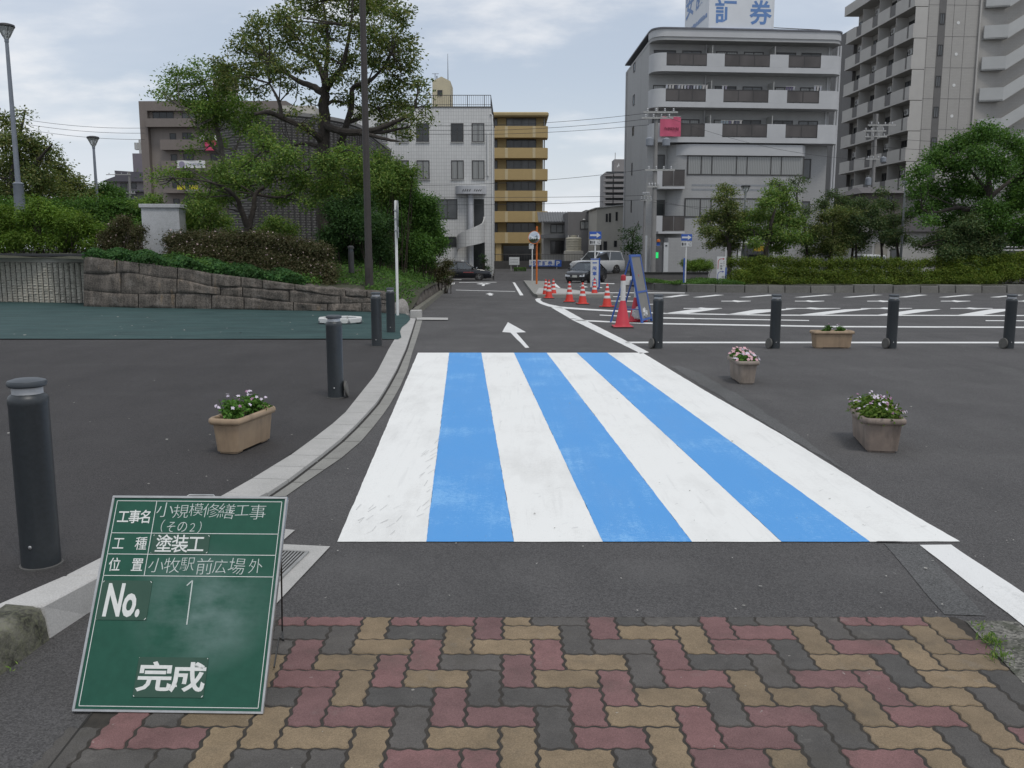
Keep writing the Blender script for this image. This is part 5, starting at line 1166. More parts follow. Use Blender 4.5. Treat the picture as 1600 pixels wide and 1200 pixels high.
# --- yellow apartment block
o, ux, uz = frame_of(768, 112, None, 260); r = empty('apartment_block', o, 0, 'ochre yellow apartment block with stacked wide balconies', 'apartment block')
m_yw = tilem('ochre_wall', (.40, .31, .155), (.30, .24, .13), .25, .09, .008, .5, .2); m_yb = tilem('ochre_balcony', (.46, .335, .155), (.38, .28, .14), .25, .09, .008, .5, .12); m_yp = pm('pale_ochre', (.54, .44, .26), (.48, .40, .25), 2, .8)
box(r, 'wall', m_yw, ux(738), ux(849), 1.5, 14, 0, uz(181)); box(r, 'roof_slab', m_yw, ux(736), ux(857), -.1, 14.2, uz(182), uz(175), .15)
for i, (a, c) in enumerate(((215, 197), (247, 231), (281, 264), (314, 298), (347, 330), (380, 363))):
    b_ = MB(); x0, x1 = ux(740), ux(856); z0, z1 = uz(a), uz(c); b_.prism([(x0, -.1), (x1 - .3, -.1), (x1, .25), (x1, 2.6), (x1 - .15, 2.6), (x1 - .15, .3), (x1 - .35, .05), (x0, .05)], z0, z1); b_.prism([(x0, .05), (x1 - .35, .05), (x1 - .15, .3), (x1 - .15, 2.6), (x0, 2.6)], z0, z0 + .22); bo = b_.build('balcony', m_yb, r)
    for xa in (789, 832): MB().box(ux(xa), ux(xa + 4.5), -.13, -.10, z0 + .02, z1 - .02).build('accent_strip', m_yp, bo)
    window(r, ux(772), ux(777), z1 - .3, z1 + 1.15, 1.5, m_gm, f=.06); window(r, ux(791), ux(838), z1 - .6, z1 + 1.2, 1.5, m_gd if i % 2 else m_gm, mull=(.25, .5, .75), f=.07)
    MB().box(ux(850), ux(852), 1.7, 1.75, z0, z1 + 1.5).build('drainpipe', m_frw, r)
for x_ in (774, 845): box(r, 'pillar', m_yb, ux(x_), ux(x_ + 9), .2, 1.49, 0, uz(380))
box(r, 'shade_under_block', m_gd, ux(786), ux(842), 1.40, 1.49, 0, uz(384))  # dark panel painted as the shade under the block, between the pillars
# --- brown apartment block on the left
o, ux, uz = frame_of(220, 115, None, 220); r = empty('apartment_block', o, R(-1), 'brown grey apartment block with satellite dishes behind the left trees', 'apartment block')
m_bw = tilem('brown_tiles', (.215, .185, .165), (.15, .13, .12), .22, .08, .008, .5, .25); m_bl = tilem('pale_brown_tiles', (.285, .25, .225), (.20, .18, .165), .22, .08, .008, .5, .2)
box(r, 'wall', m_bl, .9, ux(450), .8, 13, 0, uz(164)); box(r, 'corner_pillar', m_bw, 0, ux(232), 0, 13.1, 0, uz(173)); box(r, 'roof_band', m_bw, 0, ux(450), 0, 13.2, uz(173) + .003, uz(158))
box(r, 'balcony', m_bw, ux(232) + .003, ux(400), -.5, .795, uz(199), uz(186)); window(r, ux(237), ux(270), uz(185.5), uz(173), .8, m_gd, mull=(.33, .66), f=.08); window(r, ux(283), ux(305), uz(196), uz(175), .8, m_gm, mull=(.5,), f=.08)
for k, (a, c) in enumerate(((235, 219), (268, 252), (302, 295), (336, 322))):
    box(r, 'balcony', m_bw, ux(253), ux(395), -.6, .795, uz(a), uz(c)); window(r, ux(262), ux(272), uz(c - 1), uz(c - 12), .8, m_gd, f=.08, sill=True); window(r, ux(282), ux(298), uz(c), uz(c - 13), .8, m_gd, mull=(.5,), f=.08); window(r, ux(325), ux(342), uz(c), uz(c - 13), .8, m_gd, mull=(.5,), f=.08)
box(r, 'rooftop_tower', m_bl, ux(320), ux(345), 4, 8, uz(158), uz(112)); q = MB()
for i, (x_, yt_) in enumerate(((332, 84), (335, 80), (338, 88))): q.tube([(ux(x_), 5, uz(113)), (ux(x_), 5, uz(yt_))], .12, 5)
q.tube([(ux(342), 5, uz(113)), (ux(342), 5, uz(58))], [.06, .03], 5); q.build('aerial', m_frw, r)
def dish(loc, label):
    rr_ = empty('satellite_dish', loc, R(20), label, 'satellite dish', 'satellite dishes'); mt = Matrix.Rotation(R(65), 4, 'X'); MB().lathe([(0, -.09), (.3, -.03), (.42, .05), (.40, .05), (.28, -.015), (0, -.07)], 18, mt=mt).build('reflector', m_wp, rr_, True); q = MB(); q.tube([(0, .02, -.05), (0, .5, -.5), (0, .75, -.5)], .03, 5); q.build('arm', m_frw, rr_)
for (x_, y_), lb in (((317.5, 214.5), 'white satellite dish left of the pink banner on the brown block'), ((340.5, 215.5), 'white satellite dish right of the pink banner on the brown block')): dish(P(x_, y_, 113.8), lb)
def banner(loc, w, h, mat, label, cat='banner', yaw=0):
    rr_ = empty('banner', loc, yaw, label, cat); q = MB(); nx_, nz_ = 8, 5
    for i in range(nx_ + 1):
        for k in range(nz_ + 1): q.v.append((w * i / nx_, -.03 + .04 * math.sin(i * 1.3 + k * .6), h * k / nz_))
    for i in range(nx_):
        for k in range(nz_): a = i * (nz_ + 1) + k; q.f.append((a, a + nz_ + 1, a + nz_ + 2, a + 1)); q.mi.append(0)
    q.build('cloth', mat, rr_, True); e = MB(); e.tube([(0, -.03, h), (w, -.03, h)], .02, 5); e.build('rope', m_frw, rr_); return rr_
k115 = 114 / F_PX
m_pk = pm('pink_cloth', (.62, .075, .17), (.52, .055, .14), 2, .8); b_ = banner(P(320.5, 235, 113.9), 17.5 * k115, 15.5 * k115, m_pk, 'bright pink banner between two dishes on the brown block')
b_ = banner(P(277, 262.5, 113.9), 43 * k115, 11 * k115, pm('white_cloth', (.68, .68, .66), (.6, .6, .6), 2, .8), 'white banner with a round emblem on the brown block balcony')
q = MB(); q.lathe([(0.22, 0), (.36, 0), (.36, .01), (.22, .01)], 20, mt=Matrix.Translation((.62, -.10, .45)) @ Matrix.Rotation(R(90), 4, 'X')); q.box(.5, .7, -.10, -.09, .40, .52); q.build('emblem', pm('faded_purple', (.30, .27, .36), None, 8, .8), b_)
q = MB(); ks = random.Random(2); x_ = 1.15
for k in range(10):
    w_ = ks.uniform(.1, .2); q.box(x_, x_ + .05, -.1, -.09, .32, .58); q.box(x_, x_ + w_, -.102, -.092, ks.uniform(.33, .5), ks.uniform(.52, .56)); x_ += w_ + .06
q.build('faded_lettering', pm('faded_blue', (.33, .35, .45), None, 8, .8), b_)
b_ = empty('yellow_sign', P(278, 297, 113.8), 0, 'bright yellow lettering sign half hidden by the layered tree', 'sign'); q = MB(); ks = random.Random(8)
for x_ in (0, .35, .62, 1.5, 1.85, 2.25): q.box(x_, x_ + .07, -.05, 0, 0, .62); q.box(x_ - .08, x_ + .30, -.052, 0, ks.uniform(.02, .2), ks.uniform(.28, .36)); q.box(x_ + .18, x_ + .25, -.054, 0, .1, .55)
q.build('lettering', pm('yellow_letters', (.62, .55, .02), None, 8, .6), b_); q = MB(); q.box(-.1, 2.7, 0.02, .06, -.05, .03); q.build('rail', m_frw, b_)
# --- curved dark tiled hall
o = P(400, 400, 56); o.z = zr(56) - .3; r = empty('tiled_hall', o, 0, 'dark grey ribbed hall with a curved end behind the garden trees', 'building'); k = 56 / F_PX
m_dk = tilem('dark_ribbed_tiles', (.155, .150, .145), (.045, .043, .042), .50, .16, .05, .5, .3, c2=(.12, .117, .113)); pl = [(-3.6, 6), (-2.6, 1.6), (-1.2, .4), (0, 0)]
for i in range(1, 13): a = R(-90 + 90 * i / 12); pl.append((5.6 * math.cos(a), 7.5 + 7.5 * math.sin(a)))
pl += [(5.6, 22), (-3.6, 22)]; h = P(400, 178, 56).z - o.z
q = MB(); q.prism(pl, 0, h); q.build('wall', m_dk, r, True, angle=25); q = MB(); q.prism([(x * 1.01, y - .06) for x, y in pl], h + .003, h + .22); q.build('roof_edge', pm('hall_trim', (.20, .195, .19), None, 3, .7), r)
box(r, 'roof_box', m_pw, .4, 2.6, 6, 9, h + .22, h + 1.4); rb = MB()
for i in range(26):
    t = i / 25; a = R(-90 + 88 * t); x_, y_ = 5.63 * math.cos(a), 7.5 + 7.55 * math.sin(a); rb.box(x_ - .035, x_ + .035, y_ - .05, y_ + .05, .2, h - .3)
rb.build('ribs', pm('dark_rib', (.05, .048, .047), None, 4, .8), r)
# --- far blocks at the left
o, ux, uz = frame_of(165, 170); r = empty('distant_block', o, 0, 'distant dark slate roofed block with a stair tower at the left skyline', 'building'); m_fd = pm('far_slate', (.11, .105, .12), (.085, .08, .095), .4, .8); m_fw = pm('far_wall', (.24, .22, .22), (.19, .18, .18), .3, .85)
box(r, 'wall', m_fw, ux(167), ux(232), 0, 12, 0, uz(284)); q = MB(); q.extr([(ux(162), -.8, uz(284)), (ux(184), -.8, uz(276)), (ux(184), -.8, uz(267)), (ux(232), -.8, uz(270)), (ux(232), -.8, uz(284))], (0, 13, 0)); q.build('roof', m_fd, r)
for y_ in (297, 309, 321): box(r, 'balcony', m_fd, ux(186), ux(230), -1.2, -.002, uz(y_ + 3), uz(y_))
for x0, x1 in ((189, 199), (205, 214)):
    for y_ in (294, 306): window(r, ux(x0), ux(x1), uz(y_ + 1), uz(y_ - 8), 0, m_gd, f=.1)
box(r, 'stair_tower', pm('far_tower', (.19, .17, .19), (.15, .135, .155), .3, .85), ux(200), ux(226), 3, 9, uz(280), uz(237)); q = MB()
for x_ in (199, 203, 206, 209, 213): q.tube([(ux(x_), 5, uz(229)), (ux(x_), 5, uz(218))], .22, 5)
q.tube([(ux(206), 5, uz(238)), (ux(206), 5, uz(213))], .22, 6); q.tube([(ux(199), 5, uz(229)), (ux(213), 5, uz(229))], .12, 5); q.build('antenna', m_frw, r)
# --- far tower behind, right of the road
o, ux, uz = frame_of(943, 240); r = empty('distant_tower', o, 0, 'distant brown grey tower block with a roof box, above the low houses', 'apartment block')
m_t1 = pm('tower_grey', (.26, .245, .24), (.22, .21, .205), .2, .85); box(r, 'wall', m_t1, .6, ux(990), 1.4, 16, 0, uz(268)); box(r, 'roof_box', m_t1, ux(961), ux(985), 3, 9, uz(268) + .01, uz(247)); q = MB(); q.tube([(ux(963), 4, uz(247)), (ux(963), 4, uz(236))], .12, 4); q.build('mast', m_frw, r)
for i in range(12):
    y_ = 271 + i * 8.4; b_ = box(r, 'balcony', m_t1, 0, ux(958) - .15, 0, 1.39, uz(y_ + 4.2), uz(y_)); b_ = box(r, 'balcony', m_t1, ux(958) + .15, ux(985), 0, 1.39, uz(y_ + 4.2), uz(y_)); box(r, 'recess_shade', m_gd, .8, ux(984), 1.36, 1.385, uz(y_) + .02, uz(y_ - 3.8))  # thin dark panels paint the shade behind the gaps between balconies
q = MB(); q.add([(ux(966.6), 2.98, uz(258)), (ux(968), 2.98, uz(252.5)), (ux(969.4), 2.98, uz(258))], [(0, 1, 2)]); q.add([(ux(965), 2.98, uz(259.6)), (ux(966.4), 2.98, uz(256)), (ux(967.2), 2.98, uz(259.6))], [(0, 1, 2)]); q.build('emblem', m_wp, r)
# --- low houses
m_kw = pm('kawara_tiles', (.16, .165, .17), (.11, .115, .12), 3, .6, .3, fine=8); m_hw = pm('house_plaster', (.44, .43, .40), (.37, .36, .34), 1, .85)
o, ux, uz = frame_of(850, 104); r = empty('tiled_house', o, 0, 'old house with a grey tiled roof beside the ochre block', 'house'); box(r, 'wall', m_hw, 0, ux(892), .9, 8, 0, uz(345))
q = MB(); q.add([(-.6, -.2, uz(346)), (ux(894), -.2, uz(346)), (ux(894), 4.5, uz(329)), (-.6, 4.5, uz(329)), (-.6, -.2, uz(347.5)), (ux(894), -.2, uz(347.5)), (ux(894), 4.5, uz(330.5)), (-.6, 4.5, uz(330.5))], [(0, 1, 2, 3), (7, 6, 5, 4), (0, 4, 5, 1), (1, 5, 6, 2), (3, 7, 4, 0), (2, 6, 7, 3)]); [q.tube([(x_ * .3 - .6, -.2, uz(345.6)), (x_ * .3 - .6, 4.5, uz(328.6))], .05, 5) for x_ in range(14)]; q.build('roof', m_kw, r)
box(r, 'lower_roof', m_kw, -.4, ux(892), -.9, .6, uz(372), uz(367)); window(r, ux(861), ux(888), uz(364), uz(350), .9, m_gc, mull=(.35, .7), f=.08); window(r, ux(861), ux(886), uz(398), uz(376), .9, m_gd, mull=(.33, .66), f=.08)
o, ux, uz = frame_of(888, 99); r = empty('flat_house', o, R(1), 'plain grey flat roofed house with two lamps behind the water tank', 'house'); m_gh = pm('grey_siding', (.19, .185, .185), (.165, .16, .16), 1, .8); box(r, 'wall', m_gh, 0, ux(936), 0, 9, 0, uz(331)); box(r, 'roof_box', m_gh, ux(918), ux(940), 1.5, 6, uz(331) + .01, uz(327)); window(r, ux(907), ux(922), uz(358.5), uz(345), 0, m_gc, mull=(.5,), f=.09)
for x_ in (913, 929): MB().lathe([(.0, -.2), (.16, -.1), (.12, 0)], 12, (ux(x_), -.14, uz(342))).build('wall_lamp', m_wp, r)
o, ux, uz = frame_of(933, 92); r = empty('cream_house', o, R(2), 'cream rendered house with small windows behind the parked pickup', 'house'); m_ch = pm('cream_wall', (.46, .44, .385), (.41, .39, .35), 1, .85); m_cg = m_ch; q = MB(); q.extr([(0, 0, 0), (ux(982), 0, 0), (ux(982), 0, uz(320)), (0, 0, uz(326))], (0, 9, 0)); q.build('wall', m_ch, r)
q = MB(); q.extr([(-.2, -.2, uz(326)), (ux(983), -.2, uz(320)), (ux(983), -.2, uz(318.5)), (-.2, -.2, uz(324.5))], (0, 9.4, 0)); q.build('roof_edge', m_frw, r)
for x0, x1, a, c in ((947, 950.5, 347, 334), (952, 955.5, 347, 333), (962.5, 966, 345, 331), (938.5, 941.5, 391, 377), (944, 950, 395, 377), (960.5, 965.5, 386, 376)): window(r, ux(x0), ux(x1), uz(a), uz(c), 0, m_gd, f=.05)
# --- water tank
o, ux, uz = frame_of(897, 94); r = empty('water_tank', o, 0, 'round cream water tank on a concrete plinth behind the car park fence', 'water tank'); MB().box(-.95, .95, -.95, .95, 0, uz(392)).build('plinth', m_pw, r, bevel=.03); rr_ = ux(909.5); m_tk = pm('tank_cream', (.46, .43, .34), (.40, .375, .30), 3, .6); zt = uz(373); prof = [(rr_, uz(392) + .003)]
for i in range(5): z0 = uz(392) + (zt - uz(392)) * i / 5; z1 = uz(392) + (zt - uz(392)) * (i + 1) / 5; prof += [(rr_ * .97, z0 + .06), (rr_ * .97, z1 - .03), (rr_, z1)]
MB().lathe(prof + [(rr_ * .9, zt + .1), (.3, zt + .18)], 12).build('tank', m_tk, r); MB().lathe([(.3, zt + .185), (.32, zt + .34), (.1, zt + .36)], 14).build('lid', m_tk, r)
q = MB(); [q.tube([(x_, 0, zt + .1), (x_, 0, zt + .36)], .05, 6) for x_ in (-.55, .5)]; q.build('vent_pipe', m_wp, r)
# --- grey corner block with the rooftop billboard
YB = 74.0
o = P(1018, 120, YB); o.z = zr(YB) - .05; YAW = R(5); r = empty('corner_building', o, YAW, 'grey corner building with curved balconies and a blue lettered billboard on its roof', 'building')
YREF = 115
cyw, syw = math.cos(YAW), math.sin(YAW)
def lx(x, y=None):                                # facade column for a picture column seen at row y
    u = (x - 800) / F_PX / (CP + (600 - (y if y is not None else YREF)) / F_PX * SP); return (u * o.y - o.x) / (cyw - u * syw)
def lz(y, x=1165):
    Y = o.y + lx(x) * syw; return P(x, y, Y).z - o.z
m_gt = tilem('grey_tiles', (.375, .375, .37), (.30, .30, .295), .30, .11, .009, .5, .22); m_gp = pm('pale_grey_paint', (.47, .475, .48), (.42, .425, .43), .8, .7); m_gl = pm('grey_soffit', (.36, .36, .355), (.31, .31, .305), 1, .8)
WID = lx(1306); top = lz(62)
# body, with the side wall running back to the left
D = 12.5
bd = MB(); bd.prism([(0, .9), (WID, .9), (WID - .3, 14), (.95, 14), (.85, 13.2)], 0, top); bd.build('wall', m_gt, r)
def rounded(x0, x1, y0, y1, rad, n=8, left=True, right=True):
    p = [(x0, y1)]
    if left: p += [(x0 + rad - rad * math.cos(R(90 * i / n)), y0 + rad - rad * math.sin(R(90 * i / n))) for i in range(n + 1)]
    else: p += [(x0, y0)]
    if right: p += [(x1 - rad + rad * math.sin(R(90 * i / n)), y0 + rad - rad * math.cos(R(90 * i / n))) for i in range(n + 1)]
    else: p += [(x1, y0)]
    return p + [(x1, y1)]
X0, X1 = lx(1017.5), lx(1313)
# roof parapet
q = MB(); q.prism(rounded(X0, X1, -.62, 1.2, 1.0), lz(62), lz(50.5)); q.build('roof_band', m_gp, r, True, angle=30); q = MB(); q.prism([(.78, 13.9)] + [(X0 - .06, 1.0)] + rounded(X0 - .06, X1 + .06, -.70, 13.9, 1.0)[1:], lz(50.5) + .003, lz(48)); q.build('parapet_cap', pm('slate_trim', (.14, .145, .165), None, 4, .6), r)
q = MB(); q.prism([(.88, 13.8)] + [(X0 + .02, 1.0)] + rounded(X0 + .02, X1 - .02, -.55, 13.8, 1.0)[1:], lz(62) - .25, lz(62) - .003); q.build('eave_soffit', m_gl, r)
floors = [(115.5, 87), (170.5, 142), (224.5, 195)]
for fi, (yb_, yt_) in enumerate(floors):
    z0, z1 = lz(yb_), lz(yt_); sl_ = MB(); sl_.prism(rounded(X0, X1, -.6, .895, .9), z0, z0 + .42); sb_ = sl_.build('balcony', m_gp, r, True, angle=30)
    def para(pl, name, m, za, zb, th=.14):          # parapet run along the front edge
        w = MB(); w.prism(pl, za, zb); return w.build(name, m, sb_, True, angle=30)
    dx = 0
    A = [lx(v + dx) for v in (1038, 1100.5, 1128, 1198, 1227, 1277)]
    pr = rounded(X0, A[0], -.6, .895, .9, left=True, right=False); pin = [(x + .14 * (1 if x < X0 + .5 else 0), y + (.14 if y < 0.5 else 0)) for x, y in pr]
    para([(X0, .89)] + rounded(X0, A[0], -.6, .89, .9, 8, True, False)[1:-1] + [(A[0], -.46), (X0 + .85, -.46), (X0 + .14, .3), (X0 + .14, .89)], 'parapet', m_gp, z0 + .423, z1)
    for a, c in ((A[1], A[2]), (A[3], A[4])): para([(a, -.6), (c, -.6), (c, -.44), (a, -.44)], 'parapet', m_gp, z0 + .423, z1)
    para([(A[5], -.46), (A[5], -.6)] + rounded(A[5], X1, -.6, .89, .9, 8, False, True)[2:-1] + [(X1, .89), (X1 - .14, .89), (X1 - .14, .3), (X1 - .9, -.46)], 'parapet', m_gp, z0 + .423, z1)
    for a, c in ((A[0], A[1]), (A[2], A[3]), (A[4], A[5])):
        w = MB(); k = 3 if c - a > 3 else 2
        for i in range(k): w.box(a + (c - a) * i / k + .03, a + (c - a) * (i + 1) / k - .03, -.565, -.54, z0 + .52, z1 - .06)
        gp = w.build('glass_railing', m_gr, sb_); w = MB(); w.box(a, c, -.59, -.53, z1 - .06, z1 - .01); w.box(a, c, -.59, -.53, z0 + .46, z0 + .51); [w.box(a + (c - a) * i / k - .03, a + (c - a) * i / k + .03, -.585, -.535, z0 + .512, z1 - .062) for i in range(k + 1)]; w.build('rail', m_fr, gp)
    for j, (a, c) in enumerate(((1025, 1060), (1070, 1100), (1123, 1157), (1167, 1198), (1218, 1249), (1258, 1289))):
        window(r, lx(a + dx), lx(c + dx), z0 + .45, lz(yt_ - 10), .9, (m_gd, m_gc, m_gm, m_gd, m_gc)[(j * 2 + fi) % 5], mull=(.5,), f=.07)
    for xd_ in (1110, 1207): w = MB(); w.box(lx(xd_ + dx), lx(xd_ + dx) + .05, -.35, .88, z0 + .42, lz(yt_ - 14)); w.build('partition', m_frw, r)
    for xd_ in (1107, 1300): w = MB(); w.tube([(lx(xd_ + dx), .75, z0 + .42), (lx(xd_ + dx), .75, z0 + 2.8)], .05, 6); w.build('drainpipe', m_gp, r)
YREF = 262
# lower storeys: recess with small balconies at the left, bulging wall and ribbon windows
xa, xb_ = lx(1046), lx(1256); zt3, zm = lz(227), lz(244)
q = MB(); q.prism([(xa, .895)] + [(xa + 1.6 - 1.6 * math.cos(R(90 * i / 8)), .895 - 1.15 * math.sin(R(90 * i / 8))) for i in range(1, 9)] + [(xb_ - .5, -.255), (xb_, .1), (xb_, .895)], 0, zt3); q.build('bowed_wall', m_gt, r, True, angle=30)
q = MB(); q.prism([(xa + .3, .895)] + [(xa + 1.8 - 1.6 * math.cos(R(90 * i / 8)), .8 - 1.25 * math.sin(R(90 * i / 8))) for i in range(1, 9)] + [(xb_ - .4, -.45), (xb_ + .05, 0), (xb_ + .05, .895)], zm, zt3 + .003); q.build('bowed_band', m_gp, r, True, angle=30)
def ribbon(x0, x1, a, c, parts, y=-.255):
    return window(r, lx(x0), lx(x1), lz(a), lz(c), y, m_gc, mull=parts, f=.09)
ribbon(1072, 1254, 274.5, 243.8, (.12, .21, .42, .51, .715, .805)); window(r, lx(1256.5), lx(1274), lz(277), lz(245.5), .9, m_gm, f=.09)
YREF = 325
ribbon(1068, 1220, 340, 310, (.16, .27, .5, .62, .8)); window(r, lx(1250), lx(1272), lz(340), lz(313), .9, m_gm, f=.09)
for y_ in (290, 297, 376): q = MB(); q.box(xa + 1.8, xb_ - .6, -.268, -.2551, lz(y_ + 1.4), lz(y_ - 1.4)); q.build('band', pm('blue_grey_band', (.27, .285, .30), None, 3, .7), r)
for (b0, b1, c0) in ((293, 267, 263), (362, 338, 334)):
    YREF = b0
    z0, z1 = lz(b0), lz(b1); w = MB(); w.box(lx(1025), lx(1066), -.75, .89, z0 - .18, z0); sb_ = w.build('balcony', m_gp, r); w = MB(); k = 2; a, c = lx(1031), lx(1066)
    for i in range(k): w.box(a + (c - a) * i / k + .03, a + (c - a) * (i + 1) / k - .03, -.73, -.70, z0 + .06, z1 - .06)
    w.build('glass_railing', m_gr, sb_); w = MB(); w.box(lx(1020), lx(1031), -.75, -.6, z0, z1 + .0); w.build('parapet', m_gp, sb_); w = MB(); w.box(a, c, -.74, -.69, z1 - .058, z1); w.build('rail', m_fr, sb_)
    window(r, lx(1026), lx(1042), z0, lz(c0 - 22), .9, m_gd, f=.08)
YREF = 390
box(r, 'service_block', m_gt, lx(1036), lx(1120), -1.6, -.26, 0, lz(372)); window(r, lx(1150), lx(1205), lz(404), lz(383), -.255, m_gd, mull=(.3, .6), f=.1, name='shopfront')
q = MB(); [q.tube([(lx(x_), .72, 0), (lx(x_), .72, lz(66))], .09, 8) for x_ in (1299, 1303)]; q.build('downpipes', m_gp, r)
# side wall windows
side0, side1 = Vector((-.001, .9, 0)), Vector((.849, 13.2, 0)); sdv = (side1 - side0).normalized(); ang = math.atan2(-sdv.y, -sdv.x)
for x_, ys_ in ((5.9, ((114, 98), (167, 149), (215, 199), (278, 256), (337, 315))),):
    for a, c in ys_:
        w = window(r, 0, .85 if a < 230 else .35, lz(a, 1018) * 1.0, lz(c, 1018) * 1.0, 0, m_gd, f=.06); w.location = side0 + sdv * 8.2; w.rotation_euler = (0, 0, ang)
        s_ = (1 + 7.5 / 74); w.location.z = lz((a + c) / 2, 1018) * (s_ - 1) * 1.0
q = MB(); p_ = side1 + Vector((-.12, -.2, 0)); q.tube([p_, p_ + Vector((0, 0, top - .2))], .06, 6); q.build('drainpipe', m_gp, r)
YREF = 40
# rooftop billboard
zb0 = lz(48); bx0, bx1 = lx(1113), lx(1218.5); by = 1.0; bt = lz(-70); bxl, byl = -.35 + lx(1078), 8.5
sg = MB(); bxl = bx0 + .12; sg.prism([(bx0, by), (bx1 - .35, by), (bx1, by + .35), (bx1, byl), (bxl, byl)], zb0, bt); sg.build('billboard', pm('billboard_white', (.64, .66, .68), (.58, .60, .62), .7, .5), r)
m_bb = pm('billboard_blue', (.115, .225, .46), (.10, .20, .42), 1.5, .5); q = MB(); q.box(bx0 + .2, bx1 + .02, by - .14, by - .002, zb0 + .02, zb0 + .38); q.build('billboard_stripe', m_bb, r)
q = MB(); kx = (bx1 - bx0) / 105.0; ht = (lz(-6) - lz(32.5))
def ch1(mb, c, x0, x1, z0, z1, y, bold=.03): text_into(mb, c, lambda a, b_: Vector((a, y, b_)), x0, x1, z0, z1, bold)
ch1(q, '証', lx(1122.5), lx(1157), lz(32), lz(-6), by - .012, .022); ch1(q, '券', lx(1177), lx(1212.5), lz(33.5), lz(-6), by - .012, .022)
q.build('lettering', m_bb, r)
q = MB(); pa, pb_ = Vector((bx0, by, 0)), Vector((bxl, byl, 0)); dv_ = (pb_ - pa).normalized(); nv_ = Vector((dv_.y, -dv_.x, 0)); nv_ = nv_ if nv_.x < 0 else -nv_
for i, ch_ in enumerate('安藤'):
    L0 = 7.2 - i * 3.2; text_into(q, ch_, lambda a, b_: pa + dv_ * a + nv_ * .012 + Vector((0, 0, b_)), L0, L0 - 2.5, zb0 + 2.6, zb0 + 4.9, .022)
q.build('side_lettering', m_bb, r); q = MB(); ks = random.Random(3); a = 7.2
while a > .6: w_ = ks.uniform(.12, .3); q.add([tuple(pa + dv_ * t + nv_ * .012 + Vector((0, 0, z))) for t, z in ((a, zb0 + 1.35), (a - w_, zb0 + 1.35), (a - w_, zb0 + 1.35 + ks.uniform(.25, .42)), (a, zb0 + 1.7))], [(0, 1, 2, 3)]); a -= w_ + .1
q.build('small_side_lettering', m_bb, r)
q = MB(); zr_ = lz(37); xr0, xr1 = lx(1220), lx(1294)
q.tube([(xr0, 1.5, zr_ + .1), (xr1, 1.5, zr_)], .035, 5); q.tube([(xr1, 1.5, zb0), (xr1, 1.5, zr_)], .035, 5); q.tube([(lx(1259), 1.5, zb0), (lx(1259), 1.5, zr_)], .035, 5); q.tube([(xr1, 1.5, zr_), (lx(1276), 1.5, zb0)], .03, 5); q.build('roof_railing', m_fr, r)
bn = banner(P(1031, 213, 73.2), 32 * 73 / F_PX, 29 * 73 / F_PX, pm('rose_cloth', (.56, .11, .19), (.48, .09, .15), 2, .8), 'rose pink banner hung over a balcony of the corner building', yaw=YAW)
q = MB(); ks = random.Random(6)
for i in range(9): x_ = .35 + i * .13; q.box(x_, x_ + .09, -.085, -.08, .45 + ks.uniform(0, .1), .62 + ks.uniform(0, .1))
q.build('small_lettering', pm('dark_rose', (.22, .04, .07), None, 5, .8), bn)
# washing on the balconies
LC = [(.45, .46, .50), (.10, .10, .13), (.30, .28, .34), (.5, .48, .46), (.14, .12, .2), (.25, .3, .34)]
lm_ = [pm('washing_%s' % n_, c, None, 6, .9) for n_, c in zip(('white', 'black', 'mauve', 'cream', 'purple', 'slate'), LC)]
def washing(x0, x1, ytop, ybot, n, label, seed):
    ks = random.Random(seed); Y = 73.6 + (x0 - 1018) * .0053; rt = empty('washing_line', P(x0, ytop, Y), YAW, label, 'washing line', 'washing on the balconies'); k = Y / F_PX; w_ = (x1 - x0) * k; q = MB(); q.tube([(0, 0, 0), (w_, 0, 0)], .02, 5); q.build('pole', m_frw, rt)
    for i in range(n):
        a = w_ * (i + .1) / n; b2 = w_ * (i + .75) / n; h_ = (ybot - ytop) * k * ks.uniform(.6, 1); q = MB(); q.add([(a, .02, -.02), (b2, -.02, -.02), (b2 - .03, .03, -h_), ((a + b2) / 2, -.03, -h_ * .97), (a + .03, .02, -h_)], [(0, 1, 2, 3, 4)]); q.build('garment', ks.choice(lm_), rt)
washing(1040, 1106, 132, 143, 14, 'long line of mixed washing on the middle balcony, left end of the corner building', 1); washing(1128, 1137, 134, 146, 2, 'single dark garment pair on the middle balcony centre', 2); washing(1228, 1243, 135, 146, 4, 'dark washing on the middle balcony behind its right glass railing', 3); washing(1272, 1285, 134, 147, 3, 'patterned white washing at the right end of the middle balcony', 4); washing(1126, 1160, 188, 200, 8, 'purple and dark washing on the lowest curved balcony, centre', 5)
# --- tall pale tower block on the right
pA, pB = P(1421, 140, 88), P(1318, 140, 104); zb_ = zr(88) - .05; pA.z = pB.z = zb_; fd = (pB - pA); LF = fd.length; yawF = math.atan2(-fd.y, -fd.x)
r = empty('tower_block', pB, yawF, 'tall beige tower block with balconies and an outside stair at the right edge', 'apartment block')
m_tw = tilem('beige_tiles', (.375, .36, .335), (.31, .30, .28), .40, .14, .010, .5, .15); m_tb = pm('beige_paint', (.45, .435, .405), (.40, .385, .36), .6, .8); m_td = pm('tower_dark', (.135, .13, .125), (.115, .11, .105), 2, .7); m_tg = pm('stair_grey', (.43, .435, .425), (.38, .385, .375), .6, .8)
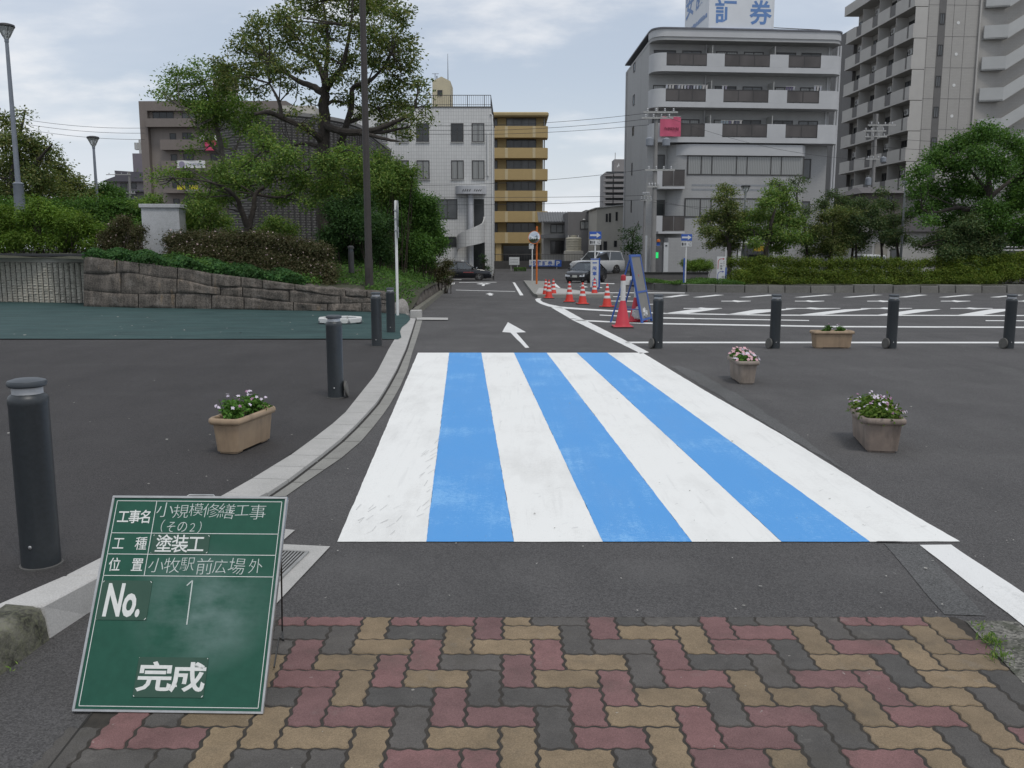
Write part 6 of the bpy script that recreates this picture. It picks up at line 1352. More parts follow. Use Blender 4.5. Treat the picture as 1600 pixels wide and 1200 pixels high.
# local x runs from the far end to the near corner, local -y faces the street
FH = 2.82; NF = 11; HT = NF * FH + .9 + 2.8
z1st = None
def tz(y): return P(1425, y, 88).z - zb_
zf0 = tz(56) - 8 * FH                              # floor line seen at row 56 near the corner is the ninth
EW = 17.0                                          # end wall towards the right
q = MB(); q.box(0, LF, 1.3, 1.3 + EW, 0, zf0 + 10 * FH); q.build('wall', m_tw, r); q = MB(); q.box(-.2, LF + .1, -.25, 1.6 + EW, zf0 + 10 * FH + .003, zf0 + 10 * FH + 1.0); q.build('roof_band', m_tb, r)
NB = 4
q = MB(); q.box(-7, -.02, .9, 12, 0, zf0 + 9.6 * FH); q.build('shaded_wing', m_td, r)  # tower wall in shadow, the shade put into its dark colour
for f_ in range(0, 10):
    z0 = zf0 + f_ * FH
    if z0 < .2: continue
    w = MB(); w.box(-.1, LF, 0, 1.295, z0 - .16, z0); sb_ = w.build('balcony', m_tb, r)
    w = MB(); seg_ = LF / NB
    for i in range(NB): w.box(i * seg_, i * seg_ + seg_ * .68, 0, .12, z0 + .003, z0 + 1.12); MB().box(i * seg_ + seg_ * .70, i * seg_ + seg_ * .98, .03, .08, z0 + .04, z0 + 1.08).build('railing_panel', m_td, sb_)
    w.box(LF - .9, LF, -.002, .122, z0 + .003, z0 + 1.12); w.box(LF - .122, LF + .002, .122, 1.295, z0 + .003, z0 + 1.12); w.build('parapet', m_tb, sb_); pass
    for i in range(NB):
        wd = window(r, i * seg_ + .3, i * seg_ + 1.7, z0 + .05, z0 + 2.1, 1.3, m_gd if (i + f_) % 3 else m_gm, mull=(.5,), f=.07); wd = window(r, i * seg_ + 2.2, i * seg_ + 3.4, z0 + .5, z0 + 2.1, 1.3, m_gm if (i + f_) % 2 else m_gd, mull=(.5,), f=.07)
        w = MB(); w.box(i * seg_ + seg_ - .05, i * seg_ + seg_, .13, 1.29, z0 + .003, z0 + 2.6); w.build('partition', m_tb, r)
        if i % 2 == f_ % 2:
            a_ = MB(); a_.box(-.4, .4, -.15, .15, 0, .55); w = empty('air_conditioner', tuple(pB + Matrix.Rotation(yawF, 4, 'Z') @ Vector((i * seg_ + 1.9, .95, z0 + 1.55))), yawF, 'white air conditioner hung above a balcony of the beige tower block', 'air conditioner', 'air conditioners on the tower'); a_.build('casing', m_frw, w, bevel=.02); a_ = MB(); a_.lathe([(.2, 0), (.21, .02), (.02, .03)], 14, mt=Matrix.Translation((-.1, -.151, .28)) @ Matrix.Rotation(R(90), 4, 'X')); a_.build('fan_grille', m_td, w)
# end wall faces the camera: strip of dark windows, joints, outside stair at the far right
ea = yawF + math.pi / 2                            # local frame of the end wall
e_o = Matrix.Rotation(yawF, 4, 'Z') @ Vector((LF, 1.3, 0)) + pB
def ex_(x, d=0):                                   # end wall column from a picture column
    u = (x - 800) / F_PX / (CP + (600 - 140) / F_PX * SP); dx_, dy_ = math.cos(ea), math.sin(ea); return (u * e_o.y - e_o.x) / (dx_ - u * dy_)
def eb(name, m, x0, x1, y0, y1, z0, z1, par=None, bevel=0):
    ob = MB().box(x0, x1, y0, y1, z0, z1).build(name, m, r, bevel=bevel); ob.location = (LF, 1.3, 0); ob.rotation_euler = (0, 0, math.pi / 2); return ob
s0, s1 = ex_(1459), ex_(1470); eb('dark_strip', m_td, s0, s1, -.03, -.002, 2, zf0 + 10 * FH - .2)
for f_ in range(0, 10):
    z0 = zf0 + f_ * FH + 1.05; w = window(r, s0 + .1, s1 - .1, z0, z0 + 1.0, -.03, m_gm, mull=(.5,), f=.06); w.location = (LF, 1.3, 0); w.rotation_euler = (0, 0, math.pi / 2)
    ob = MB().lathe([(.0, -.16), (.14, -.12), (.15, 0)], 12, mt=Matrix.Translation((ex_(1490), -.02, zf0 + f_ * FH + 1.2)) @ Matrix.Rotation(R(-90), 4, 'X') @ Matrix.Scale(-1, 4, (0, 0, 1))).build('vent_hood', m_wp, r); ob.location = (LF, 1.3, 0); ob.rotation_euler = (0, 0, math.pi / 2)
jn = MB(); [jn.box(ex_(x_), ex_(x_) + .03, -.012, -.001, 1, zf0 + 10 * FH) for x_ in (1443, 1482, 1500)]; [jn.box(0, ex_(1520), -.012, -.001, zf0 + f_ * FH - .05, zf0 + f_ * FH - .02) for f_ in range(10)]; ob = jn.build('wall_joints', m_td, r); ob.location = (LF, 1.3, 0); ob.rotation_euler = (0, 0, math.pi / 2)
pp = MB(); pp.tube([(ex_(1522), -.15, 0), (ex_(1522), -.15, zf0 + 10 * FH)], .08, 8); ob = pp.build('drainpipe', m_tb, r); ob.location = (LF, 1.3, 0); ob.rotation_euler = (0, 0, math.pi / 2)
xs0, xs1, xs2 = ex_(1526), ex_(1560), ex_(1612)
eb('stair_back_wall', m_tg, xs0, xs2, .5, .9, 0, zf0 + 10 * FH)
for f_ in range(0, 10):
    z0 = zf0 + f_ * FH - .35; w = MB()
    w.extr([(xs0 + .15, -.3, z0), (xs1, -.9, z0), (xs1, -.9, z0 + 1.25), (xs0 + .15, -.3, z0 + 1.25)], (0, .14, 0)); w.extr([(xs1, -.9, z0), (xs2 - .8, -.9, z0 + FH * .55), (xs2 - .8, -.9, z0 + FH * .55 + 1.2), (xs1, -.9, z0 + 1.25)], (0, .14, 0)); w.extr([(xs2 - .8, -.9, z0 + FH * .55), (xs2 + .6, -.9, z0 + FH * .55), (xs2 + .6, -.9, z0 + FH * .55 + 1.2), (xs2 - .8, -.9, z0 + FH * .55 + 1.2)], (0, .14, 0)); w.extr([(xs0 + .15, -.3, z0), (xs1, -.9, z0), (xs1, .49, z0), (xs0 + .15, .49, z0)], (0, 0, .15)); ob = w.build('stair_flight', m_tg, r); ob.location = (LF, 1.3, 0); ob.rotation_euler = (0, 0, math.pi / 2)
    w = MB(); w.quad((xs1 - 1.0, .485, z0 + .3), (xs1 - .1, .485, z0 + .3), (xs1 - .1, .485, z0 + 2.4), (xs1 - 1.0, .485, z0 + 2.4)); ob = w.build('dark_opening', m_gd, r); ob.location = (LF, 1.3, 0); ob.rotation_euler = (0, 0, math.pi / 2)
# --- low houses behind the right hedge
m_br = pm('brown_wall', (.12, .105, .095), (.10, .088, .08), 1, .85); m_rf = pm('dull_roof', (.13, .12, .12), (.10, .093, .093), 2, .75, .2)
def house(px, Y, x0, x1, ye, yr, label, wall, dep=7, ridge_side=True, yaw=0):
    o_, ux, uz = frame_of(px, Y); r_ = empty('house', o_, R(yaw), label, 'house'); a, c = ux(x0), ux(x1); box(r_, 'wall', wall, a, c, 0, dep, 0, uz(ye)); ze, zt_ = uz(ye), uz(yr); q = MB()
    if ridge_side: vs = [(a - .4, -.5, ze), (c + .4, -.5, ze), (c + .4, dep + .5, ze), (a - .4, dep + .5, ze), (a + .6, dep / 2, zt_), (c - .6, dep / 2, zt_)]; q.add(vs, [(0, 1, 5, 4), (1, 2, 5), (2, 3, 4, 5), (3, 0, 4), (3, 2, 1, 0)])
    else: m_ = (a + c) / 2; vs = [(a - .4, -.5, ze), (c + .4, -.5, ze), (m_, -.5, zt_), (a - .4, dep + .5, ze), (c + .4, dep + .5, ze), (m_, dep + .5, zt_)]; q.add(vs, [(0, 1, 2), (5, 4, 3), (1, 4, 5, 2), (3, 0, 2, 5), (0, 3, 4, 1)])
    q.build('roof', m_rf, r_); return r_, ux, uz
r_, ux, uz = house(1380, 72, 1352, 1412, 302, 288, 'brown two storey house below the tower block', m_br); window(r_, ux(1383), ux(1395), uz(320), uz(306), 0, m_gd, mull=(.5,), f=.06); window(r_, ux(1360), ux(1370), uz(350), uz(335), 0, m_gd, f=.06)
r_, ux, uz = house(1440, 66, 1368, 1470, 362, 338, 'white walled low house with a dark gable behind the big right tree', m_hw, 8, False); box(r_, 'garage_door', pm('garage_cream', (.30, .28, .24), None, 4, .7), ux(1372), ux(1392), -.05, -.002, 0, uz(378)); window(r_, ux(1397), ux(1408), uz(412), uz(388), 0, m_gm, f=.06)
r_, ux, uz = house(1500, 74, 1470, 1560, 300, 280, 'grey roofed house seen through the big right tree', m_hw, 8, True); window(r_, ux(1490), ux(1510), uz(335), uz(318), 0, m_gd, mull=(.5,), f=.06)
r_, ux, uz = house(1570, 62, 1545, 1690, 352, 338, 'low dark building with white rails at the right edge', m_br, 8, True); window(r_, ux(1555), ux(1600), uz(400), uz(360), 0, m_gd, mull=(.3, .6), f=.08)
for y_ in (386, 391): q = MB(); q.tube([(ux(1545), -1.2, uz(y_)), (ux(1600), -1.2, uz(y_))], .04, 6); q.build('rail', m_wp, r_)
# ------------------------------------------------------------------ car park, islands, planting on the right
CPZ = -0.62
def cpx(px, Y, z): u = (px - 800) / F_PX; return (P(px, 400, Y).x, Y, z)
q = MB(); q.add([cpx(772, 71, zr(71) + .006), cpx(1010, 71, zr(71) + .006), cpx(1010, 75.5, CPZ), cpx(772, 75.5, CPZ), cpx(1010, 125, CPZ + .3), cpx(772, 125, CPZ + .3)], [(0, 1, 2, 3), (3, 2, 4, 5)]); tag(q.build('car_park_pavement', MA['old']), 'grey car park asphalt rising behind the road', None, None, 'structure')
q = MB(); q.poly([tuple(G(x, y, .008)) for x, y in ((846, 432.6), (882, 432.6), (880, 429.6), (858, 429.3))]); tag(q.build('footway', MA['concrete']), 'pale footway slab across the road', None, None, 'structure')
# fence wall with banner
YF = 90; r = empty('car_park_fence', (P(772, 417, YF).x, YF, CPZ), 0, 'low dark block wall with thin railings behind the car park', 'fence'); kf = YF / F_PX; L = 205 * kf
MB().box(0, L, 0, .2, -.1, 11 * kf + .15).build('wall', pm('dark_blocks', (.085, .082, .08), (.06, .058, .056), 1.5, .9, .2), r)
q = MB(); zt = 22 * kf + .1; q.tube([(0, .1, zt), (L, .1, zt)], .03, 5); x = 0
while x < L: q.tube([(x, .1, 11 * kf + .15), (x, .1, zt)], .016, 4); x += .16
q.build('railing', m_fr, r)
m_sb = pm('sign_blue', (.022, .085, .36), (.03, .10, .40), 6, .45); m_sw = pm('sign_white', (.60, .61, .61), (.54, .55, .55), 6, .5)
def signbox(name, loc, w, h, d, mat, label, cat='sign', yaw=0, z0=0): r_ = empty(name, loc, yaw, label, cat); MB().box(-w / 2, w / 2, 0, d, z0, z0 + h).build('board', mat, r_, bevel=.004); return r_
k = 89.6 / F_PX; bl = P(847, 416.2, 89.5); r = signbox('banner_sign', bl, 40 * k, 10 * k, .04, m_sw, 'white parking sign with blue lettering hung on the dark block wall'); q = MB()
for i, ch_ in enumerate('安藤証券'): q = MB(); text_into(q, ch_, lambda a, b_: Vector((a, -.012, b_)), (-17 + i * 8.6) * k, (-17 + i * 8.6 + 7.2) * k, 1.5 * k, 8.6 * k, .02); q.build('lettering', m_sb, r)
q = MB(); q.box(-20 * k, 20 * k, -.01, -.001, .0, .09); q.build('border_stripe', m_sb, r)
bl = P(872, 416.6, 89.3); r = signbox('parking_sign', bl, 10.5 * k, 10 * k, .05, m_sb, 'blue square sign with a white letter P beside the white parking sign'); q = MB(); text_into(q, 'P', lambda a, b_: Vector((a, -.012, b_)), -2.8 * k, 2.6 * k, 1.8 * k, 8.6 * k, .03); q.build('lettering', m_sw, r); q = MB(); q.tube([(-2 * k, .08, -.5), (-2 * k, .08, .05)], .04, 6); q.build('post', m_frw, r)
# notice board and clipped hedge by the office
b_ = P(803.5, 429.5, 83); b_.z = zr(83); k = 83 / F_PX; r = empty('notice_board', b_, 0, 'white notice board on two posts in front of the ochre block', 'notice board'); z0 = P(803, 414, 83).z - b_.z
MB().box(-8 * k, 8 * k, 0, .06, z0, z0 + 12 * k).build('board', m_sw, r, bevel=.01); q = MB(); [q.tube([(x_ * k, .1, 0), (x_ * k, .1, z0 + 11 * k)], .045, 6) for x_ in (-5, 5)]; q.build('posts', m_frw, r); ks = random.Random(4); q = MB()
for row in (7.6, 3.4):
    for i in range(6): x_ = (-5.6 + i * 1.95) * k; q.box(x_, x_ + 1.2 * k * ks.uniform(.7, 1), -.006, -.001, z0 + row * k, z0 + (row + 1.9) * k * ks.uniform(.96, 1.0))
q.build('faded_lettering', pm('faded_grey', (.36, .36, .36), None, 5, .8), r)
rgh = np.random.default_rng(5)
def boxhedge(name, label, c, sx, sy, sz, n, leaf, m_, yaw=0):
    r_ = empty(name, c, yaw, label, 'hedge'); p_ = rgh.uniform(-1, 1, (n, 3)); f_ = rgh.integers(0, 5, n)
    for i in range(n):
        a = (0, 0, 1, 1, 2)[f_[i]]; s_ = 1 if a == 2 else (1, -1)[f_[i] % 2]; p_[i, a] = s_ * (.9 + .1 * rgh.random())
    pts = p_ * np.array([sx / 2, sy / 2, sz / 2]) + np.array([0, 0, sz / 2]) + rgh.normal(size=(n, 3)) * .025; quads('foliage', pts, unit(p_ ** 5 + rgh.normal(size=p_.shape) * .6), unit(rgh.normal(size=p_.shape)), rgh.uniform(leaf * .7, leaf * 1.2, n), .55, m_, r_)
    q_ = MB(); [q_.tube([(x_ * sx, y_ * sy, -.1), (x_ * sx * 1.1, y_ * sy, sz * .8)], .02, 5) for x_ in (-.3, 0, .3) for y_ in (-.2, .2)]; q_.build('stems', m_twig, r_); return r_
b_ = P(812.5, 431, 82.5); b_.z = zr(82); boxhedge('clipped_hedge', 'small clipped square hedge beside the white notice board', b_, 1.05, .8, .78, 5200, .06, LM['bushy'])
shrub('potted_shrub', 'small dark shrub at the foot of the white office', None, [(757, 408, 5), (759, 418, 6), (755, 400, 3.5), (762, 424, 5)], 76.2, .09, LM['dark'], 1.1, 61, .3, base_px=(758, 431), spread=.15)
# traffic island in front of the mirror
q = MB(); top_ = [G(x, y, .12) for x, y in ((818, 438), (834, 458.6), (840, 460.6), (958, 460), (872, 449.5), (850, 439))]
def island(pts, h, mat, name, label, top=None):
    mb_ = MB(); n_ = len(pts); mb_.v = [(p_.x, p_.y, p_.z) for p_ in pts] + [(p_.x, p_.y, zr(p_.y) - .1) for p_ in pts]; mb_.f = [tuple(range(n_))] + [(i, i + n_, (i + 1) % n_ + n_, (i + 1) % n_) for i in range(n_)]; mb_.mi = [0] * len(mb_.f)
    bm_ = mb_; return tag(mb_.build(name, mat), label, None, None, 'structure')
island(top_, .12, MA['concrete_grey'], 'island_kerb', 'raised kerbed traffic island')
q = MB(); q.poly([tuple(G(x, y, .126)) for x, y in ((837, 459), (842, 449.8), (874, 450.6), (946, 459))]); tag(q.build('island_pavement', MA['concrete']), 'pale slab on the traffic island', None, None, 'structure')
# ------------------------------------------------------------------ cones
m_or = pm('cone_red', (.60, .045, .028), (.50, .038, .03), 7, .5, 0, 0, .4); m_or2 = pm('cone_crimson', (.54, .035, .055), (.46, .03, .05), 7, .55); m_rf = pm('reflective_band', (.62, .62, .61), (.5, .5, .49), 40, .4); m_rub = pm('rubber', (.022, .02, .02), (.03, .027, .025), 12, .8)
def cone_proto(H, r0, r1, base, bands, mat):
    r_ = empty('traffic_cone', (0, 0, 0)); MB().box(-base, base, -base, base, .02, .045).build('flange', mat, r_, bevel=.01); MB().box(-base - .012, base + .012, -base - .012, base + .012, 0, .022).build('rubber_base', m_rub, r_, bevel=.008)
    MB().lathe([(r0 * 1.12, .045), (r0, .075), (r1, H - .02), (r1 * .8, H)], 24).build('body', mat, r_, True)
    rad = lambda z: r0 + (r1 - r0) * (z - .075) / (H - .095) + .003
    for a, c in bands: MB().lathe([(rad(a) - .002, a), (rad(a), a + .002), (rad(c), c - .002), (rad(c) - .002, c)], 24).build('reflective_band', m_rf, r_, True)
    return r_
sc_ = cone_proto(.70, .135, .028, .175, ((.27, .345), (.43, .495), (.575, .625)), m_or)
CN = [((857.5, 466.4), 'striped red cone standing in front of two others in the cluster at the line end'), ((852.6, 464.4), 'striped red cone behind and left of the clustered cone at the line end'), ((864.5, 463.2), 'striped red cone behind and right of the clustered cone at the line end'),
      ((889.6, 472.2), 'striped red cone second along the curve, just right of the cluster of three'), ((910.2, 475.6), 'striped red cone midway along the curved white line'), ((928.8, 462.8), 'striped red cone at the foot of the vertical blue lettered board'), ((948.4, 480.2), 'striped red cone next to the tall crimson cones')]
for i, ((x, y), lb) in enumerate(CN):
    c = sc_ if i == 0 else copy_tree(sc_); c.location = G(x, y); c.rotation_euler = (0, 0, R(8 + 23 * i)); tag(c, lb, 'traffic cone', 'small striped cones')
bc = cone_proto(.56, .145, .052, .195, (), m_or2)
MB().lathe([(.054, .50), (.050, .56), (.050, .93), (.044, .935)], 20).build('white_sleeve', m_wp, bc, True); MB().lathe([(.045, .936), (.052, .945), (.052, 1.01), (.046, 1.04), (.02, 1.055)], 20).build('red_tip', pm('tip_red', (.42, .02, .035), None, 8, .4), bc, True)
bc.location = G(972.5, 512); tag(bc, 'tall crimson cone with a white sleeve standing in front of the blue framed sign', 'traffic cone', 'tall sleeved cones')
c = copy_tree(bc); c.location = G(993.5, 503.2); c.rotation_euler = (0, 0, .3); tag(c, 'tall crimson cone behind the blue framed sign, a clear bag on its foot', 'traffic cone', 'tall sleeved cones')
bm = bmesh.new(); bmesh.ops.create_icosphere(bm, subdivisions=4, radius=1); rr = random.Random(3)
from mathutils import noise as mn
for v in bm.verts:
    n_ = v.co.normalized(); k_ = 1 + .22 * mn.noise(n_ * 2.3) + .12 * mn.noise(n_ * 6.1) ; v.co = Vector((n_.x * .165 * k_, n_.y * .15 * k_, max(-.12, n_.z * .15 * k_)))
me = bpy.data.meshes.new('plastic_bag'); bm.to_mesh(me); bm.free()
s = SH('clear_plastic'); s.fin((.72, .73, .73), .22, 0, .6); s.b.inputs['Transmission Weight'].default_value = .35; s.bump(s.noise(s.obj(), 26, 4, .7), .8, .02); me.materials.append(s.m); me.polygons.foreach_set('use_smooth', [True] * len(me.polygons))
o = bpy.data.objects.new('plastic_bag', me); COL.objects.link(o); o.location = G(995.5, 503) + Vector((.03, -.17, .20)); tag(o, 'crumpled clear plastic weight bag on the foot of the rear tall cone', 'plastic bag')
# ------------------------------------------------------------------ blue framed standing sign
m_bf = pm('blue_frame', (.030, .090, .34), (.035, .10, .36), 9, .45); m_gp2 = pm('dull_panel', (.21, .205, .19), (.165, .16, .15), 3, .55)
fb0 = G(1011, 503.6); r = empty('standing_sign', fb0, R(66), 'blue framed folding sign board with a plain grey face, beside the tall cones', 'folding sign')
PWd, PHt, LEAN = .80, 1.50, R(12)
pm_ = Matrix.Rotation(-LEAN, 4, 'X')
MB().box(-PWd / 2 + .055, PWd / 2 - .055, -.010, .010, .10, PHt - .035, pm_).build('panel', m_gp2, r)
q = MB(); [q.box(*b_, pm_) for b_ in ((-PWd / 2, -PWd / 2 + .055, -.02, .02, 0, PHt), (PWd / 2 - .055, PWd / 2, -.02, .02, 0, PHt), (-PWd / 2 + .056, PWd / 2 - .056, -.02, .02, PHt - .05, PHt), (-PWd / 2 + .056, PWd / 2 - .056, -.02, .02, .055, .099), (-PWd / 2 + .056, PWd / 2 - .056, -.022, .012, .66, .70))]; q.build('frame', m_bf, r)
for sx_ in (-1, 1):
    q = MB(); t_ = pm_ @ Vector((sx_ * (PWd / 2 - .05), .03, PHt * .93)); q.tube([t_, (sx_ * (PWd / 2 - .05), .72, .0)], .019, 6); q.build('rear_leg', m_bf, r)
q = MB(); q.tube([(-PWd / 2 + .05, .595, .30), (PWd / 2 - .05, .595, .30)], .013, 6); q.tube([(-PWd / 2 + .05, .09, .30), (-PWd / 2 + .05, .595, .30)], .010, 6); q.tube([(PWd / 2 - .05, .09, .30), (PWd / 2 - .05, .595, .30)], .010, 6); q.build('brace', m_bf, r)
# ------------------------------------------------------------------ direction signs
def arrow_shape(mb, x0, x1, zc, h, y):
    pts = [(x0, zc - h * .13), (x0 + (x1 - x0) * .62, zc - h * .13), (x0 + (x1 - x0) * .62, zc - h * .36), (x1, zc), (x0 + (x1 - x0) * .62, zc + h * .36), (x0 + (x1 - x0) * .62, zc + h * .13), (x0, zc + h * .13)]; mb.extr([(a, y, b_) for a, b_ in pts], (0, .008, 0))
m_bk = pm('sign_black', (.035, .035, .04), None, 9, .6)
def oneway(px, Y, base_y, yc, label, w=.56, z_extra=0.0, zb_=None, sub='一般車 入口'):
    b_ = P(px, base_y, Y); b_.z = zr(Y) if zb_ is None else zb_; r_ = empty('direction_sign', b_, 0, label, 'road sign', 'blue direction signs'); zc = P(px, yc, Y).z - b_.z; h_ = w * .60
    MB().lathe([(.035, -.05), (.035, zc + h_ * .45), (.02, zc + h_ * .46)], 12, (0, .05, 0)).build('post', m_wpost, r_, True)
    pl_ = MB().box(-w / 2, w / 2, -.012, .0, zc - h_ / 2, zc + h_ / 2).build('sign_plate', m_sb, r_, bevel=.003); q_ = MB(); arrow_shape(q_, -w * .44, w * .44, zc, h_, -.024); q_.build('arrow', m_sw, pl_)
    sp2 = MB().box(-w * .48, w * .48, -.012, .0, zc - h_ / 2 - .27, zc - h_ / 2 - .05).build('sub_plate', m_sw, r_, bevel=.003); q_ = MB(); ws = sub.split(' '); chars_ = list(sub); n_ = len(chars_); 
    for i, c_ in enumerate(chars_):
        if c_ != ' ': text_into(q_, c_, lambda a, b2: Vector((a, -.0165, b2)), -w * .44 + i * w * .88 / n_, -w * .44 + (i + .86) * w * .88 / n_, zc - h_ / 2 - .235, zc - h_ / 2 - .085, .012)
    q_.build('lettering', m_bk, sp2); return r_, zc
r, zc = oneway(929, 43, 458, 367.5, 'blue arrow sign on a white post above the vertical board, near the black car', .57)
vb = MB().box(-.215, .17, -.10, -.03, .20, 1.56).build('board', m_sw, r, bevel=.004); q = MB(); q.box(.172, .235, -.11, .10, .12, 1.58); q.build('board_edge', m_sb, r); q = MB(); q.box(-.215, .17, -.104, -.1005, 1.50, 1.555); q.build('board_top_stripe', m_sb, r); q = MB()
for i, c_ in enumerate('一般車入口'): z_ = 1.44 - i * .245; text_into(q, c_, lambda a, b2: Vector((a, -.106, b2)), -.125, .085, z_ - (.05 if c_ == '一' else .20) - (.06 if c_ == '一' else 0), z_ - (.06 if c_ == '一' else 0), .024)
q.build('vertical_lettering', m_sb, r); q = MB(); [q.box(x_, x_ + .03, -.08, -.05, -.02, .2) for x_ in (-.19, .12)]; q.build('board_legs', m_bf, r)
IZ = lambda Y: zr(Y) + .33
r, zc = oneway(1071, 43.5, 437, 371, 'blue arrow sign on a white and blue post left of the hedge', .52, zb_=IZ(43.5) - .05); q = MB(); q.box(-.10, -.045, .03, .09, .0, 1.30); q.build('blue_strip', m_sb, r)
b_ = P(1126, 440, 43); b_.z = IZ(43) - .02; k = 43 / F_PX; r = empty('guide_board', b_, R(-8), 'narrow white guide board with turning red and blue arrows by the hedge', 'guide sign'); hb = 43.5 * k; MB().box(-.20, .20, 0, .05, .0, hb).build('board', m_sw, r, bevel=.004); MB().box(.202, .26, -.01, .12, -.02, hb * .62).build('blue_edge', m_sb, r)
def bent(mb, x0, zlo, zhi, x1, w, y):
    pts = [Vector((x0, y, zlo)), Vector((x0, y, zhi - .12)), Vector((x0 + .04, y, zhi - .04)), Vector((x0 + .11, y, zhi)), Vector((x1 - .05, y, zhi))]
    for a, c in zip(pts, pts[1:]):
        d_ = (c - a).normalized(); n_ = Vector((-d_.z, 0, d_.x)) * w / 2; mb.quad(a - n_, c - n_, c + n_, a + n_)
    mb.add([(x1 - .06, y - .0005, zhi - .05), (x1 + .03, y - .0005, zhi), (x1 - .06, y - .0005, zhi + .05)], [(0, 1, 2)])
q = MB(); bent(q, -.145, hb * .56, hb * .92, .13, .03, -.004); q.build('red_arrow', pm('sign_red', (.42, .03, .035), None, 6, .5), r); q = MB(); bent(q, -.145, .05, hb * .47, .12, .03, -.0045); q.build('blue_arrow', pm('sign_violet', (.10, .10, .38), None, 6, .5), r); q = MB()
for i, c_ in enumerate('一般車'): z_ = hb * .80 - i * .125; text_into(q, c_, lambda a, b2: Vector((a, -.004, b2)), -.045, .055, z_ - (.02 if c_ == '一' else .10) - (.04 if c_ == '一' else 0), z_ - (.04 if c_ == '一' else 0), .012)
for i, c_ in enumerate('タクシ'): z_ = hb * .84 - i * .09; text_into(q, c_, lambda a, b2: Vector((a, -.004, b2)), .085, .15, z_ - .065, z_, .012)
for i, c_ in enumerate('出口'): z_ = hb * .32 - i * .12; text_into(q, c_, lambda a, b2: Vector((a, -.004, b2)), .05, .14, z_ - .09, z_, .012)
q.build('lettering', m_bk, r); q = MB(); q.tube([(.21, .16, 0), (.21, .16, hb + .45)], .02, 6); q.build('post', m_wpost, r)
# traffic mirror on its two posts
b_ = G(838.5, 444, .12); r = empty('traffic_mirror', b_, 0, 'round orange rimmed traffic mirror on an orange pole beside a thin white post', 'traffic mirror'); k = b_.y / F_PX; m_og = pm('mirror_orange', (.60, .155, .022), (.52, .13, .02), 6, .5); ztop = P(838, 353.5, b_.y).z - b_.z
q = MB(); q.tube([(0, 0, -.05), (0, 0, ztop)], .055, 12); q.build('pole', m_og, r, True); zm = P(835, 371, b_.y).z - b_.z; mt = Matrix.Translation((-.16, -.16, zm)) @ Matrix.Rotation(R(-22), 4, 'Z') @ Matrix.Rotation(R(84), 4, 'X')
s = SH('mirror_face'); s.fin((.55, .57, .58), .04, 1.0); MB().lathe([(.0, .075), (.14, .066), (.28, .038), (.37, .0), (0, -.01)], 32, mt=mt).build('mirror', s.m, r, True); MB().lathe([(.372, -.03), (.385, -.03), (.392, .0), (.382, .012), (.372, .006)], 32, mt=mt).build('rim', m_og, r, True); q = MB(); q.box(-.1, .02, -.12, .02, zm - .05, zm + .05); q.build('bracket', m_fr, r)
b2 = G(831.5, 438.5, .12); r = empty('mirror_post', b2, 0, 'thin white post with a small square plate left of the orange pole', 'post'); zt2 = P(831, 382, b2.y).z - b2.z; q = MB(); q.tube([(0, 0, -.05), (0, 0, zt2)], .045, 10); q.build('post', m_wpost, r, True); q = MB(); q.box(-.24, .1, -.06, -.045, zt2 - .32, zt2 + .05); q.build('plate', m_sw, r, bevel=.01); q = MB(); q.tube([(-.16, -.1, zt2 + .02), (.1, -.1, zt2 + .16), (.45, -.1, zt2 + .30)], .035, 6); q.build('hood', m_wp, r, True)

# ------------------------------------------------------------------ vehicles
def autoglass():
    s = SH('car_glass'); g = s.n('ShaderNodeBsdfGlossy'); g.inputs[0].default_value = (.8, .85, .9, 1); g.inputs[1].default_value = .03; t = s.n('ShaderNodeBsdfTransparent'); t.inputs[0].default_value = (.34, .37, .37, 1); f = s.n('ShaderNodeFresnel'); f.inputs[0].default_value = 1.6
    m_ = s.n('ShaderNodeMixShader'); s.l(s.math('ADD', f.outputs[0], .06), m_.inputs[0]); s.l(t.outputs[0], m_.inputs[1]); s.l(g.outputs[0], m_.inputs[2]); s.l(m_.outputs[0], s.out.inputs[0]); return s.m
m_ag = autoglass(); m_blk = pm('car_black', (.010, .011, .014), (.013, .014, .018), 2, .16, 0, 0, .6); m_cw = pm('car_white', (.50, .51, .51), (.45, .46, .46), 2, .25, 0, 0, .5); m_trim = pm('car_trim', (.02, .02, .02), None, 8, .6); m_chr = pm('chrome', (.62, .62, .62), None, 8, .18, 0, 1.0); m_hl = pm('headlight', (.62, .64, .66), (.45, .47, .5), 30, .12); m_in = pm('car_interior', (.035, .034, .033), None, 6, .9); m_plate = pm('number_plate', (.55, .56, .52), None, 8, .5)
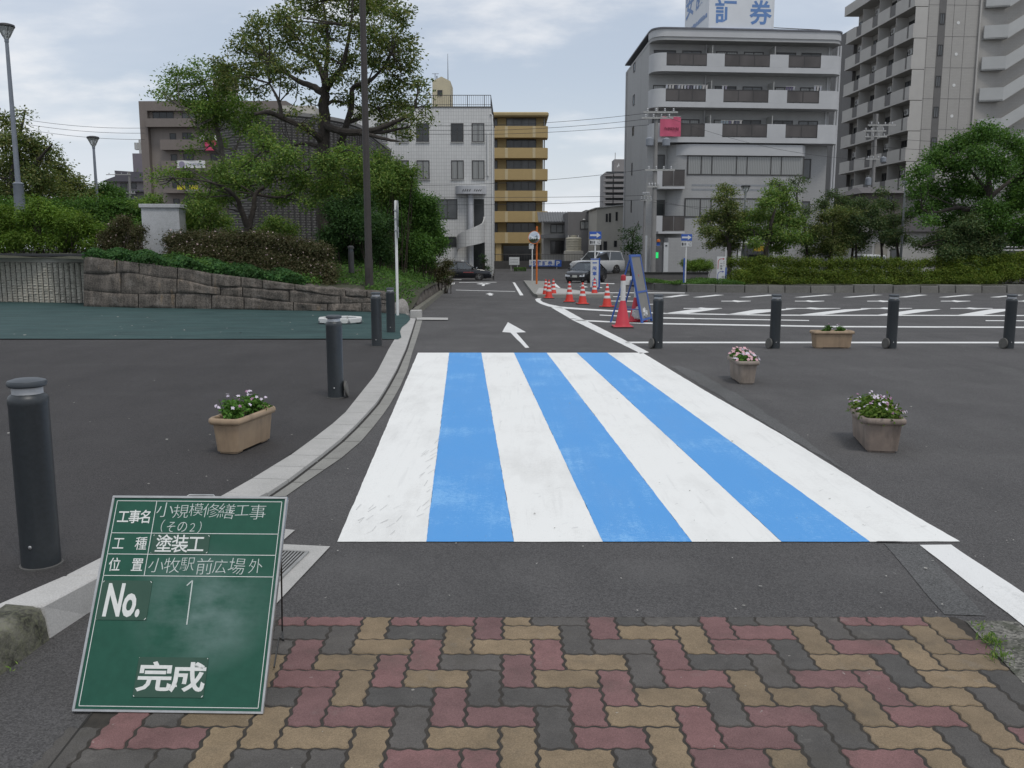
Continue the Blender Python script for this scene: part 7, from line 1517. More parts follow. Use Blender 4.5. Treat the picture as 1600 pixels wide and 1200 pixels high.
def car(name, loc, heading, label, paint, L, Wd, prof, gh, cat='car', group='cars and van beyond the plaza', wheel=.31, wb=.58, grille=True):
    """prof: (x, hw, top) of the lower body, rear to front; gh: greenhouse (rear base, rear top, front top, front base, roof z, hw at roof)"""
    r_ = empty(name, loc, heading, label, cat, group); b_ = MB(); rings = []
    for x, hw, zt_ in prof:
        z0 = .20; half = [(hw * .90, z0), (hw * .99, z0 + .14), (hw, z0 + (zt_ - z0) * .55), (hw * .985, zt_ - .06), (hw * .93, zt_), (hw * .5, zt_ + .018)]; rings.append([(x, y, z) for y, z in half] + [(x, -y, z) for y, z in reversed(half)])
    loft(b_, rings, True, True); b_.build('body', paint, r_, True, angle=40)
    rb, rt, ft, fbx, zr2, hr = gh
    def belt(x):
        for a, c in zip(prof, prof[1:]):
            if a[0] <= x <= c[0]: t = (x - a[0]) / (c[0] - a[0]); return a[1] + (c[1] - a[1]) * t, a[2] + (c[2] - a[2]) * t
        return prof[-1][1], prof[-1][2]
    rf = MB(); rr_ = []
    for x, d in ((rt - .06, -.05), (rt + .05, 0), ((rt + ft) / 2, .03), (ft - .05, 0), (ft + .06, -.05)): half = [(hr * 1.0, zr2 - .05 + d), (hr * .96, zr2 + d), (hr * .6, zr2 + .025 + d), (0, zr2 + .03 + d), ]; rr_.append([(x, y, z) for y, z in half] + [(x, -y, z) for y, z in reversed(half[:-1])] + [(x, -hr * .95, zr2 - .07 + d), (x, hr * .95, zr2 - .07 + d)])
    loft(rf, rr_, True, True); rf.build('roof', paint, r_, True, angle=50)
    MB().box(rb + .05, fbx - .05, -prof[0][1] * .9, prof[0][1] * .9, belt((rb + fbx) / 2)[1] - .02, belt((rb + fbx) / 2)[1] + .012).build('interior', m_in, r_)
    pl_ = MB(); mid_ = (rb + fbx) / 2 - .05; hb_ = lambda x: belt(x)[0] * .95; zb2 = lambda x: belt(x)[1] - .01
    for s_ in (-1, 1):
        for xb2, xt2, w in ((rb, rt, .05), (mid_, (rt + ft) / 2 - .05, .035), (fbx, ft, .032)): pl_.tube([(xb2, s_ * hb_(xb2), zb2(xb2)), (xt2, s_ * hr * .985, zr2 - .05)], w, 6)
    pl_.build('pillars', paint, r_); sp3 = lambda x: x
    for s_ in (-1, 1):
        for (xb0, xt0), (xb1, xt1) in (((rb, rt), (mid_, (rt + ft) / 2 - .05)), ((mid_, (rt + ft) / 2 - .05), (fbx, ft))):
            MB().quad((xb0, s_ * (hb_(xb0) + .004), zb2(xb0)), (xb1, s_ * (hb_(xb1) + .004), zb2(xb1)), (xt1, s_ * hr * .995, zr2 - .05), (xt0, s_ * hr * .995, zr2 - .05)).build('side_window', m_ag, r_)
    MB().quad((fbx, -hb_(fbx), zb2(fbx)), (fbx, hb_(fbx), zb2(fbx)), (ft + .03, hr * .97, zr2 - .04), (ft + .03, -hr * .97, zr2 - .04)).build('windscreen', m_ag, r_); MB().quad((rb, -hb_(rb), zb2(rb)), (rb, hb_(rb), zb2(rb)), (rt - .03, hr * .97, zr2 - .04), (rt - .03, -hr * .97, zr2 - .04)).build('rear_window', m_ag, r_)
    for sx_ in (-1, 1):
        for s_ in (-1, 1):
            wx = sx_ * L * wb / 2; hw = belt(wx)[0]; mt_ = Matrix.Translation((wx, s_ * (hw - .10), wheel)) @ Matrix.Rotation(R(-90 * s_), 4, 'X'); w = empty('wheel', (0, 0, 0)); w.parent = r_
            MB().lathe([(wheel * .6, -.09), (wheel * .95, -.09), (wheel, -.06), (wheel, .07), (wheel * .95, .10), (wheel * .62, .11)], 24, mt=mt_).build('tyre', m_rub, w, True, angle=50)
            rm = MB(); rm.lathe([(wheel * .62, .08), (wheel * .60, .112), (wheel * .5, .10), (.0, .095)], 20, mt=mt_)
            for k_ in range(5): a = 2 * math.pi * k_ / 5; rm.box(-.022, .022, .03, wheel * .58, .095, .118, mt_ @ Matrix.Rotation(a, 4, 'Z'))
            rm.build('rim', m_chr, w, True); MB().lathe([(wheel * 1.13, -.04), (wheel * 1.16, .075), (wheel * 1.0, .08)], 24, mt=mt_).build('wheel_arch', m_trim, w)
    xf, hf, zf_ = prof[-1]; x1, h1, z1 = prof[-2]
    for s_ in (-1, 1):
        MB().extr([(x1 + .06, s_ * h1 * .985, z1 - .20), (xf + .012, s_ * hf * .58, zf_ - .10), (xf + .0, s_ * hf * .60, zf_ + .01), (x1 + .02, s_ * h1 * .99, z1 - .06)], (.015, s_ * .012, .01)).build('headlight', m_hl, r_); MB().lathe([(0, 0), (.06, .0), (.055, .02), (0, .022)], 12, mt=Matrix.Translation((xf - .03, s_ * hf * .78, .40)) @ Matrix.Rotation(R(90), 4, 'Y')).build('fog_lamp', m_hl, r_)
        xm = fbx - .12; mb_ = MB(); mb_.box(xm - .07, xm + .07, s_ * (hb_(xm) + .03), s_ * (hb_(xm) + .20), belt(xm)[1] + .03, belt(xm)[1] + .15); mb_.build('mirror', paint, r_, bevel=.03, seg=2, smooth=True)
        MB().box(x1 - 1.6, x1 - 1.48, s_ * (belt(x1 - 1.5)[0] - .002), s_ * (belt(x1 - 1.5)[0] + .02), belt(x1 - 1.5)[1] - .2, belt(x1 - 1.5)[1] - .17).build('door_handle', m_chr, r_); xr0 = prof[0][0]; MB().box(xr0 - .012, xr0 + .05, s_ * prof[0][1] * .62, s_ * prof[0][1] * .95, prof[0][2] - .22, prof[0][2] - .06).build('tail_lamp', pm('tail_red', (.25, .01, .012), None, 8, .3), r_)
    if grille: g_ = MB(); [g_.box(xf - .02, xf + .022, -hf * .52, hf * .52, zf_ - .14 + .045 * i, zf_ - .115 + .045 * i) for i in range(3)]; g_.build('grille', m_chr, r_)
    MB().box(xf - .03, xf + .012, -hf * .7, hf * .7, .26, .42).build('bumper_intake', m_trim, r_); MB().box(xf, xf + .03, -.17, .17, .43, .59).build('number_plate', m_plate, r_)
    return r_
sedan = lambda k_: [(-2.30, .70, .78), (-2.22, .80, .92), (-1.7, .85, .97), (-1.0, .875, .93), (0, .88, .91), (.95, .875, .92), (1.5, .86, .86), (2.0, .80, .77), (2.22, .72, .68), (2.30, .62, .56)]
# taxi, side on, passing from left to right
tx = P(723, 437, 72.4); tx.z = zr(72.4); r = car('taxi', tx, 0.0, 'black taxi with a roof lamp passing the white office from left to right', m_blk, 4.6, 1.7, sedan(0), (-1.62, -1.05, .28, .95, 1.46, .60), 'taxi')
q = MB(); q.extr([(-.13, -.15, 1.49), (.13, -.15, 1.49), (.09, -.15, 1.60), (-.09, -.15, 1.60)], (0, .3, 0)); q.build('roof_lamp', m_wp, r, bevel=.02)
q = MB(); ks = random.Random(2); [q.box(.12 + i * .1, .19 + i * .1, -.888, -.882, .62, .69) for i in range(8)]; q.build('door_lettering', pm('taxi_red', (.45, .10, .10), None, 5, .5), r)
q = MB(); [q.add([(1.05 + .02 * i, s_ * .84, .93), (1.09 + .02 * i, s_ * .86, 1.05), (1.13, s_ * .93, 1.06), (1.12, s_ * .9, .95)], [(0, 1, 2, 3)]) for i in (0,) for s_ in (-1, 1)]; q.build('wing_mirror', m_chr, r)
# driver: one continuous skinned figure on the right hand seat
m_skin = pm('skin', (.44, .26, .18), (.40, .235, .16), 9, .6); m_shirt = pm('white_shirt', (.62, .63, .64), (.54, .55, .56), 9, .85); m_hair = pm('dark_hair', (.015, .012, .010), None, 20, .7)
def driver(loc, heading, label):
    r_ = empty('person', loc, heading, label, 'person')
    def body(nm, nodes, edges, mat):
        bm_ = bmesh.new(); lay = bm_.verts.layers.skin.verify(); vs = [bm_.verts.new(n_[0]) for n_ in nodes]; [bm_.edges.new((vs[a], vs[c])) for a, c in edges]
        for v_, n_ in zip(vs, nodes): v_[lay].radius = n_[1] if isinstance(n_[1], tuple) else (n_[1], n_[1])
        vs[0][lay].use_root = True; me = bpy.data.meshes.new(nm); bm_.to_mesh(me); bm_.free(); o = bpy.data.objects.new(nm, me); COL.objects.link(o); o.parent = r_; o.modifiers.new('skin', 'SKIN').use_smooth_shade = True; ss_ = o.modifiers.new('sub', 'SUBSURF'); ss_.levels = 1; ss_.render_levels = 2; me.materials.append(mat); return o
    nd = [((0, 0, .10), .15), ((-.04, 0, .30), (.12, .16)), ((-.07, 0, .48), (.11, .17)), ((-.07, 0, .58), .06), ((-.05, 0, .66), (.05, .05)), ((-.03, 0, .74), (.085, .075)), ((-.04, 0, .84), (.085, .075)),
          ((-.06, .19, .50), .055), ((.05, .24, .28), .045), ((.28, .16, .36), .033), ((.36, .13, .39), .028), ((-.06, -.19, .50), .055), ((.05, -.24, .28), .045), ((.28, -.16, .36), .033), ((.36, -.13, .39), .028), ((.18, .10, .09), .085), ((.45, .11, .13), .065), ((.60, .11, -.22), .05), ((.18, -.10, .09), .085), ((.45, -.11, .13), .065), ((.60, -.11, -.22), .05)]
    body('body', nd, [(0, 1), (1, 2), (2, 3), (3, 4), (4, 5), (5, 6), (2, 7), (7, 8), (8, 9), (9, 10), (2, 11), (11, 12), (12, 13), (13, 14), (0, 15), (15, 16), (16, 17), (0, 18), (18, 19), (19, 20)], m_skin)
    body('shirt', [((-.01, 0, .16), (.155, .17)), ((-.04, 0, .30), (.135, .175)), ((-.07, 0, .47), (.125, .185)), ((-.07, 0, .56), (.075, .09)), ((-.06, .20, .50), .068), ((.0, .235, .36), .058), ((-.06, -.20, .50), .068), ((.0, -.235, .36), .058)], [(0, 1), (1, 2), (2, 3), (2, 4), (4, 5), (2, 6), (6, 7)], m_shirt)
    body('hair', [((-.06, 0, .80), (.085, .08)), ((-.05, 0, .87), (.085, .08))], [(0, 1)], m_hair); return r_
driver(tx + Vector((.12, -.36, .47)), 0.0, 'taxi driver in a white shirt seated at the wheel, facing right')
sx_, sy_ = P(916, 441, 65.5).x, 65.5; r = car('black_sedan', (sx_, sy_, zr(sy_)), math.atan2(-.90, -.43), 'black sedan facing the plaza with pale headlights, behind the vertical board', m_blk, 4.6, 1.76, sedan(0), (-1.72, -.95, .22, 1.12, 1.47, .60))
suv = [(-2.3, .78, .95), (-2.25, .90, 1.10), (-1.4, .93, 1.12), (0, .94, 1.10), (.9, .93, 1.10), (1.4, .92, 1.08), (2.0, .87, 1.02), (2.22, .80, .92), (2.30, .70, .70)]
r = car('white_wagon', (P(933, 428, 76).x, 76, CPZ + .01), math.atan2(-.55, -.83), 'white off road wagon parked behind the black sedan', m_cw, 4.6, 1.86, suv, (-2.15, -1.95, .40, 1.05, 1.84, .72), wheel=.38)
MB().box(-2.52, -2.32, -.34, .34, .75, 1.42).build('spare_wheel', m_trim, r, bevel=.08, seg=2)
van = [(-1.7, .66, .95), (-1.65, .73, 1.05), (0, .74, 1.02), (1.2, .74, 1.02), (1.6, .72, .98), (1.68, .66, .80)]
b_ = P(1357, 405, 58); r = car('white_van', (b_.x, 58, zr(58)), R(-92), 'boxy white van facing the camera behind the right hedge', m_cw, 3.4, 1.5, van, (-1.62, -1.5, 1.05, 1.5, 1.88, .66), 'van')

# ------------------------------------------------------------------ planted island with hedge on the right
IE = [(1022, 453.6), (1050, 455.6), (1100, 457), (1200, 457.6), (1300, 457.6), (1450, 457.6), (1600, 457.6), (1760, 457.6)]
ie = [G(*p) for p in IE]; q = MB(); stn = MB(); m_ist = pm('island_stone', (.17, .165, .15), (.10, .098, .088), 1.6, .9, .4, dist=.02, fine=25)
def frontline(X):
    for a, c in zip(ie, ie[1:]):
        if a.x <= X <= c.x: return a.y + (c.y - a.y) * (X - a.x) / (c.x - a.x)
    return ie[0].y if X < ie[0].x else ie[-1].y
rr = random.Random(5); Xc = ie[0].x
while Xc < ie[-1].x:
    w_ = rr.uniform(.75, 1.3); x0, x1 = Xc, min(Xc + w_ - .03, ie[-1].x); y0, y1 = frontline(x0), frontline(x1); h_ = .34 + rr.uniform(-.03, .03); j_ = rr.uniform(-.03, .03)
    stn.add([(x0, y0 + j_, zr(y0) - .1), (x1, y1 + j_, zr(y1) - .1), (x1, y1 + .06, zr(y1) + h_), (x0, y0 + .06 + rr.uniform(-.03, .03), zr(y0) + h_), (x0, y0 + .45, zr(y0) - .1), (x1, y1 + .45, zr(y1) - .1), (x1, y1 + .42, zr(y1) + h_), (x0, y0 + .42, zr(y0) + h_)], [(0, 1, 2, 3), (5, 4, 7, 6), (3, 2, 6, 7), (0, 3, 7, 4), (1, 5, 6, 2)]); Xc += w_
tag(stn.build('island_edging', m_ist, bevel=.02), 'rough stone edging of the planted island with the right hedge', 'stone edging')
for x in [ie[0].x + i * .8 for i in range(int((ie[-1].x - ie[0].x) / .8) + 1)]:
    for y_ in (frontline(x) + .3, frontline(x) + 1.5, max(52, frontline(x) + 3), 57): q.v.append((x, y_, zr(y_) + .33 + rr.uniform(0, .04)))
n_ = len(q.v) // 4
for i in range(n_ - 1):
    for k_ in range(3): a = i * 4 + k_; q.f.append((a, a + 4, a + 5, a + 1)); q.mi.append(0)
tag(q.build('island_terrain', m_bank, smooth=True), 'soil of the planted island', None, None, 'structure')
q = MB(); wg = [G(*p_) + Vector((0, 0, .335)) for p_ in ((1022, 453.6), (1012, 451), (1003, 448.6), (995, 446.4))]; bk_ = Vector((wg[0].x + .05, 62, zr(62) + .34)); wg.append(Vector((wg[-1].x + .5, wg[-1].y + 3, zr(wg[-1].y + 3) + .335)))
pts_ = wg + [Vector((ie[0].x + 2.0, 57, zr(57) + .335)), Vector((ie[0].x + .02, ie[0].y + .1, zr(ie[0].y) + .34))]; q.poly([tuple(p_) for p_ in pts_]); tag(q.build('island_end_terrain', m_bank), 'soil at the tapering end of the planted island', None, None, 'structure')
q = MB(); [q.add([tuple(a), tuple(c), (c.x, c.y, zr(c.y) - .1), (a.x, a.y, zr(a.y) - .1)], [(0, 1, 2, 3)]) for a, c in zip(wg, wg[1:])]; tag(q.build('island_end_kerb', m_ist), 'stone kerb round the tapering end of the island', None, None, 'structure')
def igrd(p_): return zr(p_.y) + .33
_old = ground_at
def ground_at(p_): return bank(p_.x, p_.y) if (p_.x < xk(p_.y) - .3 and p_.y < 62) else (igrd(p_) if (p_.x > ie[0].x and frontline(p_.x) < p_.y < 57) else zr(p_.y))
def hedge_run(label, x0, x1, Y, top, seed, rows=((0, 12), (15, 14), (29, 13)), step=15, leafm='hedge', leaf=.075, dens=1.5):
    cl = []; rr_ = random.Random(seed); x = x0; i = 0
    while x < x1:
        t_ = top(x)
        for j, (dy_, r_) in enumerate(rows): cl.append((x + (step / 2 if j % 2 else 0) + rr_.uniform(-3, 3), t_ + r_ * .8 + dy_ + rr_.uniform(-2, 2), r_ * rr_.uniform(.85, 1.15), (2 - j) * .55 + rr_.uniform(-.2, .3)))
        x += step; i += 1
    return shrub('azalea_hedge', label, None, cl, Y, leaf, LM[leafm], dens, seed, .4, spread=.10, cat='hedge', base_px=((x0 + x1) / 2, 445), shell=.6, stems=30, per=9)
hedge_run('long yellow green clipped hedge running along the stone edged island on the right', 1146, 1690, 42.6, lambda x: 398.5 + 4 * sm((x - 1180) / 80) - 10 * sm((x - 1450) / 160) + 1.5 * math.sin(x * .05), 71)
hedge_run('short bright green hedge against the corner building, behind the blue post', 1073, 1108, 58, lambda x: 405, 72, rows=((0, 7), (7, 8)), step=8, leafm='lime')
rg2 = np.random.default_rng(9); pts = []
while len(pts) < 9000:
    X = ie[0].x + rg2.random() * (P(1150, 440, 43).x - ie[0].x); Y = frontline(X) + .35 + rg2.random() ** 1.5 * 6; pts.append((X, Y, zr(Y) + .34 + rg2.random() * .28 * (.6 + .4 * math.sin(X * 2.1))))
c = np.array(pts); tag(quads('ground_cover', c, unit(rg2.normal(size=c.shape) * .7 + np.array([0, -.3, .8])), unit(rg2.normal(size=c.shape)), rg2.uniform(.05, .10, len(c)), .5, LM['bushy']), 'low dark ground cover at the left end of the right island', 'ground cover', None, 'stuff')
r = empty('low_wall', (P(1008, 425, 57.5).x, 57.5, zr(57.5)), 0, 'low dark wall with a capping strip in front of the corner building', 'wall'); L = 98 * 57.5 / F_PX; MB().box(0, L, 0, .3, -.1, .72).build('wall', pm('dim_wall', (.13, .125, .12), None, 2, .9), r); MB().box(-.05, L + .05, -.05, .35, .723, .80).build('capping', m_trim, r)
GR = 'trees behind the right hedge'
tree('roadside_tree', 'dark leaved tree with a narrow top left of the lamp behind the hedge', GR, 47.5, [[(1140, 420, 0, .13), (1139, 380, 0, .11), (1138, 340, 0, .08), (1135, 295, 0, .03)], [(1139, 375, 0, .06), (1120, 355, -.3, .04), (1110, 345, -.5, .02)], [(1138, 350, 0, .05), (1158, 338, .3, .02)]],
 [(1132, 294, 9), (1126, 310, 10), (1142, 300, 8), (1120, 338, 17), (1142, 348, 22), (1140, 322, 15), (1163, 338, 15), (1108, 362, 15), (1130, 372, 17), (1158, 366, 16), (1112, 382, 9), (1145, 385, 12), (1100, 345, 9)], .12, LM['camphor'], 2.2, 41, 1.1, spread=.2)
tree('roadside_tree', 'bright green rounded tree right of the lamp behind the hedge', GR, 47, [[(1196, 425, 0, .14), (1197, 390, 0, .12), (1205, 350, 0, .09), (1215, 310, 0, .04), (1218, 288, 0, .02)], [(1197, 380, 0, .07), (1178, 360, -.4, .03)], [(1200, 370, 0, .07), (1235, 350, .4, .03)]],
 [(1212, 288, 9), (1228, 296, 10), (1206, 302, 12), (1222, 312, 16), (1198, 318, 16), (1236, 325, 14), (1185, 338, 18), (1215, 340, 22), (1242, 350, 19), (1178, 360, 17), (1205, 366, 22), (1232, 370, 20), (1160, 352, 8), (1255, 372, 14), (1215, 388, 14), (1180, 380, 12)], .12, LM['fresh'], 2.0, 42, 1.2, spread=.2)
tree('roadside_tree', 'thin sparse twiggy tree top beside the corner building', GR, 49, [[(1262, 425, 0, .08), (1258, 360, 0, .06), (1245, 310, 0, .04), (1250, 280, 0, .015)], [(1250, 330, 0, .03), (1236, 290, .2, .012)], [(1258, 350, 0, .03), (1268, 320, .2, .012)]], [(1240, 284, 8), (1252, 280, 7), (1247, 298, 8), (1262, 330, 10), (1270, 355, 12), (1262, 378, 12)], .11, LM['dull'], 1.1, 43, .8, spread=.2)
tree('roadside_tree', 'dull bushy tree in front of the gap between corner building and tower', GR, 48.5, [[(1296, 425, 0, .09), (1298, 385, 0, .07), (1302, 345, 0, .03)], [(1297, 395, 0, .05), (1318, 365, .3, .02)]], [(1290, 340, 14), (1308, 332, 15), (1280, 360, 14), (1302, 358, 17), (1325, 350, 16), (1295, 378, 14), (1322, 374, 15), (1335, 335, 11), (1312, 392, 12), (1282, 388, 10)], .11, LM['camphor'], 2.1, 44, 1, spread=.19)
tree('roadside_tree', 'loose dull tree beside the white van behind the hedge', GR, 48, [[(1374, 425, 0, .08), (1378, 390, 0, .06), (1370, 345, 0, .03)], [(1378, 385, 0, .05), (1395, 355, .3, .02)], [(1340, 425, .4, .07), (1338, 380, .4, .05), (1352, 340, .5, .02)]], [(1345, 318, 13), (1362, 330, 15), (1340, 345, 16), (1368, 350, 17), (1390, 345, 14), (1348, 370, 14), (1385, 368, 14), (1400, 362, 10), (1375, 318, 10), (1332, 372, 12)], .11, LM['dull'], 2.0, 45, 1, spread=.19)
tree('spreading_tree', 'broad spreading tree filling the right edge above the hedge', GR, 46, [[(1540, 425, 0, .24), (1538, 385, 0, .21), (1545, 335, 0, .18), (1545, 290, 0, .13), (1540, 240, 0, .05)], [(1542, 335, 0, .13), (1500, 325, -.6, .10), (1460, 332, -1.1, .05), (1440, 325, -1.3, .025)], [(1545, 310, 0, .12), (1575, 285, .4, .09), (1605, 262, .8, .05), (1630, 250, 1, .03)], [(1545, 300, 0, .1), (1515, 265, .5, .06), (1490, 240, .8, .03)], [(1540, 370, 0, .11), (1580, 350, -.5, .09), (1625, 330, -.8, .06)]],
 [(1540, 205, 20), (1525, 218, 20), (1502, 222, 20), (1478, 235, 20), (1458, 250, 20), (1562, 214, 16), (1440, 268, 17), (1585, 226, 22), (1530, 245, 28), (1490, 262, 26), (1560, 262, 32), (1605, 245, 26), (1600, 280, 30), (1455, 295, 22), (1430, 300, 14), (1500, 292, 26), (1470, 318, 22), (1440, 325, 17), (1530, 300, 24), (1590, 312, 30), (1620, 300, 30), (1425, 282, 10), (1570, 330, 20), (1615, 345, 26), (1508, 330, 18), (1548, 325, 22, -1.6), (1530, 352, 24, -1.4), (1562, 352, 22, -1.5), (1592, 372, 24, -1.2), (1480, 345, 18), (1450, 345, 12), (1650, 270, 34), (1640, 230, 24), (1660, 320, 34)], .15, LM['bushy'], 1.75, 46, 2.0, spread=.24, twigs=2)
tree('drooping_tree', 'low dark drooping tree against the hedge below the broad spreading tree', GR, 44.5, [[(1510, 425, 0, .12), (1512, 395, 0, .1), (1500, 365, 0, .06)], [(1512, 395, 0, .07), (1475, 375, -.4, .04), (1440, 385, -.6, .02)]], [(1515, 350, 22), (1555, 400, 20), (1500, 420, 22), (1540, 420, 22), (1505, 360, 22), (1480, 370, 22), (1460, 378, 14), (1530, 372, 20), (1505, 390, 22), (1535, 395, 20), (1480, 395, 16), (1440, 384, 10), (1425, 378, 7), (1555, 378, 14), (1520, 412, 18), (1495, 412, 16)], .12, LM['dull'], 2.1, 47, 1, spread=.2)
tree('young_tree', 'small dark young tree behind the blue framed sign', GR, 66, [[(986, 424, 0, .09), (987, 395, 0, .07), (990, 365, 0, .03), (998, 345, 0, .012)], [(987, 395, 0, .04), (978, 375, .2, .015)]], [(985, 362, 8), (994, 372, 9), (978, 372, 7), (986, 384, 10), (998, 386, 7), (978, 390, 7), (992, 394, 8), (974, 360, 4), (996, 355, 4)], .14, LM['dark'], .8, 48, .5, spread=.2)
for x, Y, ytop, yb_, lb in ((1163.5, 48.5, 288.5, 440, 'grey street lamp between the two trees left of centre in the right hedge'), (1409, 49, 277.5, 440, 'grey street lamp beside the brown house, left of the spreading tree')):
    b_ = P(x - 4, yb_, Y); b_.z = igrd(b_); h_ = P(x, ytop, Y).z - b_.z; street_lamp(b_, h_, lb, .82, mat=pm('lamp_silver', (.25, .265, .27), (.2, .21, .215), 5, .45))
# cycle shelter with white arches
b_ = P(1155, 410, 60); b_.z = zr(60); k = 60 / F_PX; r = empty('arched_shelter', b_, 0, 'white arched tube shelter with a yellow sign below the trees', 'shelter'); w_, h_ = 67 * k, P(1155, 380, 60).z - b_.z
for y_ in (0, 2.2): q = MB(); q.tube([(0, y_, 0), (0, y_, h_ - .4), (.12, y_, h_ - .12), (.4, y_, h_), (w_ - .4, y_, h_), (w_ - .12, y_, h_ - .12), (w_, y_, h_ - .4), (w_, y_, 0)], .10, 10); q.build('arch', m_wp, r, True)
MB().box(.15, w_ - .15, .12, 2.1, h_ - .04, h_ + .04).build('roof', m_frw, r); MB().box(21 * k, 41 * k, -.14, -.11, h_ - .52, h_ - .18).build('yellow_sign', pm('ochre_sign', (.50, .31, .02), (.42, .25, .02), 5, .6), r); MB().box(.9, 1.9, 1.0, 1.5, 0, h_ - .75).build('dark_cabinet', m_trim, r, bevel=.02); MB().box(2.0, 2.5, 1.0, 1.4, 0, h_ - .6).build('pale_cabinet', m_frw, r, bevel=.02)
# car park pay station
b_ = P(1028, 420, 63); b_.z = zr(63); k = 63 / F_PX; r = empty('pay_station', b_, 0, 'grey car park gate machine with a green display and orange lamp', 'pay machine'); zt = P(1028, 384, 63).z - b_.z; MB().box(-.25, .25, 0, .4, 0, zt).build('cabinet', pm('machine_grey', (.15, .15, .155), None, 4, .5), r, bevel=.02)
s = SH('green_display'); s.fin((.02, .3, .08), .4); s.b.inputs['Emission Color'].default_value = (.02, .75, .18, 1); s.b.inputs['Emission Strength'].default_value = .8; MB().box(-.17, .0, -.012, -.002, zt - .85, zt - .45).build('display', s.m, r); MB().lathe([(.10, 0), (.13, .02), (.12, .17), (.05, .2)], 12, (.02, .2, zt + .25)).build('warning_lamp', m_og, r); q = MB(); q.tube([(.02, .2, zt), (.02, .2, zt + .26)], .04, 6); q.box(-.1, .12, .15, .2, zt, zt + .22); q.build('lamp_post', m_sb, r)
q = MB(); q.box(.38, .70, .0, .12, 0, zt + .22); q.build('side_board', m_sw, r); q = MB(); q.box(.47, .61, -.012, -.002, zt - .05, zt + .05); q.build('symbol', m_bk, r)
for i, (x, yt_) in enumerate(((1009, 368), (1018.5, 372))): b_ = P(x, 420, 62.5); b_.z = zr(62); o = MB().box(-.07 - .06 * i, .07 + .06 * i, 0, .12, 0, P(x, yt_, 62.5).z - b_.z).build('gate_post', m_sw, None, bevel=.02); o.location = b_; tag(o, ['slim white gate post left of the pay machine', 'wider white gate post next to the pay machine'][i], 'gate post')
o = MB().box(-.2, .2, 0, .04, 0, .55).build('small_notice', m_sw, None, bevel=.01); b_ = P(983, 437, 54); b_.z = zr(54) + .05; o.location = b_; o.rotation_euler = (R(-12), 0, R(10)); tag(o, 'small white notice panel on the ground behind the blue framed sign', 'notice')
# ------------------------------------------------------------------ poles and wires
m_pc = pm('pole_concrete', (.26, .255, .245), (.21, .205, .2), 2, .85); m_ins = pm('insulator', (.42, .43, .44), None, 8, .4); m_wire = pm('cable', (.025, .027, .03), None, 8, .6); m_tr = pm('transformer_grey', (.24, .26, .29), (.2, .215, .24), 4, .5)
def pole(px, Y, ytop, label, px_top=None, arms=(), boxes=(), rad=.16):
    b_ = P(px, 420, Y); b_.z = zr(Y); h_ = P(px_top or px, ytop, Y).z - b_.z; dx_ = ((px_top or px) - px) * Y / F_PX; r_ = empty('utility_pole', b_, 0, label, 'utility pole', 'utility poles'); q_ = MB(); q_.tube([(0, 0, 0), (0, 0, h_)], [rad * 1.12, rad * .72], 14); q_.build('shaft', m_pc, r_, True)
    for ya, w0, w1 in arms:
        z_ = P(px, ya, Y).z - b_.z; q_ = MB(); q_.box(w0, w1, -.22, -.14, z_ - .05, z_ + .05); a_ = q_.build('cross_arm', m_frw, r_); q_ = MB(); n_ = 4
        for i in range(n_): x_ = w0 + (w1 - w0) * (i + .5) / n_; q_.lathe([(.03, z_ + .05), (.07, z_ + .09), (.04, z_ + .15), (.07, z_ + .19), (.03, z_ + .26)], 10, (x_, -.18, 0))
        q_.build('insulators', m_ins, a_)
    for x_, yb2, yt2 in boxes: z0, z1 = P(px, yb2, Y).z - b_.z, P(px, yt2, Y).z - b_.z; xx = (x_ - px) * Y / F_PX; q_ = MB(); q_.lathe([(.22, z0), (.26, z0 + .04), (.26, z1 - .06), (.2, z1), (.06, z1 + .05)], 14, (xx, -.25, 0)); q_.build('transformer', m_tr, r_, True)
    return r_
pole(1020, 62, 168, 'main concrete utility pole with two transformers in front of the corner building', None, ((176, -.9, 1.4), (185, -1.0, 1.1), (266, -.7, 1.3), (292, -.5, .3)), ((1010, 229, 216), (1035, 229, 217)), .17)
pole(1005, 64, 305, 'short slim pole with a dark crossbar left of the main utility pole', None, ((313, -.35, .5), (306, -.2, .3)), (), .09); 
pole(1356, 80, 178, 'far utility pole with wires in front of the tower block', None, ((196, -.8, 1.6), (205, -1.2, .8), (214, -1.0, .9), (249, -.8, .9)), ((1347, 290, 278), (1368, 254, 246)), .17)
pole(211, 130, 268, 'pale slim pole before the distant slate roofed block', None, ((273, -3.2, .3), (302, -.6, .8)), (), .2)
def wire(a, c, sag, label, rad=.014):
    q_ = MB(); n_ = 16; q_.tube([a.lerp(c, i / n_) - Vector((0, 0, sag * 4 * (i / n_) * (1 - i / n_))) for i in range(n_ + 1)], rad, 5); tag(q_.build('overhead_wire', m_wire), label, 'wire', 'overhead wires')
WL = [((1017, 176), (600, 194), 1, 'top wire running left from the main utility pole'), ((1014, 185.5), (600, 201), 1, 'second wire from the top, running left from the main pole'), ((1014, 195), (600, 208), .8, 'third wire from the top, running left from the main pole'), ((1011, 264.5), (600, 289), .9, 'wire below the pole transformers crossing the ochre block'), ((1006, 305.5), (600, 306), .3, 'level dark wire at the height of the office canopy'), ((1006, 312), (600, 318), .5, 'lowest wire sagging left from the slim pole')]
for (x0, y0), (x1, y1), sg_, lb in WL: wire(P(x0, y0, 62), P(x1, y1, 68), sg_ * .4, lb)
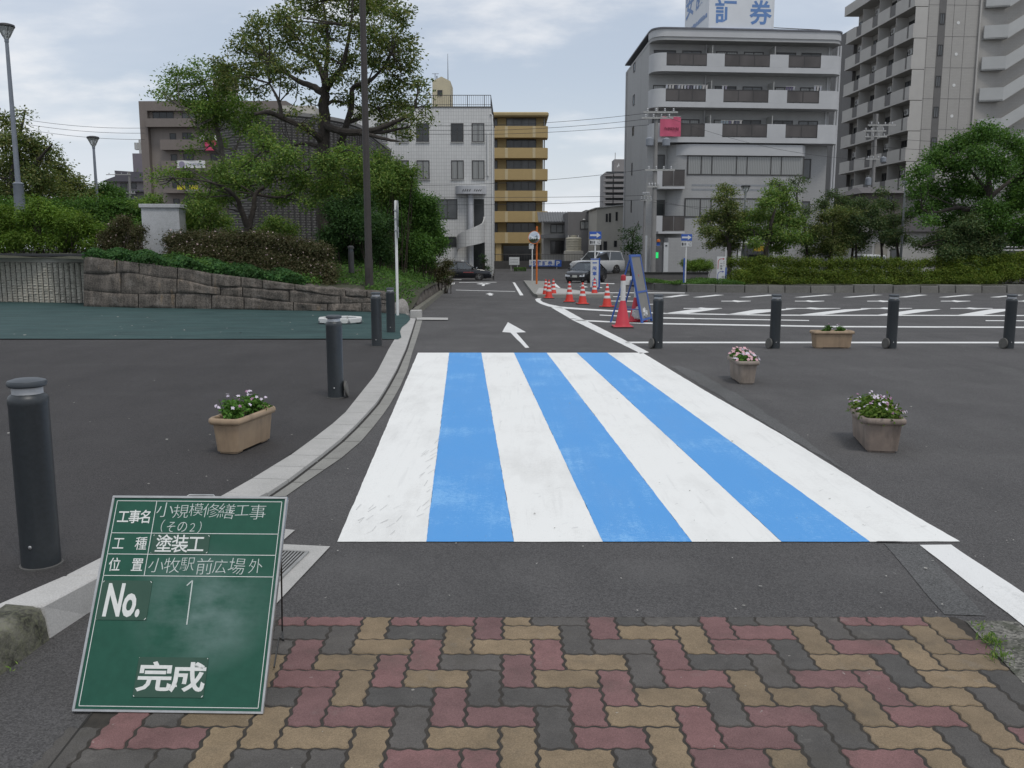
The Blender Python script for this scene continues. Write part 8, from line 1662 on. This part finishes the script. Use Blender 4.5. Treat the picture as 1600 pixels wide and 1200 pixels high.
for (x0, y0), (x1, y1), sg_, lb in (((1021, 312), (1330, 345), .4, 'thin wire from the main pole across the corner building, upper'), ((1021, 316), (1330, 312), .5, 'thin wire from the main pole across the corner building, lower'), ((1030, 178), (1360, 250), .6, 'wire dropping right across the corner building to the far pole')): wire(P(x0, y0, 61.7), P(x1, y1, 60), sg_, lb, .010)
for i, (y0, y1) in enumerate(((187, 200), (194, 208), (202, 218))): wire(P(40, y0, 88), P(226, y1, 88), .25, ['highest', 'middle', 'lowest'][i] + ' of three wires left of the brown apartment block', .018)
for i, (y0, y1) in enumerate(((213, 212), (228, 222))): wire(P(1358, y0, 79.5), P(1720, y1, 70), .5, ['upper', 'lower'][i] + ' wire from the far pole past the spreading tree', .014)
# more dull foliage filling the gaps behind the hedge
tree('roadside_tree', 'dark mixed foliage tree low behind the hedge, left of the white van', GR, 50, [[(1330, 425, 0, .08), (1332, 385, 0, .06), (1328, 350, 0, .03)]], [(1270, 372, 13), (1285, 320, 12), (1300, 305, 9), (1318, 318, 14), (1330, 362, 17), (1312, 380, 16), (1292, 392, 14), (1345, 385, 10), (1330, 335, 15), (1265, 395, 12)], .12, LM['dull'], 2.0, 49, .8, spread=.19)
tree('roadside_tree', 'dull leaning tree between the silver lamp and the spreading tree', GR, 50, [[(1405, 425, 0, .08), (1402, 385, 0, .06), (1398, 350, 0, .03)]], [(1392, 322, 12), (1405, 345, 13), (1388, 352, 14), (1410, 372, 10), (1395, 378, 13), (1378, 300, 9), (1420, 335, 10)], .12, LM['dull'], 1.6, 50, .8, spread=.19)
# ------------------------------------------------------------------ small litter, scuffs, weeds
rl = random.Random(12); q = MB(); m_scr = pm('scrap_pale', (.42, .41, .38), (.25, .24, .21), 40, .9)
for i in range(230):
    if i < 150: x_, y_ = rl.uniform(0, 1600), 540 + 420 * rl.random() ** .8
    else: x_, y_ = rl.uniform(0, 600), rl.uniform(490, 528)
    g_ = G(x_, y_, .036 if x_ < 600 and y_ < 780 else .0)
    if x_ < 350 and y_ > 760: continue
    if 527 - (y_ - 551) * -.43 < 0: continue
    z_ = g_.z + .010; a = rl.random() * 6.28; s_ = rl.uniform(.0025, .0075) * (1 if y_ > 700 else 1.5 if y_ > 560 else 3.0); d1 = Vector((math.cos(a), math.sin(a), 0)) * s_; d2 = Vector((-math.sin(a), math.cos(a), rl.uniform(0, .4))) * s_ * rl.uniform(.3, .8); c_ = Vector((g_.x, g_.y, z_)); q.quad(c_ - d1 - d2, c_ + d1 - d2, c_ + d1 + d2, c_ - d1 + d2)
tag(q.build('litter_scraps', m_scr), 'tiny pale scraps and dry leaves scattered over the asphalt', 'litter', None, 'stuff')
q = MB(); m_scf = pm('scuff_grey', (.50, .50, .49), (.62, .62, .61), 30, .8)
def scuff(x0, y0, x1, y1, w): a, c = G(x0, y0, .0062), G(x1, y1, .0062); d_ = (c - a); n_ = Vector((-d_.y, d_.x, 0)).normalized() * w; q.quad(a - n_ * .3, c - n_, c + n_ * .4, a + n_)
for i in range(34):
    if i < 14: x_, y_ = rl.uniform(556, 630), rl.uniform(792, 838)
    else: y_ = rl.uniform(690, 840); x_ = 662 + (700 - 662) * (847 - y_) / 296 - rl.uniform(2, 22)
    scuff(x_, y_, x_ + rl.uniform(5, 13), y_ - rl.uniform(4, 10), rl.uniform(.0012, .0034))
for i in range(30): y_ = rl.uniform(600, 835); t_ = (847.5 - y_) / 296; k_ = rl.choice((2, 4, 6)); xa_ = xb[k_] + (xt[k_] - xb[k_]) * t_; xc_ = xb[k_ + 1] + (xt[k_ + 1] - xb[k_ + 1]) * t_; x_ = xa_ + (xc_ - xa_) * rl.uniform(.08, .9); scuff(x_, y_, x_ + rl.uniform(2, 10), y_ - rl.uniform(1, 3), rl.uniform(.001, .0028))
tag(q.build('scuff_marking', m_scf), 'grey scuffs on the white paint', None, None, 'structure')
q = MB(); q.poly([tuple(G(*p_, .0066)) for p_ in ((1366, 846.6), (1440, 847.4), (1400, 845.4), (1372, 845.2))]); tag(q.build('bare_asphalt_marking', MA['asphalt']), 'bare patch at the corner of the white stripe', None, None, 'structure')
wp = []; 
for cx_, cy_, n_ in ((1548, 1004, 130), (1562, 1030, 90), (1534, 985, 25), (20, 1046, 14)):
    g_ = G(cx_, cy_, .01)
    for i in range(n_): wp.append((g_.x + rl.gauss(0, .022), g_.y + rl.gauss(0, .022), g_.z + .004 + abs(rl.gauss(0, .014))))
wp = np.array(wp); tag(quads('weeds', wp, unit(rg2.normal(size=wp.shape) + np.array([0, -.6, .5])), unit(rg2.normal(size=wp.shape) * .6 + np.array([0, 0, 1.0])), rg2.uniform(.012, .026, len(wp)), .25, LM['fresh']), 'small green weeds growing in the paving edge', 'weeds', None, 'stuff')
